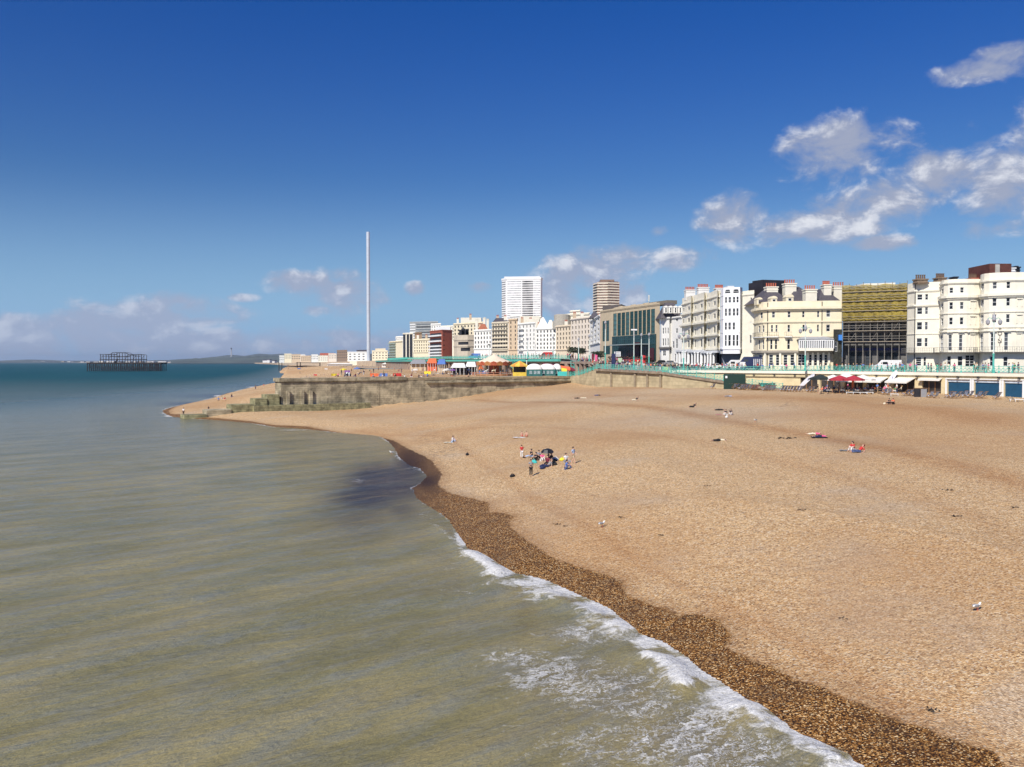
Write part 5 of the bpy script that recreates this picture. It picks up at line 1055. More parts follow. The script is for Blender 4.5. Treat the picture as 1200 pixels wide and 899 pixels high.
for k in range(44):
    px_ = 2 + k * 7.6 + rnd.uniform(-2.5, 2.5); y_ = float(np.interp(px_, [q[0] for q in FAR[1:]], [q[1] for q in FAR[1:]])) * 1.03
    if 255 < px_ < 262: continue
    w_ = rnd.uniform(2.5, 6.5); hh = rnd.uniform(.5, 1.5) if px_ < 280 else rnd.uniform(2, 4.2); g0, g1 = XY(px_, y_), XY(px_ + w_, y_)
    m = MB(); z1 = 6 + hh / F * y_; m.prism([(g0.x, y_), (g1.x, y_), (g1.x, y_ + 40), (g0.x, y_ + 40)], 4, z1); cx = (g0.x + g1.x) / 2
    r_ = empty('shoreline_building', (g0.x, y_, 4), f'tiny {"white" if k % 3 else "tan"} building far along the coast, {["beneath the hills", "left of the far chimney", "right of the far chimney"][0 if px_ < 120 else 1 if px_ < 268 else 2]}', 'building', 'tiny buildings along the far coast')
    m.build('wall', [whitep, tan2, white, cream2][k % 4 if k % 3 == 0 else 0], r_); m = MB(); e = (g1.x - g0.x) * .5
    m.face([(g0.x, y_ - 1, z1), (g1.x, y_ - 1, z1), (g1.x, y_ + 20, z1 + 5), (g0.x, y_ + 20, z1 + 5)]); m.face([(g0.x, y_ + 20, z1 + 5), (g1.x, y_ + 20, z1 + 5), (g1.x, y_ + 41, z1), (g0.x, y_ + 41, z1)]); m.build('roof', slate, r_)
# ================================================================ people
def skin(vs, es, rs, root=0, sub=1):
    me = bpy.data.meshes.new('tmp'); me.from_pydata([tuple(v) for v in vs], es, []); o = bpy.data.objects.new('tmp', me); S.collection.objects.link(o)
    o.modifiers.new('s', 'SKIN'); sv = me.skin_vertices[0].data
    for i, r in enumerate(rs): sv[i].radius = (r, r) if not isinstance(r, tuple) else r
    sv[root].use_root = True
    sb = o.modifiers.new('b', 'SUBSURF'); sb.levels = sub; sb.render_levels = sub
    dg = bpy.context.evaluated_depsgraph_get(); dg.update(); out = bpy.data.meshes.new_from_object(o.evaluated_get(dg)); bpy.data.objects.remove(o); bpy.data.meshes.remove(me)
    out.materials.clear(); out.materials.append(None); out.shade_smooth(); return out
def pose(**k):      # joints, facing -Y; x right of the picture; sides s=-1,+1
    J = dict(pel=(0,0,.95), wst=(0,0,1.12), chs=(0,.0,1.32), nck=(0,0,1.49), hed=(0,-.015,1.62), top=(0,0,1.72))
    for s, n_ in ((-1, 'L'), (1, 'R')):
        J.update({'sh' + n_: (s * .18, 0, 1.42), 'el' + n_: (s * .25, .02, 1.15), 'wr' + n_: (s * .26, -.06, .90), 'hp' + n_: (s * .09, 0, .88), 'kn' + n_: (s * .10, -.01, .49), 'an' + n_: (s * .10, .02, .08), 'to' + n_: (s * .12, -.15, .03)})
    J.update(k); return {a: Vector(b) for a, b in J.items()}
def up_body(y, z, lean=0., turn=0.):   # torso from the pelvis at (0,y,z) leaning back (lean>0: away from facing)
    d = {}; f = lambda h: (0, y + h * math.sin(lean), z + h * math.cos(lean))
    for n_, h in (('pel', 0), ('wst', .17), ('chs', .37), ('nck', .54), ('hed', .67), ('top', .77)): d[n_] = f(h)
    for s, n_ in ((-1, 'L'), (1, 'R')):
        q = f(.47); d['sh' + n_] = (s * .18, q[1], q[2])
    return d
POSES = {'stand': pose(),
 'walk': pose(knL=(-.10,-.16,.50), anL=(-.10,-.22,.10), toL=(-.11,-.38,.06), knR=(.10,.06,.49), anR=(.10,.30,.13), toR=(.11,.18,.03), elL=(-.25,.12,1.17), wrL=(-.25,.10,.93), elR=(.25,-.08,1.17), wrR=(.24,-.24,.98)),
 'hold': pose(elL=(-.24,-.02,1.17), wrL=(-.10,-.26,1.22), elR=(.24,-.02,1.17), wrR=(.10,-.26,1.22)),
 'sit': pose(**up_body(.1, .13, -.12), hpL=(-.1,.08,.12), hpR=(.1,.08,.12), knL=(-.14,-.34,.20), knR=(.15,-.32,.22), anL=(-.13,-.74,.07), anR=(.16,-.72,.07), toL=(-.14,-.80,.2), toR=(.18,-.79,.2), elL=(-.27,-.02,.42), wrL=(-.18,-.22,.27), elR=(.28,.0,.42), wrR=(.2,-.2,.27)),
 'kneesup': pose(**up_body(.12, .13, -.18), hpL=(-.1,.10,.12), hpR=(.1,.10,.12), knL=(-.13,-.22,.46), knR=(.14,-.20,.47), anL=(-.12,-.42,.08), anR=(.13,-.40,.08), toL=(-.13,-.58,.04), toR=(.15,-.56,.04), elL=(-.24,-.14,.45), wrL=(-.10,-.36,.40), elR=(.25,-.12,.45), wrR=(.10,-.36,.41)),
 'recline': pose(**up_body(.15, .13, .75), hpL=(-.1,.1,.12), hpR=(.1,.1,.12), knL=(-.13,-.30,.24), knR=(.14,-.33,.13), anL=(-.12,-.66,.08), anR=(.15,-.76,.08), toL=(-.13,-.78,.18), toR=(.17,-.82,.2), elL=(-.26,.50,.12), wrL=(-.30,.34,.05), elR=(.27,.50,.12), wrR=(.30,.34,.05)),
 'lie': pose(pel=(0,0,.12), wst=(0,.17,.12), chs=(0,.37,.14), nck=(0,.54,.12), hed=(0,.68,.13), top=(0,.78,.14), shL=(-.18,.47,.12), shR=(.18,.47,.12), elL=(-.30,.24,.07), elR=(.34,.60,.07), wrL=(-.26,.0,.06), wrR=(.14,.78,.07), hpL=(-.1,-.05,.11), hpR=(.1,-.05,.11), knL=(-.13,-.46,.14), knR=(.13,-.45,.11), anL=(-.14,-.86,.07), anR=(.16,-.86,.07), toL=(-.2,-.93,.18), toR=(.22,-.93,.18)),
 'chair': pose(**up_body(.1, .53, .25), hpL=(-.1,.06,.52), hpR=(.1,.06,.52), knL=(-.13,-.34,.50), knR=(.13,-.34,.50), anL=(-.13,-.42,.08), anR=(.13,-.45,.08), toL=(-.14,-.58,.03), toR=(.14,-.6,.03), elL=(-.26,-.0,.78), wrL=(-.2,-.22,.66), elR=(.26,-.0,.78), wrR=(.2,-.22,.66))}
PM = {}
def pose_meshes(k):
    if k in PM: return PM[k]
    J = POSES[k]; V, Rr, E_, ix = [], [], [], {}
    def add(n_, p, r, par=None):
        ix[n_] = len(V); V.append(p); Rr.append(r)
        if par: E_.append((ix[par], ix[n_]))
    add('pel', J['pel'], .125); add('wst', J['wst'], .11, 'pel'); add('chs', J['chs'], .135, 'wst'); add('nck', J['nck'], .052, 'chs')
    hd = J['hed']; ax = (J['top'] - J['nck']).normalized(); fw = Vector((0, -1, 0)) - ax * Vector((0, -1, 0)).dot(ax); fw = fw.normalized() if fw.length > .2 else Vector((0, 0, 1)); 
    if k == 'lie': fw = Vector((0, 0, 1))
    add('jaw', hd - ax * .05 + fw * .015, .072, 'nck'); add('hed', hd + ax * .02, .092, 'jaw'); add('top', hd + ax * .09, .07, 'hed'); add('nos', hd - ax * .01 + fw * .118, .013, 'hed')
    for n_, s in (('L', -1), ('R', 1)):
        add('sh' + n_, J['sh' + n_], .055, 'chs'); add('el' + n_, J['el' + n_], .042, 'sh' + n_); add('wr' + n_, J['wr' + n_], .027, 'el' + n_)
        d = (J['wr' + n_] - J['el' + n_]).normalized(); sd_ = d.cross(fw).normalized() if abs(d.dot(fw)) < .95 else Vector((1, 0, 0)); q = J['wr' + n_] + d * .07; add('pm' + n_, q, .034, 'wr' + n_)
        for i in range(4): a = q + d * (.075 - .006 * abs(i - 1.3)) + sd_ * (i - 1.5) * .019 + fw * .02; add(f'f{i}' + n_, a, .0085, 'pm' + n_)
        add('th' + n_, J['wr' + n_] + d * .075 + fw * .05 + sd_ * .02 * s, .0095, 'wr' + n_)
        add('hp' + n_, J['hp' + n_], .088, 'pel'); kn, an = J['kn' + n_], J['an' + n_]; add('kn' + n_, kn, .056, 'hp' + n_); add('cf' + n_, kn.lerp(an, .35), .054, 'kn' + n_); add('an' + n_, an, .036, 'cf' + n_); add('to' + n_, J['to' + n_], .034, 'an' + n_)
    body = skin(V, E_, Rr)
    tv = [J['pel'].lerp(J['wst'], .15), J['wst'], J['chs'], J['nck'].lerp(J['chs'], .35)]; tr_ = [.142, .135, .155, .085]; te = [(0, 1), (1, 2), (2, 3)]
    for n_ in 'LR': b = len(tv); tv += [J['sh' + n_], J['sh' + n_].lerp(J['el' + n_], .75)]; tr_ += [.074, .058]; te += [(2, b), (b, b + 1)]
    top = skin(tv, te, tr_)
    def legs(full):
        v = [J['pel']]; r = [.148]; e = []
        for n_ in 'LR':
            b = len(v); kn, an = J['kn' + n_], J['an' + n_]; v += [J['hp' + n_], kn if full else J['hp' + n_].lerp(kn, .85)]; r += [.105, .075 if full else .085]; e += [(0, b), (b, b + 1)]
            if full: v.append(an.lerp(kn, .1)); r.append(.056); e.append((b + 1, b + 2))
        return skin(v, e, r)
    m = MB(); c = hd + ax * .035 - fw * .022; m.ell((0, 0, 0), (.103, .103, .105), 10, 6); m.ell((0, 0, 0), (.06, .06, .10), 8, 5)
    rot = ax.to_track_quat('Z', 'Y').to_matrix(); nv = len(m.v) // 1; m2 = MB(); half = len(m.v)
    m.v = [tuple(c + rot @ Vector(p)) for p in m.v]
    hair = m.mesh('hair'); hair.materials.append(None); hair.shade_smooth()
    PM[k] = (body, top, legs(True), legs(False), hair); return PM[k]
CT = {'white': (.80,.79,.76), 'black': (.015,.015,.018), 'navy': (.02,.03,.09), 'grey': (.28,.28,.29), 'red': (.55,.03,.03), 'pink': (.80,.12,.28), 'blue': (.10,.20,.50), 'pale blue': (.35,.45,.62), 'yellow': (.80,.66,.05), 'orange': (.75,.16,.06), 'green': (.05,.25,.10), 'beige': (.55,.42,.27), 'purple': (.22,.09,.32), 'teal': (.05,.45,.42), 'denim': (.07,.10,.22), 'cream': (.75,.68,.5), 'maroon': (.18,.02,.04)}
cm = lambda c: mat('cloth_' + c.replace(' ', '_'), CT[c], .85, .12, 8)
skins = [mat('skin_fair', (.62, .37, .26), .6, .05), mat('skin_tan', (.48, .27, .17), .6, .05), mat('skin_brown', (.22, .11, .065), .6, .05)]
hairs = {'dark': mat('hair_dark', (.018, .013, .010), .6), 'brown': mat('hair_brown', (.10, .05, .025), .6), 'fair': mat('hair_fair', (.42, .28, .12), .6), 'auburn': mat('hair_auburn', (.16, .03, .015), .6)}
DONE = []
def person(ps, loc, face, top, leg, label, group=None, hair='dark', sk=0, shorts=False, sc=1., bare=False):
    """face: degrees, 0 = towards the camera, 90 = facing picture right"""
    r = empty('person', loc, label, 'person', group, rz=R(face)); r.scale = (sc,) * 3; b, t_, lf, ls, h_ = pose_meshes(ps)
    link('body', b, r, skins[sk])
    if not bare: link('shirt', t_, r, cm(top))
    link('shorts' if shorts or bare else 'trousers', ls if shorts or bare else lf, r, cm(leg)); link('hair', h_, r, hairs[hair]); DONE.append(r); return r
# --- near group on the shingle
N = 'people sitting together on the shingle'
def pg(ps, px, py, face, *a, **k): return person(ps, ground(px, py), face, *a, **k)
pg('hold', 622.2, 558.5, 20, 'grey', 'black', 'child standing in grey top and black trousers at the front of the group', hair='dark', sk=1, sc=.92)
pg('stand', 611.4, 537, 200, 'red', 'white', 'girl standing in long red top and white trousers left of the seated group', hair='brown', sc=.84)
pg('walk', 671.8, 543.5, 60, 'pale blue', 'beige', 'person walking in pale blue shirt and beige shorts right of the seated group', shorts=True, sc=.93)
pg('kneesup', 664.5, 550, 80, 'blue', 'denim', 'person seated in blue shirt with the back turned, right of the seated group', group=N)
pg('sit', 663.5, 542, 30, 'white', 'grey', 'person seated in white top behind the yellow bag', group=N)
pg('sit', 622.2, 536, 230+60, 'black', 'pale blue', 'person seated in black top with pale legs stretched left', group=N)
pg('kneesup', 628, 540, 300, 'black', 'black', 'person seated all in black, second from left of the circle', group=N)
pg('kneesup', 635.5, 540.5, 20, 'pink', 'white', 'person seated in pink top and white trousers in the circle', group=N)
pg('kneesup', 643, 543, 40, 'black', 'black', 'person seated in black below the black umbrella', group=N)
pg('sit', 641.6, 544.5, 340, 'maroon', 'black', 'person seated in maroon top in the middle of the circle', group=N)
pg('recline', 640, 547.5, 280, 'grey', 'navy', 'person reclining in grey top at the front of the circle', group=N)
pg('sit', 646.5, 541, 60, 'black', 'black', 'person seated in black top beside the white bag', group=N)
pg('kneesup', 631.5, 537.5, 10, 'grey', 'black', 'person seated in grey top at the back of the circle', group=N)
pg('sit', 611.7, 511.6, 10, 'red', 'red', 'bare shouldered child in red swim shorts, left one of the pair by a towel', bare=True, sc=.8, hair='brown'); pg('sit', 616.8, 511.8, 340, 'orange', 'orange', 'bare shouldered child in orange swim shorts, right one of the pair by a towel', bare=True, sc=.8, hair='brown')
pg('kneesup', 531, 518.5, 60, 'white', 'pale blue', 'person seated in white top beside a pale mat near the sea')
# sunbathers
pg('recline', 811.5, 477.5, 295, 'black', 'black', 'sunbather in black propped up on elbows, leftmost of the three near the cafe ramp'); pg('lie', 843, 481, 285, 'black', 'black', 'sunbather in black lying flat beside the seated couple')
pg('kneesup', 850.5, 487, 300, 'black', 'white', 'person in black top and white trousers seated, left of the couple', hair='brown'); pg('kneesup', 856.5, 486.5, 330, 'black', 'white', 'person in black top and white trousers seated, right of the couple')
pg('lie', 853.5, 465, 285, 'pale blue', 'grey', 'sunbather in pale blue lying before the green container', hair='auburn'); pg('lie', 842.5, 517, 290, 'cream', 'black', 'bare-backed sunbather in black trousers lying alone', bare=False)
pg('lie', 954, 509.5, 285, 'pink', 'cream', 'sunbather in bright pink top and pale trousers, left one of two', hair='auburn'); pg('lie', 961, 512.5, 292, 'pink', 'navy', 'sunbather in pink top and navy trousers, right one of two', hair='auburn')
pg('kneesup', 999, 529, 300, 'red', 'white', 'person sitting in red top and white trousers beside a lying companion', hair='dark'); pg('recline', 1005, 530.5, 285, 'red', 'denim', 'person reclining in red top and jeans with long auburn hair', hair='auburn')
pg('kneesup', 1042, 474, 280, 'black', 'black', 'person sitting in black, left of the pair before the cafe'); pg('kneesup', 1046.5, 474, 290, 'orange', 'black', 'person sitting in orange top, right of the pair before the cafe', hair='auburn')
pg('recline', 744, 469.5, 288, 'black', 'cream', 'sunbather in black top with bare pale legs lying before the stone wall', hair='auburn'); pg('lie', 684, 467, 285, 'cream', 'cream', 'sunbather in cream lying near the end of the groyne'); pg('lie', 677, 467.2, 285, 'black', 'black', 'sunbather in black lying near the end of the groyne')
pg('lie', 700.5, 463.8, 280, 'black', 'denim', 'sunbather in black and denim lying below the stair wall')
# shore on the left
pg('stand', 215, 487, 180, 'white', 'black', 'person standing in white top at the tip of the shingle'); pg('sit', 244.5, 480.6, 60, 'black', 'black', 'person in black sitting on the lowest groyne step')
for i, (a, b, c) in enumerate([(256,469.5,'blue'),(260,469,'white'),(263.5,469.2,'red')]): pg('sit', a, b, rnd.uniform(0, 360), c, 'beige', f'sunbather in {c} top sitting in the trio by the left shore', 'trio by the left shore')
pg('sit', 271.5, 465.4, 40, 'black', 'navy', 'person in black sitting right of the trio on the left shore'); pg('stand', 299.5, 456.5, 160, 'black', 'navy', 'person in dark clothes standing at the edge of the left shore'); pg('sit', 309, 452.5, 20, 'orange', 'beige', 'person in orange sitting close behind the water edge'); pg('stand', 325, 447, 120, 'grey', 'navy', 'person in grey standing by the water behind the groyne head')
# crowds
def crowd_pos(px, dy):
    k = (px - 600) / F
    for (a0, b0), (a1, b1) in zip(EDGE, EDGE[1:]):
        fa, fb = a0[0] - k * a0[1], a1[0] - k * a1[1]
        if fa * fb <= 0: t_ = fa / (fa - fb); y = a0[1] + (a1[1] - a0[1]) * t_ + dy; x = k * y; return (x, y, pz(x, y) + .06)
tops = ['white','black','navy','grey','red','pink','blue','pale blue','white','black','beige','purple','green','orange','cream','maroon','grey']; legs_ = ['black','denim','navy','beige','grey','black','white','denim']
LAB = {}
def auto(px, y, dy_, place, group, posn=None, ps=None):
    t_, l_ = rnd.choice(tops), rnd.choice(legs_); p_ = ps or rnd.choice(['stand', 'walk', 'walk', 'hold']); loc = posn or crowd_pos(px, dy_)
    if loc is None: return
    hr = rnd.choice(['dark', 'brown', 'fair', 'dark']); w_ = {'stand': 'standing', 'walk': 'walking', 'hold': 'standing', 'sit': 'sitting', 'kneesup': 'sitting', 'lie': 'lying', 'recline': 'reclining', 'chair': 'sitting'}[p_]
    sh = rnd.random() < .25; lb = f'person in {t_} top, {l_} {"shorts" if sh else "trousers"}, {w_} {place}'
    LAB.setdefault(lb, []).append((px, person(p_, loc, rnd.choice([90, 270]) + rnd.uniform(-50, 50), t_, l_, lb, group, hr, rnd.choice([0, 0, 0, 1, 2]), sh, rnd.uniform(.98, 1.1))))
G1 = 'people along the upper promenade'
def place_of(px):
    for lim, s_ in [(657, 'on the raised terrace'), (692, 'by the stair landing'), (720, 'left of the navy pillar'), (745, 'right of the navy pillar'), (771, 'by the glass hotel lobby'), (800, 'before the grey roofed houses'), (822, 'by the left portico columns'), (845, 'by the right portico columns'), (880, 'before the white oriel block'), (932, 'before the cream corner hotel'), (985, 'before the glazed conservatory'), (1062, 'before the scaffold'), (1102, 'left of the hotel bows'), (1149, 'below the left hotel bow'), (1400, 'below the right hotel bow')]:
        if px < lim: return s_
for px_ in (1050,1054,1058,1067,1074,1087,1090.5,1098,1102,1107,1112,1118,1141,1144,1151,1155,1159,1183,1186,1188,1194): auto(px_ + rnd.uniform(-.8, .8), 0, rnd.choice([.6, .9, 1.2, 2.5]), place_of(px_), G1)
for px_ in [888,893,901,906,915,921,932,939,945,948.5,962,966,972,980,987,991,995,1000,1004.5,1008,1012,1019,1023,1028,1034,1040,1045]: auto(px_ + rnd.uniform(-1.5, 1.5), 0, rnd.uniform(.6, 5), place_of(px_), G1)
for k in range(44): px_ = 742 + k * 3.05 + rnd.uniform(-1.3, 1.3); auto(px_, 0, rnd.uniform(1.2, 16 if px_ < 800 else 9), place_of(px_), G1)
for k in range(78): px_ = 664 + rnd.random() ** 1.1 * 84; auto(px_, 0, rnd.uniform(1.5, 55 if px_ < 730 else 30), place_of(px_), G1)
for k in range(30): px_ = 562 + k * 3.2 + rnd.uniform(-1, 1); auto(px_, 0, rnd.uniform(1.2, 6), place_of(px_), G1)
# beach west of the groyne
def wpos(px, py, z=8.0):
    g_ = ground(px, py); return g_
for px_, py_, p_ in [(352,443,'sit'),(335,440,'sit'),(338,440.5,'sit'),(343,441,'lie'),(359,442,'sit'),(368,442.5,'stand'),(376,437,'sit'),(391,438,'sit'),(396,442,'sit'),(399,443,'lie'),(385,432,'stand'),(404,441.5,'sit'),(408,440,'sit'),(412,438,'stand'),(426,440,'stand'),(434.5,441,'stand'),(437.5,443,'sit'),(441,443.5,'lie'),(444,443,'sit'),(448,442.5,'sit'),(462,436,'stand'),(467,435,'sit'),(466,440.5,'sit'),(469,441,'lie'),(474,443,'sit'),(482,442,'sit'),(483,440,'stand'),(491,442.5,'sit'),(494,442,'sit'),(497,441.5,'sit'),(501,441.5,'sit'),(479,434,'stand'),(508,440,'lie'),(512,438,'lie'),(519,439,'sit'),(525,438,'lie'),(531,441,'lie'),(536,440,'sit'),(549,443.5,'sit'),(552,442.5,'sit'),(558,443,'sit'),(563,442,'stand'),(577,440,'walk'),(585,444,'sit'),(596,444,'sit'),(599,444.5,'sit'),(372,434,'sit'),(415,434,'sit'),(430,434,'sit'),(446,433,'stand'),(455,432,'stand'),(493,432,'stand'),(500,433,'stand'),(346,436,'sit'),(392,434,'sit'),(425,431,'stand'),(470,431,'stand')]:
    auto(px_, 0, 0, ('behind the groyne head' if px_ < 385 else 'left of the green bin' if px_ < 419 else 'right of the green bin' if px_ < 460 else 'below the striped tower' if px_ < 500 else 'below the brick flats' if px_ < 540 else 'on shingle before the carousel'), 'people on the far beach', wpos(px_, py_), p_)

for k in range(46):
    px_, py_ = rnd.uniform(350, 560), rnd.uniform(429, 443); auto(px_, 0, 0, 'among the crowd behind the groyne', 'people on the far beach', ground(px_, py_), rnd.choice(['sit', 'stand', 'lie', 'walk', 'sit', 'kneesup']))
# ================================================================ beach furniture and small things
def simple(name, m, mt, label, cat, group=None, **k): return tag(m.build(name, mt, **k), label, cat, group)
canv = mat('blue_striped_canvas', (.50, .56, .66), .8, .2, 9)
def stripes(name, c1, c2, sc_=9):
    if name in MATS: return MATS[name]
    m = bpy.data.materials.new(name); m.use_nodes = True; t = NT(m.node_tree); b = t.n['Principled BSDF']; sx = t.new('ShaderNodeSeparateXYZ'); t.l.new(t.new('ShaderNodeTexCoord').outputs['Object'], sx.inputs[0])
    v = t.m('GREATER_THAN', t.m('FRACT', t.m('MULTIPLY', sx.outputs[0], sc_)), .5); t.l.new(t.mix(v, c1, c2), b.inputs['Base Color']); b.inputs['Roughness'].default_value = .85; MATS[name] = m; return m
cstr = stripes('striped_canvas', (.10, .20, .42, 1), (.74, .75, .74, 1)); rstr = stripes('red_striped_canvas', (.6, .08, .06, 1), (.78, .76, .72, 1))
def deckchair_proto():
    r = empty('deckchair', (0, 0, 0)); 
    for s in (-1, 1):
        m = MB(); m.bar((s * .3, -.45, .03), (s * .3, .55, .95), .03, n=4); m.bar((s * .26, -.5, .40), (s * .26, .45, .03), .03, n=4); m.bar((s * .28, .1, .5), (s * .28, .5, .03), .02, n=4); m.build('side_frame', wood, r)
    m = MB(); m.bar((-.3, .55, .95), (.3, .55, .95), .03, n=4); m.bar((-.3, -.5, .40), (.3, -.5, .40), .03, n=4); m.bar((-.3, .45, .03), (.3, .45, .03), .025, n=4); m.build('cross_rail', wood, r)
    m = MB(); pts = [(-.5, .40), (-.25, .27), (0, .24), (.2, .38), (.38, .65), (.55, .95)]
    for (y0, z0), (y1, z1) in zip(pts, pts[1:]): m.face([(-.24, y0, z0), (.24, y0, z0), (.24, y1, z1), (-.24, y1, z1)]); m.face([(-.24, y0, z0 - .012), (-.24, y1, z1 - .012), (.24, y1, z1 - .012), (.24, y0, z0 - .012)])
    m.build('canvas_seat', cstr, r); return r
dc0 = deckchair_proto(); used = [False]
def deckchair(px, py, label, red=False, rz=200, sc=1.25):
    o = dc0 if not used[0] else copy_tree(dc0); used[0] = True; o.location = ground(px, py); o.rotation_euler.z = R(rz); o.scale = (sc,) * 3; tag(o, label, 'deckchair', 'deckchairs along the sea wall')
    if red: paint(o, {'canvas_seat': rstr})
    else: paint(o, {'canvas_seat': cstr})
dcs = [(835,455.4),(854,456),(857,456),(860,456.2),(863,456.2),(867.5,457),(870.5,457),(873.8,457.2),(877.5,457.4),(880.5,457.4),(883.5,457.5),(886.5,457.6),(895.5,458.4),(898.5,458.4),(902,458.5),(905.5,458.6),(915.8,458.8),(919.3,459),(922.8,459),(926.2,459.2),(929.8,459.3),(933.3,459.3),(937,459.4),(947,459.8),(951,460)]
nmz = {855: 'before the green container', 875: 'between green container and black bin box', 900: 'before the black box', 926: 'on the row left of the leaning flag', 949: 'right of the leaning flag'}
for i, (a, b) in enumerate(dcs):
    k = min(nmz, key=lambda q: abs(q - a)); red_ = i in (9, 11); deckchair(a, b, ('red' if red_ else 'blue') + ' striped deckchair ' + nmz[k] if a > 840 else 'lone blue striped deckchair beside the red barrier', red_, rz=205 + rnd.uniform(-6, 6))
for a, b, s_ in [(1036,462.5,'beside the right feather flag'),(1041,462.7,'beside the right feather flag'),(1061,464,'under the cream awning'),(1066,464,'under the cream awning'),(1071,464.5,'under the cream awning'),(1090,466.3,'before the dark shop'),(1096,466.6,'before the dark shop'),(1111.5,466.6,'before the leftmost blue shutter'),(1116,467,'before the leftmost blue shutter'),(1122,467,'before the leftmost blue shutter'),(1130,466,'before the leftmost blue shutter'),(1136,466.2,'before the leftmost blue shutter'),(1146,467,'before the middle blue shutter'),(1152,467,'before the middle blue shutter'),(1168,468,'before the middle blue shutter')]:
    deckchair(a, b, 'blue striped deckchair ' + s_, rz=200 + rnd.uniform(-12, 12))
for i, (a, b) in enumerate([(994,462),(1002,462),(1010,462.2),(1017,462),(1046,464),(1186,470.5),(1192,470.8)]):
    g = ground(a, b); r = empty('sun_lounger', g, f'white plastic sun lounger {"before the red parasols" if a < 1030 else "beside the right feather flag" if a < 1100 else "at the right edge before the blue shutters"}', 'sun lounger', 'white sun loungers', rz=R(70)); r.scale = (1.15,) * 3
    m = MB(); m.box((0, -.25, .32), (.62, 1.2, .06)); m.build('seat', whitep, r, local=True); m = MB(); m.face([(-.31, .36, .32), (.31, .36, .32), (.31, .85, .75), (-.31, .85, .75)]); m.face([(-.31, .39, .30), (-.31, .88, .72), (.31, .88, .72), (.31, .39, .30)]); m.build('backrest', whitep, r, local=True)
    for x in (-.28, .28):
        for y in (-.75, .25): m = MB(); m.bar((x, y, 0), (x, y, .3), .035, n=5); m.build('leg', whitep, r, local=True)
# green container with notice
g = ground(860.5, 456.2); r = empty('storage_container', g, 'dark green storage container with a white notice standing at the ramp foot', 'container', rz=R(-18)); gm_ = mat('container_green', (.004, .032, .022), .5, .15, 1)
m = MB(); m.box((0, .8, 1.55), (4.3, 1.6, 3.1)); m.build('body', gm_, r, local=True); m = MB()
for i in range(18): m.box((-1.93 + i * .227, -.03, 1.55), (.09, .06, 2.8))
m.build('corrugation', gm_, r, local=True); m = MB(); m.box((-1.6, -.09, 2.5), (.4, .03, .45)); m.build('notice', whitep, r, local=True)
g = ground(898.5, 457.6); r = empty('storage_box', g, 'low black storage box behind the middle deckchairs', 'box', rz=R(-18)); m = MB(); m.box((0, .6, .7), (3.2, 1.2, 1.4)); m.build('body', dark, r, local=True); m = MB(); m.box((0, .6, 1.44), (3.3, 1.3, .07)); m.build('lid', black, r, local=True)
g = ground(1092, 465.5); r = empty('counter', g, 'black counter screen in front of the dark shop', 'counter'); m = MB(); m.box((-1.6, .8, .75), (2.0, .6, 1.5)); m.build('front', dark, r, local=True); m = MB(); m.box((-1.6, .8, 1.53), (2.1, .7, .06)); m.build('worktop', wood, r, local=True)
g = ground(1083.5, 465.6); r = empty('windbreak', g, 'grey canvas windbreak between the shops', 'windbreak'); m = MB(); m.box((0, .3, .7), (1.0, .06, 1.4)); m.build('canvas', mat('cloth_grey', (0, 0, 0)), r, local=True); m = MB(); m.bar((-.5, .3, 0), (-.5, .3, 1.5), .03); m.bar((.5, .3, 0), (.5, .3, 1.5), .03); m.build('pole', wood, r, local=True)
# red barriers
def barrier(px, py, label, hi=False):
    g = ground(px, py); r = empty('barrier', g, label, 'barrier', rz=R(-20)); rb = mat('red_plastic', (.65, .09, .045), .5, .1)
    for i in (-1, 1): m = MB(); m.box((i * .85, 0, .25), (.12, .5, .5)); m.build('foot', rb, r, local=True)
    m = MB(); m.box((0, 0, .95), (1.9, .07, .12)); m.box((0, 0, .6), (1.9, .07, .12)); m.box((0, 0, 1.2), (1.9, .07, .14)); m.box((0, 0, .3), (1.9, .07, .12))
    for i in range(7): m.box((-.9 + i * .3, 0, .75), (.07, .05, .9))
    m.build('panel', rb, r, local=True)
    if hi: m = MB(); m.bar((.6, 0, 1.2), (.6, 0, 2.2), .06); m.box((.6, 0, 2.0), (.5, .05, .5)); m.build('sign', rb, r, local=True)
barrier(829.5, 453.2, 'red plastic barrier on the shingle left of the green container'); barrier(794.5, 452.5, 'red barrier with an upright sign against the stone wall', True)
# feather flags
for px0, py0, px1, py1, s_ in ((932.5,459,954,437.5,'left'),(1034,460,1050.5,433.5,'right')):
    g = ground(px0, py0); t_ = YP(px1, py1, g.y); r = empty('feather_flag', g, f'white feather flag leaning right, the {s_} one at the beach cafe', 'flag', 'feather flags at the cafe'); d = t_ - g; pts = []
    for i in range(9): k = i / 8; pts.append(Vector((d.x * (k ** 1.25), d.y * k, d.z * (1 - (1 - k) ** 1.25))))
    m = MB()
    for a, b in zip(pts, pts[1:]): m.bar(a, b, .03, n=5)
    m.build('pole', whitep, r, local=True); m = MB(); wd = [.1, .55, .72, .8, .85, .85, .8, .6, .15]
    for i in range(1, 8): a, b = pts[i], pts[i + 1]; m.face([a, a + Vector((wd[i], .05 * math.sin(i), -.25)), b + Vector((wd[i + 1], .05 * math.sin(i + 1), -.2)), b])
    m.build('cloth', mat('flag_white', (.78, .77, .82), .8, .05), r, local=True); m = MB(); q = pts[5] + Vector((.4, -.04, -.2)); m.box(q, (.18, .02, .4)); m.build('emblem', mat('flag_mark', (.25, .25, .42), .8), r, local=True)
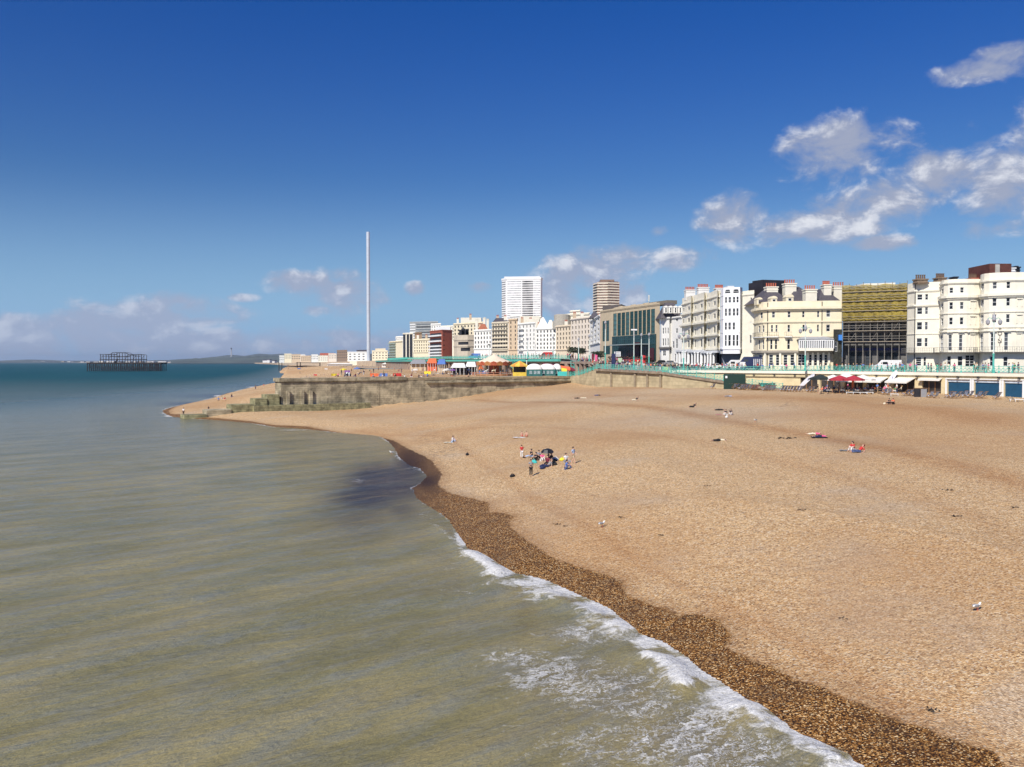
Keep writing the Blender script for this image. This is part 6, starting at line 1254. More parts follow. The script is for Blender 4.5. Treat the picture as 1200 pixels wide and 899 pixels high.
# parasols and tents
def parasol(loc, rad, h, mt_, label, n=8, group='cafe parasols', val=.25, name='parasol', pm=None):
    r = empty(name, loc, label, name.replace('_', ' '), group); m = MB(); m.bar((0, 0, 0), (0, 0, h), .04, n=6); m.build('pole', pm or wood, r, local=True); m = MB(); A = [Vector((rad * math.cos(2 * math.pi * i / n + .3), rad * math.sin(2 * math.pi * i / n + .3), h - rad * .35)) for i in range(n)]; T = Vector((0, 0, h + .05))
    for i in range(n): j = (i + 1) % n; md = (A[i] + A[j]) / 2 + Vector((0, 0, .06)); m.face([A[i], md, T]); m.face([md, A[j], T]); m.face([A[i], A[i] - Vector((0, 0, val)), A[j] - Vector((0, 0, val)), A[j]], flip=True)
    m.build('canopy', mt_, r, local=True); return r
canw = mat('canopy_white', (.80, .78, .72), .8, .04); redc = mat('canopy_red', (.42, .03, .05), .8, .1)
for px_, py_, rd_, c_, lb in ((961,459.5,2.2,mat('canopy_black', (.02, .03, .028), .8),'black parasol next to the left feather flag'),(976,460,2.4,canw,'white parasol on the left of the red parasols'),(984,461,2.0,redc,'red parasol at the beach cafe, left one of the two'),(1000,461.5,2.0,redc,'red parasol at the beach cafe, right one of the two'),(1011,460.5,2.3,canw,'white parasol right of the red parasols'),(991,457.5,2.2,canw,'white parasol behind the two red parasols')):
    parasol(ground(px_, py_), rd_, 3.4, c_, lb)
r = empty('menu_banner', ground(999.5, 461), 'narrow orange banner hanging below the red parasol', 'banner'); m = MB(); m.box((0, 0, 1.7), (.45, .05, 1.5)); m.build('cloth', mat('cloth_orange', (0, 0, 0)), r, local=True); m = MB(); m.bar((0, 0, 0), (0, 0, 2.5), .03); m.build('pole', dark, r, local=True)
for i in range(9):      # tables
    a = 962 + i * 8.5; g = ground(a, 461.2 + (i % 2) * .6); r = empty('cafe_table', g, 'small round cafe table ' + ['by the black parasol', 'under the white parasols', 'under the left red parasol', 'between the red parasols', 'under the right red parasol', 'before the cream awning'][min(5, i * 6 // 9)], 'table', 'cafe tables on the shingle')
    m = MB(); m.lathe((0, 0, .72), [(.45, 0), (.45, .04)], 10); m.build('tabletop', whitep if i % 2 else wood, r, local=True); m = MB(); m.bar((0, 0, 0), (0, 0, .72), .04); m.lathe((0, 0, 0), [(.28, 0), (.05, .06)], 8); m.build('pedestal', dark, r, local=True)
for i in range(26):
    a = 958 + i * 3.9 + rnd.uniform(-.8, .8); ps_ = 'chair' if i % 3 else 'stand'; place = ['by the black parasol', 'left of the red parasols', 'under the left red parasol', 'between the red parasols', 'right of the red parasols', 'before the cream awning', 'below the cream awning'][min(6, i * 7 // 26)]; g = ground(a, 459.6 + rnd.uniform(0, 2.2))
    auto(a, 0, 0, place + ' at the cafe', 'customers of the beach cafe', g, ps_)
    if ps_ == 'chair':
        r = empty('cafe_chair', g, 'cafe chair in use ' + place, 'chair', 'chairs of the beach cafe', rz=DONE[-1].rotation_euler.z); r.scale = (1, 1, 1)
        m = MB(); m.box((0, .08, .42), (.44, .44, .04)); m.build('seat', dark, r, local=True); m = MB(); m.box((0, .34, .72), (.44, .04, .5)); m.build('backrest', dark, r, local=True)
        for x in (-.2, .2):
            for y in (-.12, .3): m = MB(); m.bar((x, y, 0), (x, y, .4), .018, n=4); m.build('leg', dark, r, local=True)
# carousel
g = Vector((*XY(579, 256), 8.02)); r = empty('carousel', g, 'carousel with cream conical canopy and wooden rounding boards behind the groyne', 'carousel'); n_ = 18; rr = 5.4
m = MB(); m.lathe((0, 0, 0), [(rr, 0), (rr, .4), (rr - .1, .55)], n_); m.build('platform', wood, r, local=True)
m = MB(); m.lathe((0, 0, 4.0), [(rr, 0), (rr - .3, .2), (2.6, 1.15), (.5, 2.15), (.15, 2.5)], n_); m.build('canopy', mat('canopy_cream', (.80, .66, .50), .8, .06), r, local=True, smooth=False)
for i in range(n_):
    t_ = 2 * math.pi * i / n_; t2 = 2 * math.pi * (i + 1) / n_; m = MB(); a, b = Vector((rr * math.cos(t_), rr * math.sin(t_), 3.1)), Vector((rr * math.cos(t2), rr * math.sin(t2), 3.1)); q = (a + b) / 2 * 1.03; m.face([a, b, b + Vector((0, 0, .9)), Vector((q.x, q.y, 4.35)), a + Vector((0, 0, .9))]); m.build('rounding_board', [mat('board_gold', (.42, .18, .06), .5, .3, 3), mat('board_red', (.40, .09, .04), .5, .3, 3)][i % 2], r, local=True)
for i in range(12): t_ = 2 * math.pi * i / 12; m = MB(); m.bar((4.6 * math.cos(t_), 4.6 * math.sin(t_), .5), (4.6 * math.cos(t_), 4.6 * math.sin(t_), 3.4), .06, n=5); m.build('pole', mat('brass', (.5, .33, .1), .3, .1, metal=.8), r, local=True)
m = MB(); m.lathe((0, 0, .5), [(1.5, 0), (1.5, 3.2)], 12); m.build('centre_drum', mat('board_red', (0, 0, 0)), r, local=True)
for i in range(10):
    t_ = 2 * math.pi * (i + .5) / 10; c = Vector((4.0 * math.cos(t_), 4.0 * math.sin(t_), 1.45 + .2 * (i % 2))); tg = Vector((-math.sin(t_), math.cos(t_), 0)); vs = [c - tg * .5, c, c + tg * .4, c + tg * .65 + Vector((0, 0, .45)), c + tg * .9 + Vector((0, 0, .4)), c - tg * .7 - Vector((0, 0, .3))]; es = [(0, 1), (1, 2), (2, 3), (3, 4), (0, 5)]; rs = [.2, .2, .2, .11, .07, .05]
    for k, (f_, s_) in enumerate(((-.45, -.1), (-.45, .1), (.4, -.1), (.4, .1))): q = c + tg * f_ + Vector((math.cos(t_), math.sin(t_), 0)) * s_; vs += [q - Vector((0, 0, .35)), q + tg * (.15 if k > 1 else -.1) - Vector((0, 0, .7))]; b = len(vs) - 2; es += [(0 if k < 2 else 2, b), (b, b + 1)]; rs += [.06, .04]
    link('horse', skin(vs, es, rs), r, [whitep, cm('cream'), cm('grey')][i % 3])
m = MB()
for i in range(20): t_ = 2 * math.pi * i / 20; t2 = 2 * math.pi * (i + 1) / 20; a, b = Vector((6.6 * math.cos(t_), 6.6 * math.sin(t_), 0)), Vector((6.6 * math.cos(t2), 6.6 * math.sin(t2), 0)); m.bar(a, a + Vector((0, 0, 1)), .06, n=4); m.bar(a + Vector((0, 0, 1)), b + Vector((0, 0, 1)), .06, n=4); m.bar(a + Vector((0, 0, .5)), b + Vector((0, 0, .5)), .05, n=4)
m.build('fence', mat('salmon_fence', (.62, .27, .17), .6, .1), r, local=True)
# yellow kiosk
g = Vector((*XY(609, 247), 8.02)); r = empty('kiosk', g, 'yellow kiosk with orange and yellow tent roof right of the carousel', 'kiosk'); yel = mat('kiosk_yellow', (.72, .50, .06), .6, .1); A = [(-2, -1.8), (2, -1.8), (2, 1.8), (-2, 1.8)]
m = MB(); m.prism(A, 0, 1.15); m.build('counter', yel, r, local=True); m = MB(); m.prism([(-1.7, .8), (1.7, .8), (1.7, 1.7), (-1.7, 1.7)], 1.16, 3.0); m.build('back_wall', mat('shop_dark', (0, 0, 0)), r, local=True)
for x, y in A: m = MB(); m.bar((x * .95, y * .95, 1.15), (x * .95, y * .95, 3.1), .09, n=5); m.build('post', yel, r, local=True)
m = MB(); n_ = 12; ap = Vector((0, 0, 4.5)); ring = [Vector((2.7 * math.cos(2 * math.pi * i / n_), 2.5 * math.sin(2 * math.pi * i / n_), 3.15)) for i in range(n_)]
for i in range(n_): m.cm = i % 2; m.face([ring[i], ring[(i + 1) % n_], ap]); m.face([ring[i] - Vector((0, 0, .35)), ring[(i + 1) % n_] - Vector((0, 0, .35)), ring[(i + 1) % n_], ring[i]])
m.build('tent_roof', [mat('tent_yellow', (.78, .55, .08), .8), mat('tent_orange', (.68, .30, .06), .8)], r, local=True)
# white tents over a teal pavilion
for i, (px_, w_) in enumerate(((626, 11), (641, 11.5), (652.5, 6))):
    g = Vector((*XY(px_, 244.5 + i * 1.2), 8.02)); r = empty('marquee', g, 'white domed marquee over a dark teal screen, ' + ['leftmost of three', 'middle one of three', 'smallest and rightmost'][i], 'marquee', 'white marquees behind the groyne'); n_ = 16; a0 = w_ * .17
    m = MB(); prof = [(1, 0), (.98, .25), (.9, .55), (.74, .85), (.5, 1.08), (.22, 1.18), (.04, 1.2)]; rings = []
    for s_, zz_ in prof: rings.append([Vector((max(-1, min(1, 1.25 * math.cos(2 * math.pi * k / n_))) * w_ * .2 * s_ * (1.06), max(-1, min(1, 1.25 * math.sin(2 * math.pi * k / n_))) * 1.8 * s_, 2.0 + zz_ * 1.35)) for k in range(n_)])
    for P0, P1 in zip(rings, rings[1:]):
        for k in range(n_): m.face([P0[k], P0[(k + 1) % n_], P1[(k + 1) % n_], P1[k]])
    m.build('canopy', canw, r, local=True, smooth=True, weld=True)
    m = MB(); hw = w_ * .205; m.box((0, -1.8, 1.0), (hw * 2, .08, 1.9)); m.box((0, 1.8, 1.0), (hw * 2, .08, 1.9)); m.build('screen', mat('teal_screen', (.02, .12, .11), .6, .2, 2), r, local=True)
    for k in (-.45, .1, .55): m = MB(); m.box((hw * k, -1.86, 1.15), (.8, .04, .9)); m.build('window', mat('grey_vinyl', (.30, .36, .36), .4, .3, 4), r, local=True)
r = empty('screen_fence', Vector((*XY(659, 243), 8.02)), 'bright teal barrier panel at the foot of the stairs', 'barrier'); m = MB(); m.box((0, 0, .75), (2.6, .1, 1.3)); m.build('panel', mat('bright_teal', (.06, .5, .46), .6, .1), r, local=True); m = MB(); m.bar((-1.3, 0, 0), (-1.3, 0, 1.6), .06); m.bar((1.3, 0, 0), (1.3, 0, 1.6), .06); m.build('post', teal, r, local=True)
# red/orange awnings of the arches cafe
for i, (a, b, c_, ra, rb) in enumerate(((636,656,'maroon',425.5,427.5),(645,668,'orange',426.5,430),(660,680,'maroon',429.5,431.5),(655,664,'yellow',430.5,432))):
    p, q = XY(a, 262 - i * 2), XY(b, 256 - i * 2); za, zb2 = zat(ra, 260), zat(rb, 256); r = empty('cafe_awning', Vector((p.x, p.y, za)), ['dark red awning over the arches behind the marquees', 'long orange awning sloping towards the stairs', 'maroon awning just below the stair landing', 'small yellow awning right of the marquees'][i], 'awning')
    m = MB(); A = [Vector((p.x, p.y, za)), Vector((q.x, q.y, zb2)), Vector((q.x, q.y - 2.4, zb2 - .75)), Vector((p.x, p.y - 2.4, za - .75))]; m.face(A[::-1]); m.face([A[3], A[2], A[2] - Vector((0, 0, .35)), A[3] - Vector((0, 0, .35))], flip=True); m.build('fabric', cm(c_), r)
    m = MB(); m.bar((A[3].x, A[3].y, 8), A[3], .05); m.bar((A[2].x, A[2].y, 8), A[2], .05); m.build('post', dark, r)
# cafe pavilions left of the carousel
for i, (a, b, y_, top_, c_, lb) in enumerate(((528,546,262,425.5,'green','dark cafe tent with pale green top left of the carousel'),(545,558,268,424,'white','white topped cafe tent beside the carousel'),(480,500,400,421.5,'grey','grey beach pavilion below the brick flats'),(500,512,380,420,'orange','orange walled hut left of the cafe tents'),(512,522,330,421,'blue','blue grey shelter between hut and cafe tents'),(447,478,640,424.5,'white','long white low pavilion right of the slim tower'),(383,412,900,425.6,'white','long white low beach pavilion left of the slim tower'))):
    p, q = XY(a, y_), XY(b, y_); z0 = 8.0; z1 = zat(top_, y_); r = empty('pavilion', Vector((p.x, y_, z0)), lb, 'pavilion'); hh = z1 - z0; w_ = q.x - p.x
    m = MB(); m.prism([(.2, 1), (w_ - .2, 1), (w_ - .2, 6), (.2, 6)], 0, hh * .7); m.build('wall', mat('shop_dark', (0, 0, 0)) if i < 2 else cm('beige' if i != 3 else 'orange') if i not in (5, 6) else whitep, r, local=True)
    m = MB(); m.face([(0, -.5, hh * .62), (w_, -.5, hh * .62), (w_ * .85, 3.5, hh), (w_ * .15, 3.5, hh)]); m.face([(w_, -.5, hh * .62), (w_, 7, hh * .62), (w_ * .85, 3.5, hh)]); m.face([(0, 7, hh * .62), (0, -.5, hh * .62), (w_ * .15, 3.5, hh)]); m.face([(w_, 7, hh * .62), (0, 7, hh * .62), (w_ * .15, 3.5, hh), (w_ * .85, 3.5, hh)]); m.build('roof', canw if c_ in ('white', 'green') else cm(c_), r, local=True)
    for k in range(4): m = MB(); x = w_ * (k + .5) / 4; m.bar((x, -.3, 0), (x, -.3, hh * .64), .08, n=5); m.build('post', whitep, r, local=True)
for i in range(16):
    a = 522 + i * 2.3 + rnd.uniform(-.4, .4); parasol(ground(a, 440 - rnd.uniform(0, 2)), .9, 1.9, [canw, canw, cm('navy'), cm('grey'), cm('purple')][i % 5], f'small {["white", "white", "navy", "grey", "purple"][i % 5]} parasol among the cafe tables left of the carousel', n=6, group='small parasols left of the carousel')
# small stall with orange cone, blue bench
g = ground(563.5, 442); r = empty('beach_stall', g, 'little beach stall with orange cone roof and blue front below the carousel', 'stall'); m = MB(); m.lathe((0, 0, 1.6), [(1.1, 0), (.1, 1.5)], 10); m.build('cone_roof', cm('orange'), r, local=True); m = MB(); m.box((.8, 0, .55), (3.0, .8, 1.1)); m.build('counter', cm('blue'), r, local=True); m = MB(); m.box((.8, -.02, 1.15), (3.1, .9, .1)); m.build('worktop', dark, r, local=True)
# big green bin, umbrella
g = ground(421.3, 443.4); r = empty('litter_bin', g, 'large green round bin on top of the groyne beach', 'bin'); gb = mat('bin_green', (.03, .17, .10), .5, .1); m = MB(); m.lathe((0, 0, 0), [(.62, 0), (.66, .15), (.66, 1.75), (.55, 2.0), (.2, 2.12)], 16); m.build('body', gb, r, local=True, smooth=False); m = MB(); m.lathe((0, 0, 1.5), [(.69, 0), (.69, .12)], 16); m.build('rim', teal, r, local=True)
parasol(ground(418.5, 437.5), 1.4, 2.3, cm('blue'), 'blue beach umbrella just behind the green bin', group='beach umbrellas on the far beach', name='beach_umbrella', pm=whitep); parasol(ground(402.5, 438), 1.3, 2.1, cm('yellow'), 'yellow beach umbrella left of the green bin', group='beach umbrellas on the far beach', name='beach_umbrella', pm=whitep)
g = ground(407.5, 443); r = empty('beach_tent', g, 'round black and white beach tent left of the green bin', 'tent'); m = MB(); m.ell((0, 0, .15), (1.0, .8, 1.1), 12, 6); m.build('shell', stripes('tent_stripe', (.03, .03, .03, 1), (.78, .78, .78, 1), 1.6), r, local=True); m = MB(); m.lathe((0, -.72, .3), [(.4, 0), (.35, .3), (.1, .5)], 8); m.build('door', dark, r, local=True)
# things around the near group
g = ground(641.5, 543); r = empty('umbrella', g, 'open black umbrella with a teal panel shading the seated circle', 'umbrella'); m = MB(); m.bar((.2, .3, 0), (0, 0, 1.35), .015, n=5); m.build('shaft', dark, r, local=True); m = MB(); n_ = 8; T = Vector((.02, .05, 1.5))
ring = [Vector((.66 * math.cos(2 * math.pi * i / n_), .66 * math.sin(2 * math.pi * i / n_), 1.12 + .10 * math.sin(2 * math.pi * i / n_))) for i in range(n_)]; mid_ = [Vector((.45 * math.cos(2 * math.pi * i / n_), .45 * math.sin(2 * math.pi * i / n_), 1.38)) for i in range(n_)]
for i in range(n_): j = (i + 1) % n_; m.cm = 1 if i == 1 else 0; m.face([ring[i], ring[j], mid_[j], mid_[i]]); m.face([mid_[i], mid_[j], T])
m.build('canopy', [mat('umbrella_black', (.012, .012, .015), .5), cm('teal')], r, local=True)
def bag(px, py, mt_, label, s_=.3, name='bag'):
    g = ground(px, py); r = empty(name, g, label, name, rz=rnd.uniform(0, 3)); m = MB(); m.lathe((0, 0, 0), [(s_ * .8, 0), (s_, s_ * .25), (s_ * .9, s_ * .7), (s_ * .45, s_ * 1.05)], 9); m.v = [(a * 1.3, b * .75, c) for a, b, c in m.v]; m.build('body', mt_, r, local=True, smooth=True); m = MB(); pr_ = None
    for i in range(7): t_ = math.pi * i / 6; q = Vector((s_ * .5 * math.cos(t_), 0, s_ * .95 + s_ * .5 * math.sin(t_))); (m.bar(pr_, q, .018, n=4) if pr_ else None); pr_ = q
    m.build('handle', mt_, r, local=True)
bag(650.8, 540, cm('white'), 'white carrier bag right of the seated circle', .34); bag(649.8, 545, cm('black'), 'black bag on the shingle right of the circle', .3); bag(659.5, 540, cm('yellow'), 'yellow bag beside the person in white', .3); bag(625.8, 543, cm('teal'), 'teal bag left of the seated circle', .32); bag(600.6, 559, cm('black'), 'black bag lying alone left of the standing child', .25); bag(547.6, 533.5, cm('black'), 'black bag lying alone near the wet shingle', .25); bag(614.2, 536.6, cm('black'), 'black bag beside the girl in red', .22); bag(851.5, 489.6, cm('white'), 'white bag at the feet of the seated couple', .25); bag(636.0, 549.5, cm('navy'), 'navy bag at the front of the circle', .28); bag(1036.5, 474, cm('cream'), 'cream bag left of the pair before the cafe', .25)
def towel(px, py, mt_, label, w_=.9, l_=1.8, rz=80):
    g = ground(px, py); r = empty('towel', g, None); m = MB(); n_ = 8
    for i in range(n_): x0, x1 = -l_ / 2 + l_ * i / n_, -l_ / 2 + l_ * (i + 1) / n_; m.face([(-w_ / 2, x0, .07 + .02 * math.sin(i * 2)), (w_ / 2, x0, .07 + .02 * math.sin(i * 2 + 1)), (w_ / 2, x1, .07 + .02 * math.sin(i * 2 + 3)), (-w_ / 2, x1, .07 + .02 * math.sin(i * 2 + 2))])
    bpy.data.objects.remove(r); o = m.build('towel', mt_, None, local=True); o.location = g; o.rotation_euler.z = R(rz); tag(o, label, 'towel')
towel(609, 513.2, cm('white'), 'white towel laid before the two children'); towel(525.6, 519, cm('cream'), 'pale mat beside the person near the sea', 1.0, 1.4); towel(842, 486.3, cm('pink'), 'pink towel below the lying sunbather', .6, .8); towel(992, 528.5, cm('grey'), 'grey towel left of the couple in red', .7, 1.2); towel(960, 512.9, cm('black'), 'dark mat under the sunbathers in pink', 1.4, 1.6)
for i in range(14):
    px_, py_ = 352 + i * 14.5 + rnd.uniform(-4, 4), rnd.uniform(433, 442); g = ground(px_, py_); c_ = ['blue', 'red', 'white', 'yellow', 'purple', 'teal', 'orange'][i % 7]
    r = empty('beach_windbreak', g, f'low {c_} canvas windbreak on the far beach ' + ('left of the green bin' if px_ < 421 else 'below the striped tower' if px_ < 500 else 'near the carousel'), 'windbreak', 'canvas windbreaks on the far beach', rz=R(rnd.uniform(-40, 40)))
    m = MB()
    for k in range(3): m.face([(-1.2 + k * .8, .15 * (k % 2), .1), (-.4 + k * .8, .15 * ((k + 1) % 2), .1), (-.4 + k * .8, .15 * ((k + 1) % 2), .95), (-1.2 + k * .8, .15 * (k % 2), .95)])
    m.build('canvas', cm(c_), r, local=True); m = MB()
    for k in range(4): m.bar((-1.2 + k * .8, .15 * (k % 2), 0), (-1.2 + k * .8, .15 * (k % 2), 1.05), .025, n=4)
    m.build('poles', wood, r, local=True)
# gulls
def gull(px, py, label, s_=1.):
    g = ground(px, py); r = empty('gull', g, label, 'gull', 'gulls on the shingle', rz=rnd.uniform(0, 6)); r.scale = (s_,) * 3
    vs = [(0, .18, .28), (0, .02, .27), (0, -.12, .30), (0, -.19, .42), (0, -.26, .43), (0, .34, .27)]; link('body', skin(vs, [(0, 1), (1, 2), (2, 3), (3, 4), (0, 5)], [.07, .09, .075, .045, .03, .02]), r, cm('white'))
    m = MB()
    for s in (-1, 1): m.ell((s * .075, .12, .30), (.03, .2, .07), 8, 5)
    m.build('wing', cm('grey'), r, local=True); m = MB(); m.bar((.03, 0, 0), (.03, 0, .2), .01, n=4); m.bar((-.03, 0, 0), (-.03, 0, .2), .01, n=4); m.build('legs', cm('orange'), r, local=True); m = MB(); m.bar((0, -.27, .43), (0, -.34, .41), .015, .004, n=5); m.build('beak', cm('yellow'), r, local=True)
gull(705.8, 618, 'grey winged gull standing below the seated circle', .95); gull(884.8, 495, 'gull standing on the shingle between sunbathers', 1.1); gull(1145.5, 716, 'gull standing on the shingle at lower right', .8); gull(459, 533, 'gull at the dark wet shingle edge', 1.2)
# wrack and driftwood
def wrack(px, py, s_, label, k=9):
    g = ground(px, py); r = random.Random(int(px)); m = MB()
    for i in range(k):
        a = Vector((r.gauss(0, s_ * .5), r.gauss(0, s_ * .3), r.uniform(.02, .08))); d = Vector((r.uniform(-1, 1), r.uniform(-1, 1), r.uniform(-.1, .35))) * s_ * .45; m.bar(a, a + d, s_ * .07, s_ * .02, n=5); m.ell(a, (s_ * .16, s_ * .1, s_ * .07), 6, 3)
    o = m.build('seaweed_clump', mat('dark_weed', (.03, .022, .016), .8, .3, 5), None, local=True); o.location = g; tag(o, label, 'seaweed', 'dark debris on the shingle')
for a, b, s_, l_ in ((988,726,.2,'small dark scrap of seaweed left of the lower right gull'),(1092,833,.24,'black scrap of seaweed beside the wet band at lower right'),(774.5,628,.26,'dark seaweed clump right of the gull below the circle'),(1115,575,.4,'dark seaweed clump at the far right of the beach'),(1119,606,.35,'dark seaweed clump below the one at far right'),(922,514,.9,'long scatter of seaweed left of the sunbathers in pink'),(654,615,.28,'small seaweed scrap left of the gull'),(662,617,.2,'tiny seaweed scrap nearest the gull'),(940,598,.3,'seaweed scrap in mid beach under the couple in red'),(1187,595,.3,'seaweed scrap at the right edge of the picture'),(727,607,.25,'thin ring of seaweed right of the gull'),(828,570,.25,'seaweed scrap in the middle of the beach')): wrack(a, b, s_, l_)
# vehicles on the seafront road
def van(px, y, col, label, L_=5.2, hh=2.4, cab=True, cat='van', name='parked_van', rz=0):
    g = XY(px, y); r = empty(name, (g.x, g.y, pz(g.x, g.y) + .02), label, cat, 'vehicles on the seafront road', rz=R(rz)); m = MB(); p = [(-L_ / 2, .35), (L_ / 2, .35), (L_ / 2, hh), (-L_ / 2 + 1.6, hh), (-L_ / 2 + .7, hh * .6), (-L_ / 2, hh * .5)] if cab else [(-L_ / 2, .35), (L_ / 2, .35), (L_ / 2, .85), (L_ / 2 - .9, .95), (L_ / 2 - 1.5, hh), (-L_ / 2 + 1.7, hh), (-L_ / 2 + 1.0, .95), (-L_ / 2, .8)]
    for s in (-1, 1): m.face([(x, s * .9, z_) for x, z_ in p], flip=s > 0)
    for (a, b), (c, d) in zip(p, p[1:] + p[:1]): m.face([(a, -.9, b), (a, .9, b), (c, .9, d), (c, -.9, d)])
    m.build('body', col, r, local=True)
    m = MB(); 
    if cab: m.box((-L_ / 2 + 1.6, -.905, hh * .72), (1.0, .02, .5))
    else: m.box((-.1, -.905, 1.2), (1.9, .02, .38))
    m.build('side_window', gl, r, local=True)
    for x in (-L_ / 2 + .9, L_ / 2 - .9):
        for s in (-1, 1): m = MB(); m.bar((x, s * .72, .33), (x, s * .93, .33), .33, n=12); w_ = m.build('wheel', dark, r, local=True); m = MB(); m.bar((x, s * .93, .33), (x, s * .95, .33), .18, n=10); m.build('rim', cm('grey'), w_, local=True)
    for s in (-.6, .6): m = MB(); m.box((-L_ / 2 - .01, s, .75), (.04, .3, .18)); m.build('headlight', whitep, r, local=True)
    return r
tr = van(881, 197, cm('navy'), 'dark lorry with white striped box before the white oriel block', 6.4, 3.0, True, 'lorry', 'parked_lorry'); m = MB()
for i in range(6): m.box((.2 + i * .45, -.93, 1.75), (.16, .03, 1.5))
m.build('stripe', whitep, tr, local=True); m = MB(); m.box((-2.4, -.93, 1.2), (1.3, .03, 1.2)); m.build('cab_panel', whitep, tr, local=True)
for px_, y_, c_, cb, l_ in ((1040,178,'white',True,'white van parked before the scaffold'),(775,240,'black',False,'black car before the grey roofed houses'),(785,236,'grey',False,'grey car before the grey roofed houses'),(862,200,'white',True,'white van left of the dark lorry'),(745,262,'red',False,'red car on the road before the glass fronted hotel'),(733,268,'maroon',False,'maroon car on the road before the glass fronted hotel'),(838,206,'white',False,'white car before the cream terraced houses'),(640,305,'red',True,'red van on the raised terrace road'),(556,360,'blue',True,'blue van on the western road left of the carousel')):
    van(px_, y_, cm(c_), l_, 5.0 if cb else 4.2, 2.3 if cb else 1.45, cb, 'van' if cb else 'car', 'parked_van' if cb else 'parked_car')
# sign boards
r = empty('information_sign', (*XY(718.8, 224), pz(*XY(718.8, 224))), 'tall navy information pillar before the glass fronted hotel', 'sign'); m = MB(); m.box((0, 0, 2.0), (1.0, .3, 3.6)); m.build('panel', cm('navy'), r, local=True); m = MB(); m.box((0, 0, .1), (1.3, .5, .2)); m.build('plinth', dark, r, local=True)
r = empty('direction_sign', (*XY(723.5, 228), pz(*XY(723.5, 228))), 'white direction board with three dark lines beside the navy pillar', 'sign'); m = MB(); m.box((0, 0, 3.6), (1.7, .1, 1.3)); m.build('board', whitep, r, local=True); m = MB()
for i in range(3): m.box((.1, -.07, 3.95 - i * .38), (1.1, .02, .1))
m.build('line', dark, r, local=True); m = MB(); m.bar((-.6, 0, 0), (-.6, 0, 3), .06); m.bar((.6, 0, 0), (.6, 0, 3), .06); m.build('post', dark, r, local=True)
r = empty('banner_sign', (*XY(780, 201.5), 9.9), 'yellow green banner tied to the railing before the grey roofed houses', 'banner'); m = MB(); m.box((0, -.15, .7), (2.1, .04, .8), Matrix.Rotation(R(-60), 3, 'Z')); m.build('cloth', mat('banner_yellow', (.6, .65, .2), .8, .1), r, local=True); m = MB(); m.bar((0, .1, 0), (0, .1, 1.2), .03); m.build('tie', dark, r, local=True)
r = empty('banner_sign', (*XY(726.5, 226), pz(*XY(726.5, 226))), 'pale green banner among the crowd before the glass fronted hotel', 'banner'); m = MB(); m.box((0, 0, 2.0), (1.1, .05, 1.2)); m.build('cloth', mat('banner_green', (.45, .6, .4), .8, .1), r, local=True); m = MB(); m.bar((0, 0, 0), (0, 0, 1.4), .04); m.build('pole', dark, r, local=True)
for px_, y_, c_, l_ in ((693,250,'maroon','red and white banner flag in the crowd at left'),(697,246,'pink','red and white banner flag in the crowd at right'),(753,223,'red','red feather flag before the glass fronted hotel')):
    g = XY(px_, y_); r = empty('banner_flag', (g.x, g.y, pz(g.x, g.y)), l_, 'flag', 'red banner flags in the crowd'); m = MB(); m.bar((0, 0, 0), (0, 0, 3.4), .05, n=5); m.build('pole', whitep, r, local=True); m = MB(); m.face([(0.05, 0, 1.4), (.7, .05, 1.3), (.75, .05, 3.2), (.05, 0, 3.4)]); m.build('cloth', cm(c_), r, local=True)
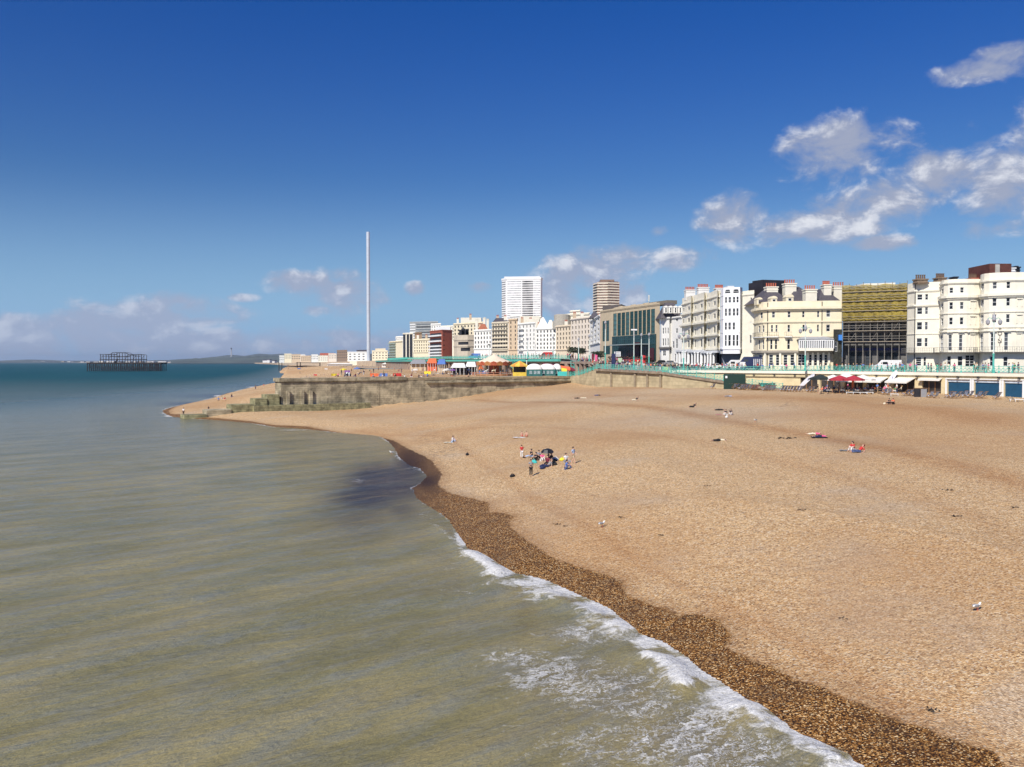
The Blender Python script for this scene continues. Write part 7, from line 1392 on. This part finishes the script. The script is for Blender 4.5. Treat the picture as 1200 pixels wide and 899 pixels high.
# roadside planters / low hedge before the glass hotel
r = empty('hedge', (*XY(748, 270), pz(*XY(748, 270))), 'low reddish hedge in front of the glass fronted hotel', 'hedge'); m = MB(); hr_ = random.Random(5)
for i in range(700):
    x = hr_.uniform(-9, 9); c = Vector((x, -x * .45 + hr_.uniform(-.7, .7), hr_.uniform(.1, 1.7))); d = Vector((hr_.gauss(0, 1), hr_.gauss(0, 1), hr_.gauss(0, 1))).normalized() * .28; e = d.orthogonal().normalized() * .2; m.face([c - d, c + e, c + d, c - e])
m.build('foliage', mat('hedge_red', (.10, .055, .035), .9, .4, 2), r, local=True); m = MB(); m.box((0, 0, .2), (1, .5, .4)); m.build('stem', wood, r, local=True)
for i, (px_, y_) in enumerate(((668.5,300),(672,292),(680.5,285),(683,300),(697,262),(700.5,268),(704,272),(677,310))):      # kerbside trees
    g = XY(px_, y_); z0 = pz(g.x, g.y); r = empty('street_tree', (g.x, g.y, z0), 'small dark kerbside tree ' + ['by the stair landing', 'by the pinkish block', 'at the left end of the glass hotel'][0 if px_ < 678 else 1 if px_ < 690 else 2], 'tree', 'small kerbside trees'); tt = random.Random(i); m = MB(); m.bar((0, 0, 0), (0, 0, 2.4), .12, .07); m.bar((0, 0, 1.8), (.5, 0, 2.9), .06, .03); m.bar((0, 0, 1.7), (-.4, .2, 2.8), .06, .03); m.build('trunk', wood, r, local=True); m = MB()
    for k in range(240): th, u_ = tt.uniform(0, 6.3), tt.uniform(-1, 1); rr_ = (tt.random() ** .4) * (1.1 + .3 * math.sin(th * 3)); c = Vector((rr_ * math.cos(th), rr_ * math.sin(th), 3.2 + u_ * .9)); d = Vector((tt.gauss(0, 1), tt.gauss(0, 1), tt.gauss(0, 1))).normalized() * .22; e = d.orthogonal().normalized() * .15; m.face([c - d, c + e, c + d, c - e])
    m.build('crown', mat('leaf_dark', (.035, .05, .025), .9, .4, 3), r, local=True)
# ---- labels: tell equals apart by their order in the picture
ORD = ['first','second','third','fourth','fifth','sixth','seventh','eighth','ninth','tenth','eleventh','twelfth','thirteenth','fourteenth','fifteenth','sixteenth','seventeenth','eighteenth','nineteenth','twentieth']
grp = {}
for o in S.objects:
    if o.parent is None and 'label' in o and 'kind' not in o: grp.setdefault(o['label'], []).append(o)
for lb, os_ in grp.items():
    if len(os_) > 1:
        os_.sort(key=lambda o: o.location.x / max(1, o.location.y))
        for i, o in enumerate(os_):
            w_ = ('leftmost' if i == 0 else 'rightmost' if i == len(os_) - 1 else ORD[min(i, 19)] + ' from left')
            o['label'] = f'{lb}, {w_}'
            if 'group' not in o: o['group'] = lb

# ---- the air: even haze round everything
m = MB(); m.box((0, 14000, 97), (64000, 36000, 208)); o = m.build('haze', None); hzm = bpy.data.materials.new('haze_air'); hzm.use_nodes = True; t = NT(hzm.node_tree); t.n.clear()
pv = t.new('ShaderNodeVolumePrincipled'); pv.inputs['Color'].default_value = (.72, .84, 1, 1); pv.inputs['Density'].default_value = 4.5e-5; pv.inputs['Anisotropy'].default_value = .2
ou = t.new('ShaderNodeOutputMaterial'); t.l.new(pv.outputs[0], ou.inputs['Volume']); o.data.materials.clear(); o.data.materials.append(hzm); tag(o, 'thin blue sea haze', 'haze', kind='stuff')
